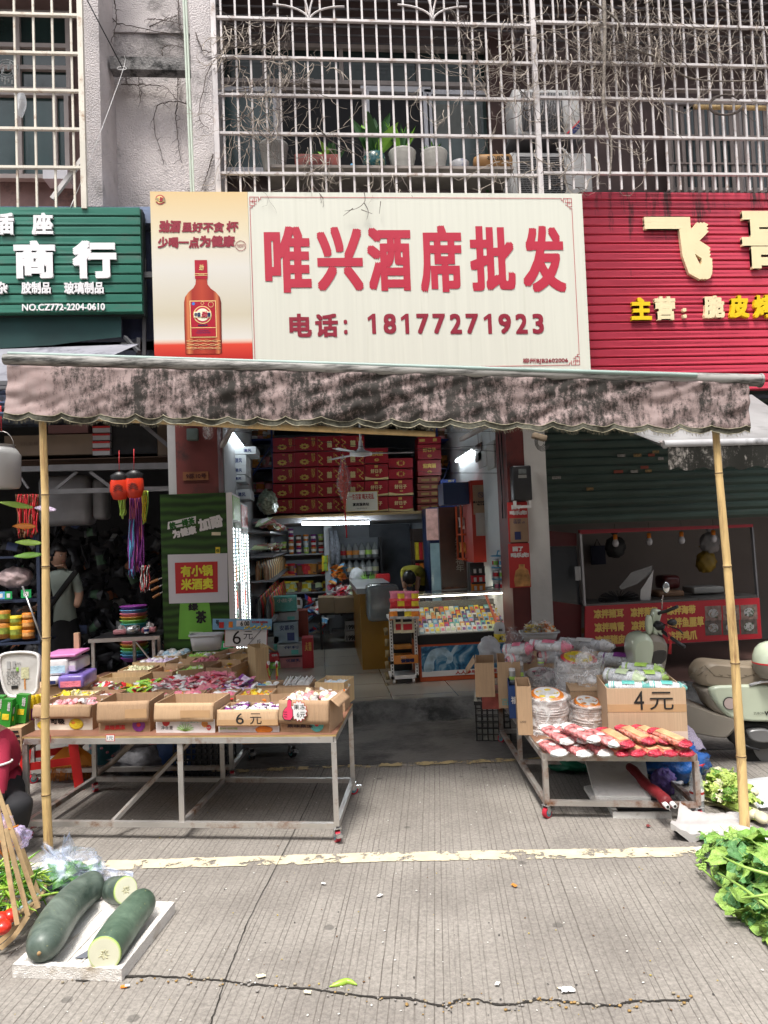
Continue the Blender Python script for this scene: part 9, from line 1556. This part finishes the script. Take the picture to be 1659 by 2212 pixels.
blades(p1,(0,0,H1*.8),18,.50,.11,.7,LFM);blades(p2,(0,0,H2*.8),26,.40,.03,.5,[LFM[0],LFM[1],LFM[1]]);blades(p3,(0,0,H3*.8),16,.20,.02,.8,LFM);blades(TRG,(.35,.08,.08),16,.28,.07,.8,LFM);blades(TRG,(.15,.08,.08),18,.22,.02,.6,[LFM[1]],'grass');blades(p4,(0,0,H4*.8),8,.08,.012,.8,[LFM[1]]);x_=aty(*ZU(1500,1000),6.8);o=E('potted_plant','thin dark plant rising behind the clay jar','plant',None,(x_.x,6.85,ZP));blades(o,(0,0,0),24,.42,.025,.6,[LFM[1]])
ACW=mt('yellowed ac white',(.50,.50,.50),.45,.08,3,dirt=(.25,.23,.20),dirtamt=.2)
def acu(l,x0,y0,x1,y1,Y,gx0,gx1,horiz,rnd=False,bird=False):
 a,W,H=px3(*ZR3(x0,y0),*ZR3(x1,y1),Y);r=E('air_conditioner',l,'air conditioner','outdoor air conditioner units',a);M().bbox((0,0,0),(W,.3,H),.02).build('casing',ACW,r);X0,X1=W*gx0,W*gx1;M().box((X0,-.004,H*.08),(X1,-.001,H*.92)).build('grille_recess',DBK,r);g=M();n=26
 for i in range(n):
  t=(i+.5)/n
  if horiz:z=H*(.08+.84*t);g.tube([(X0,-.014,z),(X1,-.014,z)],.0035,4)
  else:x=X0+(X1-X0)*t;g.tube([(x,-.014,H*.08),(x,-.014,H*.92)],.0035,4)
 g.build('grille',mt('grey grille',(.25,.25,.26),.5),r);g=M();cx,cz,q=(X0+X1)/2,H/2,min(X1-X0,H)*.40
 for k_ in range(5):g.tube([(cx+q*(.2+.8*k_/4)*math.cos(a_*.39),-.008,cz+q*(.2+.8*k_/4)*math.sin(a_*.39))for a_ in range(17)],.003,4)
 g.build('fan_guard',mt('grey grille',(.25,.25,.26),.5),r);return r,W,H
r,W,H=acu('upper air conditioner with a blue and red corner sticker, behind the cage post',90,555,490,835,6.75,.12,.74,False);lt(r,'GREE',W*.78,H*.88,W*.96,H*.95,mt('grey logo',(.12,.12,.12),.5),off=.003);g=M();g.prism([(W*.80,.02),(W*.98,H*.30),(W*.98,H*.17),(W*.90,.02)],Fr((0,0,0),(1,0,0)),.002,.003);g.prism([(W*.77,.02),(W*.80,.02),(W*.98,H*.30),(W*.98,H*.34)],Fr((0,0,0),(1,0,0)),.002,.003,1);g.build('sticker',[NAVY,cm('red')],r)
r,W,H=acu('lower air conditioner with a round fan behind the sign top',75,945,565,1290,6.7,.08,.66,True);
g=M();a=aty(*ZR3(60,850),6.7);b=aty(*ZR3(500,850),6.7);g.box((a.x,6.65,a.z-.04),(b.x,7.1,a.z));tag(g.build('bracket_shelf',DG_),'dark bracket shelf between the two air conditioners','bracket');g=M();g.tube(smoothpath([aty(*ZR3(x,y),6.62)for x,y in((350,925),(390,925),(420,960),(450,1000))],12),.012,8);tag(g.build('drain_hose',WHITE),'white bent hose over the lower air conditioner','hose')
g=M();g.tube([aty(*ZR3(1200,662),6.45),aty(*ZR3(1800,672),6.4)],.022,10);tag(g.build('bamboo_rod',MATS['golden bamboo']),'bamboo rod laid across inside the right cage','bamboo pole')
g=M()
for k in range(3):g.tube([aty(*ZR3(1400+105*math.cos(t+k*.1),650+62*math.sin(t*1.02)),6.24)for t in[i*.35 for i in range(17-k)]],.008,6)
tag(g.build('coiled_vine',mt('dark vine bark',(.09,.07,.06),.9,.4,20)),'dark thick vine coiled into a loop on the right cage','vine')
VP_,VD=mt('pale dead twig',(.36,.31,.26),.85,.3,30),mt('dark dead twig',(.10,.08,.07),.9,.4,30)
def tangle(label,boxes,seed,Y=6.24,name='dead_vine'):
 rs_=random.Random(seed);g=M()
 for(x0,y0,x1,y1,n,L_)in boxes:
  for i in range(n):
   x,y=rs_.uniform(x0,x1),rs_.uniform(y0,y1);a=rs_.choice([1.57,1.57,rs_.uniform(0,6.28)])+rs_.gauss(0,.5);k=int(L_*rs_.uniform(.4,1.2));P_s=[];yy=Y+rs_.uniform(-.05,.06);r0=rs_.choice([.002,.0026,.0034,.005]);m_=rs_.choice([0,0,1])
   for j in range(k):
    P_s.append(aty(x,y,yy+.02*math.sin(j*.9+i)));x+=math.cos(a)*9;y+=math.sin(a)*9;a+=rs_.gauss(0,.38)
    if j and rs_.random()<.22:b_=a+rs_.choice([-1,1])*rs_.uniform(.5,1.2);g.tube([P_s[-1],aty(x+math.cos(b_)*10,y+math.sin(b_)*10,yy-.02),aty(x+math.cos(b_+.3)*20,y+math.sin(b_+.3)*20,yy)],[r0*.6,r0*.5,.0008],4,m_)
   if len(P_s)>2:g.tube(P_s,[r0*(1-.6*j/len(P_s))for j in range(len(P_s))],5,m_)
 return tag(g.build(name,[VP_,VD]),label,'dead vine')
tangle('dense dead vine tangled over the left part of the wide cage',[(480,40,640,170,46,14),(480,90,600,330,46,16),(560,60,720,230,20,10),(470,270,760,300,16,12),(660,280,720,400,26,8),(600,370,900,410,22,8)],5)
tangle('dead vine sprays crossing the right part of the wide cage',[(980,60,1150,180,34,14),(900,170,1140,300,12,14),(1090,20,1150,260,30,13),(1060,300,1160,400,16,9)],9)
tangle('great mass of dead vine stems over the silver cage',[(1165,0,1440,120,66,18),(1280,0,1430,200,50,18),(1180,100,1400,260,40,14),(1400,0,1659,120,60,16),(1450,90,1680,190,32,14),(1160,200,1330,400,22,14),(1320,240,1420,400,10,12)],13)
g=M();g.tube(smoothpath([aty(*ZR3(x,y),6.2)for x,y in((640,-60),(648,150),(645,420),(640,640),(655,760),(690,900),(680,1100))],40),[.020*(1-.6*i/40)for i in range(41)],8);g.tube(smoothpath([aty(*ZR3(x,y),6.22)for x,y in((520,-20),(720,120),(800,280),(1000,370),(1200,490),(1600,500))],30),[.012*(1-.5*i/30)for i in range(31)],7);tag(g.build('vine_trunk',mt('grey vine bark',(.22,.19,.16),.9,.5,25,bump=.6)),'thick grey vine stem climbing the silver cage','vine')
Z0=lambda x,y:(x*.3581,y*.3581);g=M()
for P_s,Yv_ in((((620,10),(690,130),(790,155),(900,180),(1050,210),(1140,265),(1260,330)),7.08),(((890,115),(1000,120),(1140,160)),7.08),(((980,340),(985,290),(1050,275),(1140,300)),7.08),(((1075,0),(1080,150),(1110,240)),7.08),(((730,510),(900,510),(1000,530),(1070,610)),7.08),(((1150,635),(1070,615),(980,620),(940,660),(930,780),(970,910),(985,990)),7.08),(((1070,620),(1060,700),(1070,800),(1080,900),(1095,980)),7.08),(((770,440),(760,480),(775,515)),7.08),(((840,440),(838,500),(850,620)),7.08),(((1075,440),(1072,530),(1070,600)),7.08),(((1180,200),(1220,300),(1290,330),(1240,480),(1200,700),(1260,780)),6.58),(((1285,930),(1250,1050),(1215,1150)),6.58),(((690,0),(700,150),(640,330)),7.0),(((900,160),(1000,120),(1070,90)),7.08)):
 pts=smoothpath([aty(*Z0(*p),Yv_)+V((0,0,.006*rng()))for p in P_s],24);pts=[p+V((.012*NZ.noise(V((i*.9,3,1))),0,.012*NZ.noise(V((i*.9,8,1)))))for i,p in enumerate(pts)];g.tube(pts,[.006*(1-.6*i/24)for i in range(25)],5)
 for i in range(2,24,2):d=V((rng(),0,rng()))*.05;g.tube([pts[i],pts[i]+d,pts[i]+d*1.6+V((.02*rng(),0,-.02))],[.0025,.0018,.0007],4)
tag(g.build('wall_creeper',VD),'dry leafless creeper clinging to the grey recess wall','creeper')
g=M();g.tube([aty(*Z0(515,-20),6.4),aty(*Z0(740,410),6.8)],.006,6);tag(g.build('black_wire',BLACKP),'black wire running down from the top to the concrete beam','wire');g=M();g.tube(smoothpath([aty(*Z0(x,y),Y_)for x,y,Y_ in((750,335,6.84),(745,412,6.83),(620,760,6.5),(500,1070,6.4),(425,1250,6.28))],20),.003,5);g.tube([aty(*Z0(735+28*math.cos(a),412+10*math.sin(a)),6.83)for a in[i*.5 for i in range(13)]],.004,5);tag(g.build('rope',WHITE),'white cord tied to the beam and slanting to the green sign','cord')
g=M();a=aty(*Z0(110,560),6.4);g.grid(lambda u,v:a+V((-.04+.09*u+.05*v*(1-v),.02*math.sin(u*7+v*3),-.22*v*(1-.3*abs(u-.6)))),8,10);tag(g.build('white_cloth',WB),'white rag hanging inside the left cage','rag');g=M()
for k in range(3):g.tube([aty(*Z0(40+(70-18*k)*math.cos(t),420+(60-15*k)*math.sin(t)),6.5)for t in[i*.4 for i in range(17)]],.003,5)
for k in range(14):p=aty(*Z0(random.uniform(0,110),random.uniform(380,500)),6.5);g.box(p-V((.006,.004,.02)),p+V((.006,.004,.02)))
tag(g.build('drying_rack',mt('grey clear plastic',(.20,.21,.21),.3)),'round clothes peg rack hanging in the left cage','peg rack');g=M();g.rod(aty(*Z0(315,1200),6.34),aty(*Z0(497,960),6.34),.035);tag(g.build('diagonal_brace',mt('pale brace',(.55,.53,.52),.5)),'pale diagonal brace at the bottom corner of the left cage','brace')
g=M()
for P_s in(((1580,30),(1585,100),(1530,150),(1440,170)),((1580,110),(1610,170),(1600,230)),((1500,150),(1430,205)),((1560,160),(1640,190)),((1700,100),(1690,190))):g.tube(smoothpath([aty(*P5(*p),6.15+.02*rng())for p in P_s],10),[.004*(1-.06*i)for i in range(11)],5)
tag(g.build('hanging_twig',VD),'dark twig hanging over the top of the ivory signboard','twig')
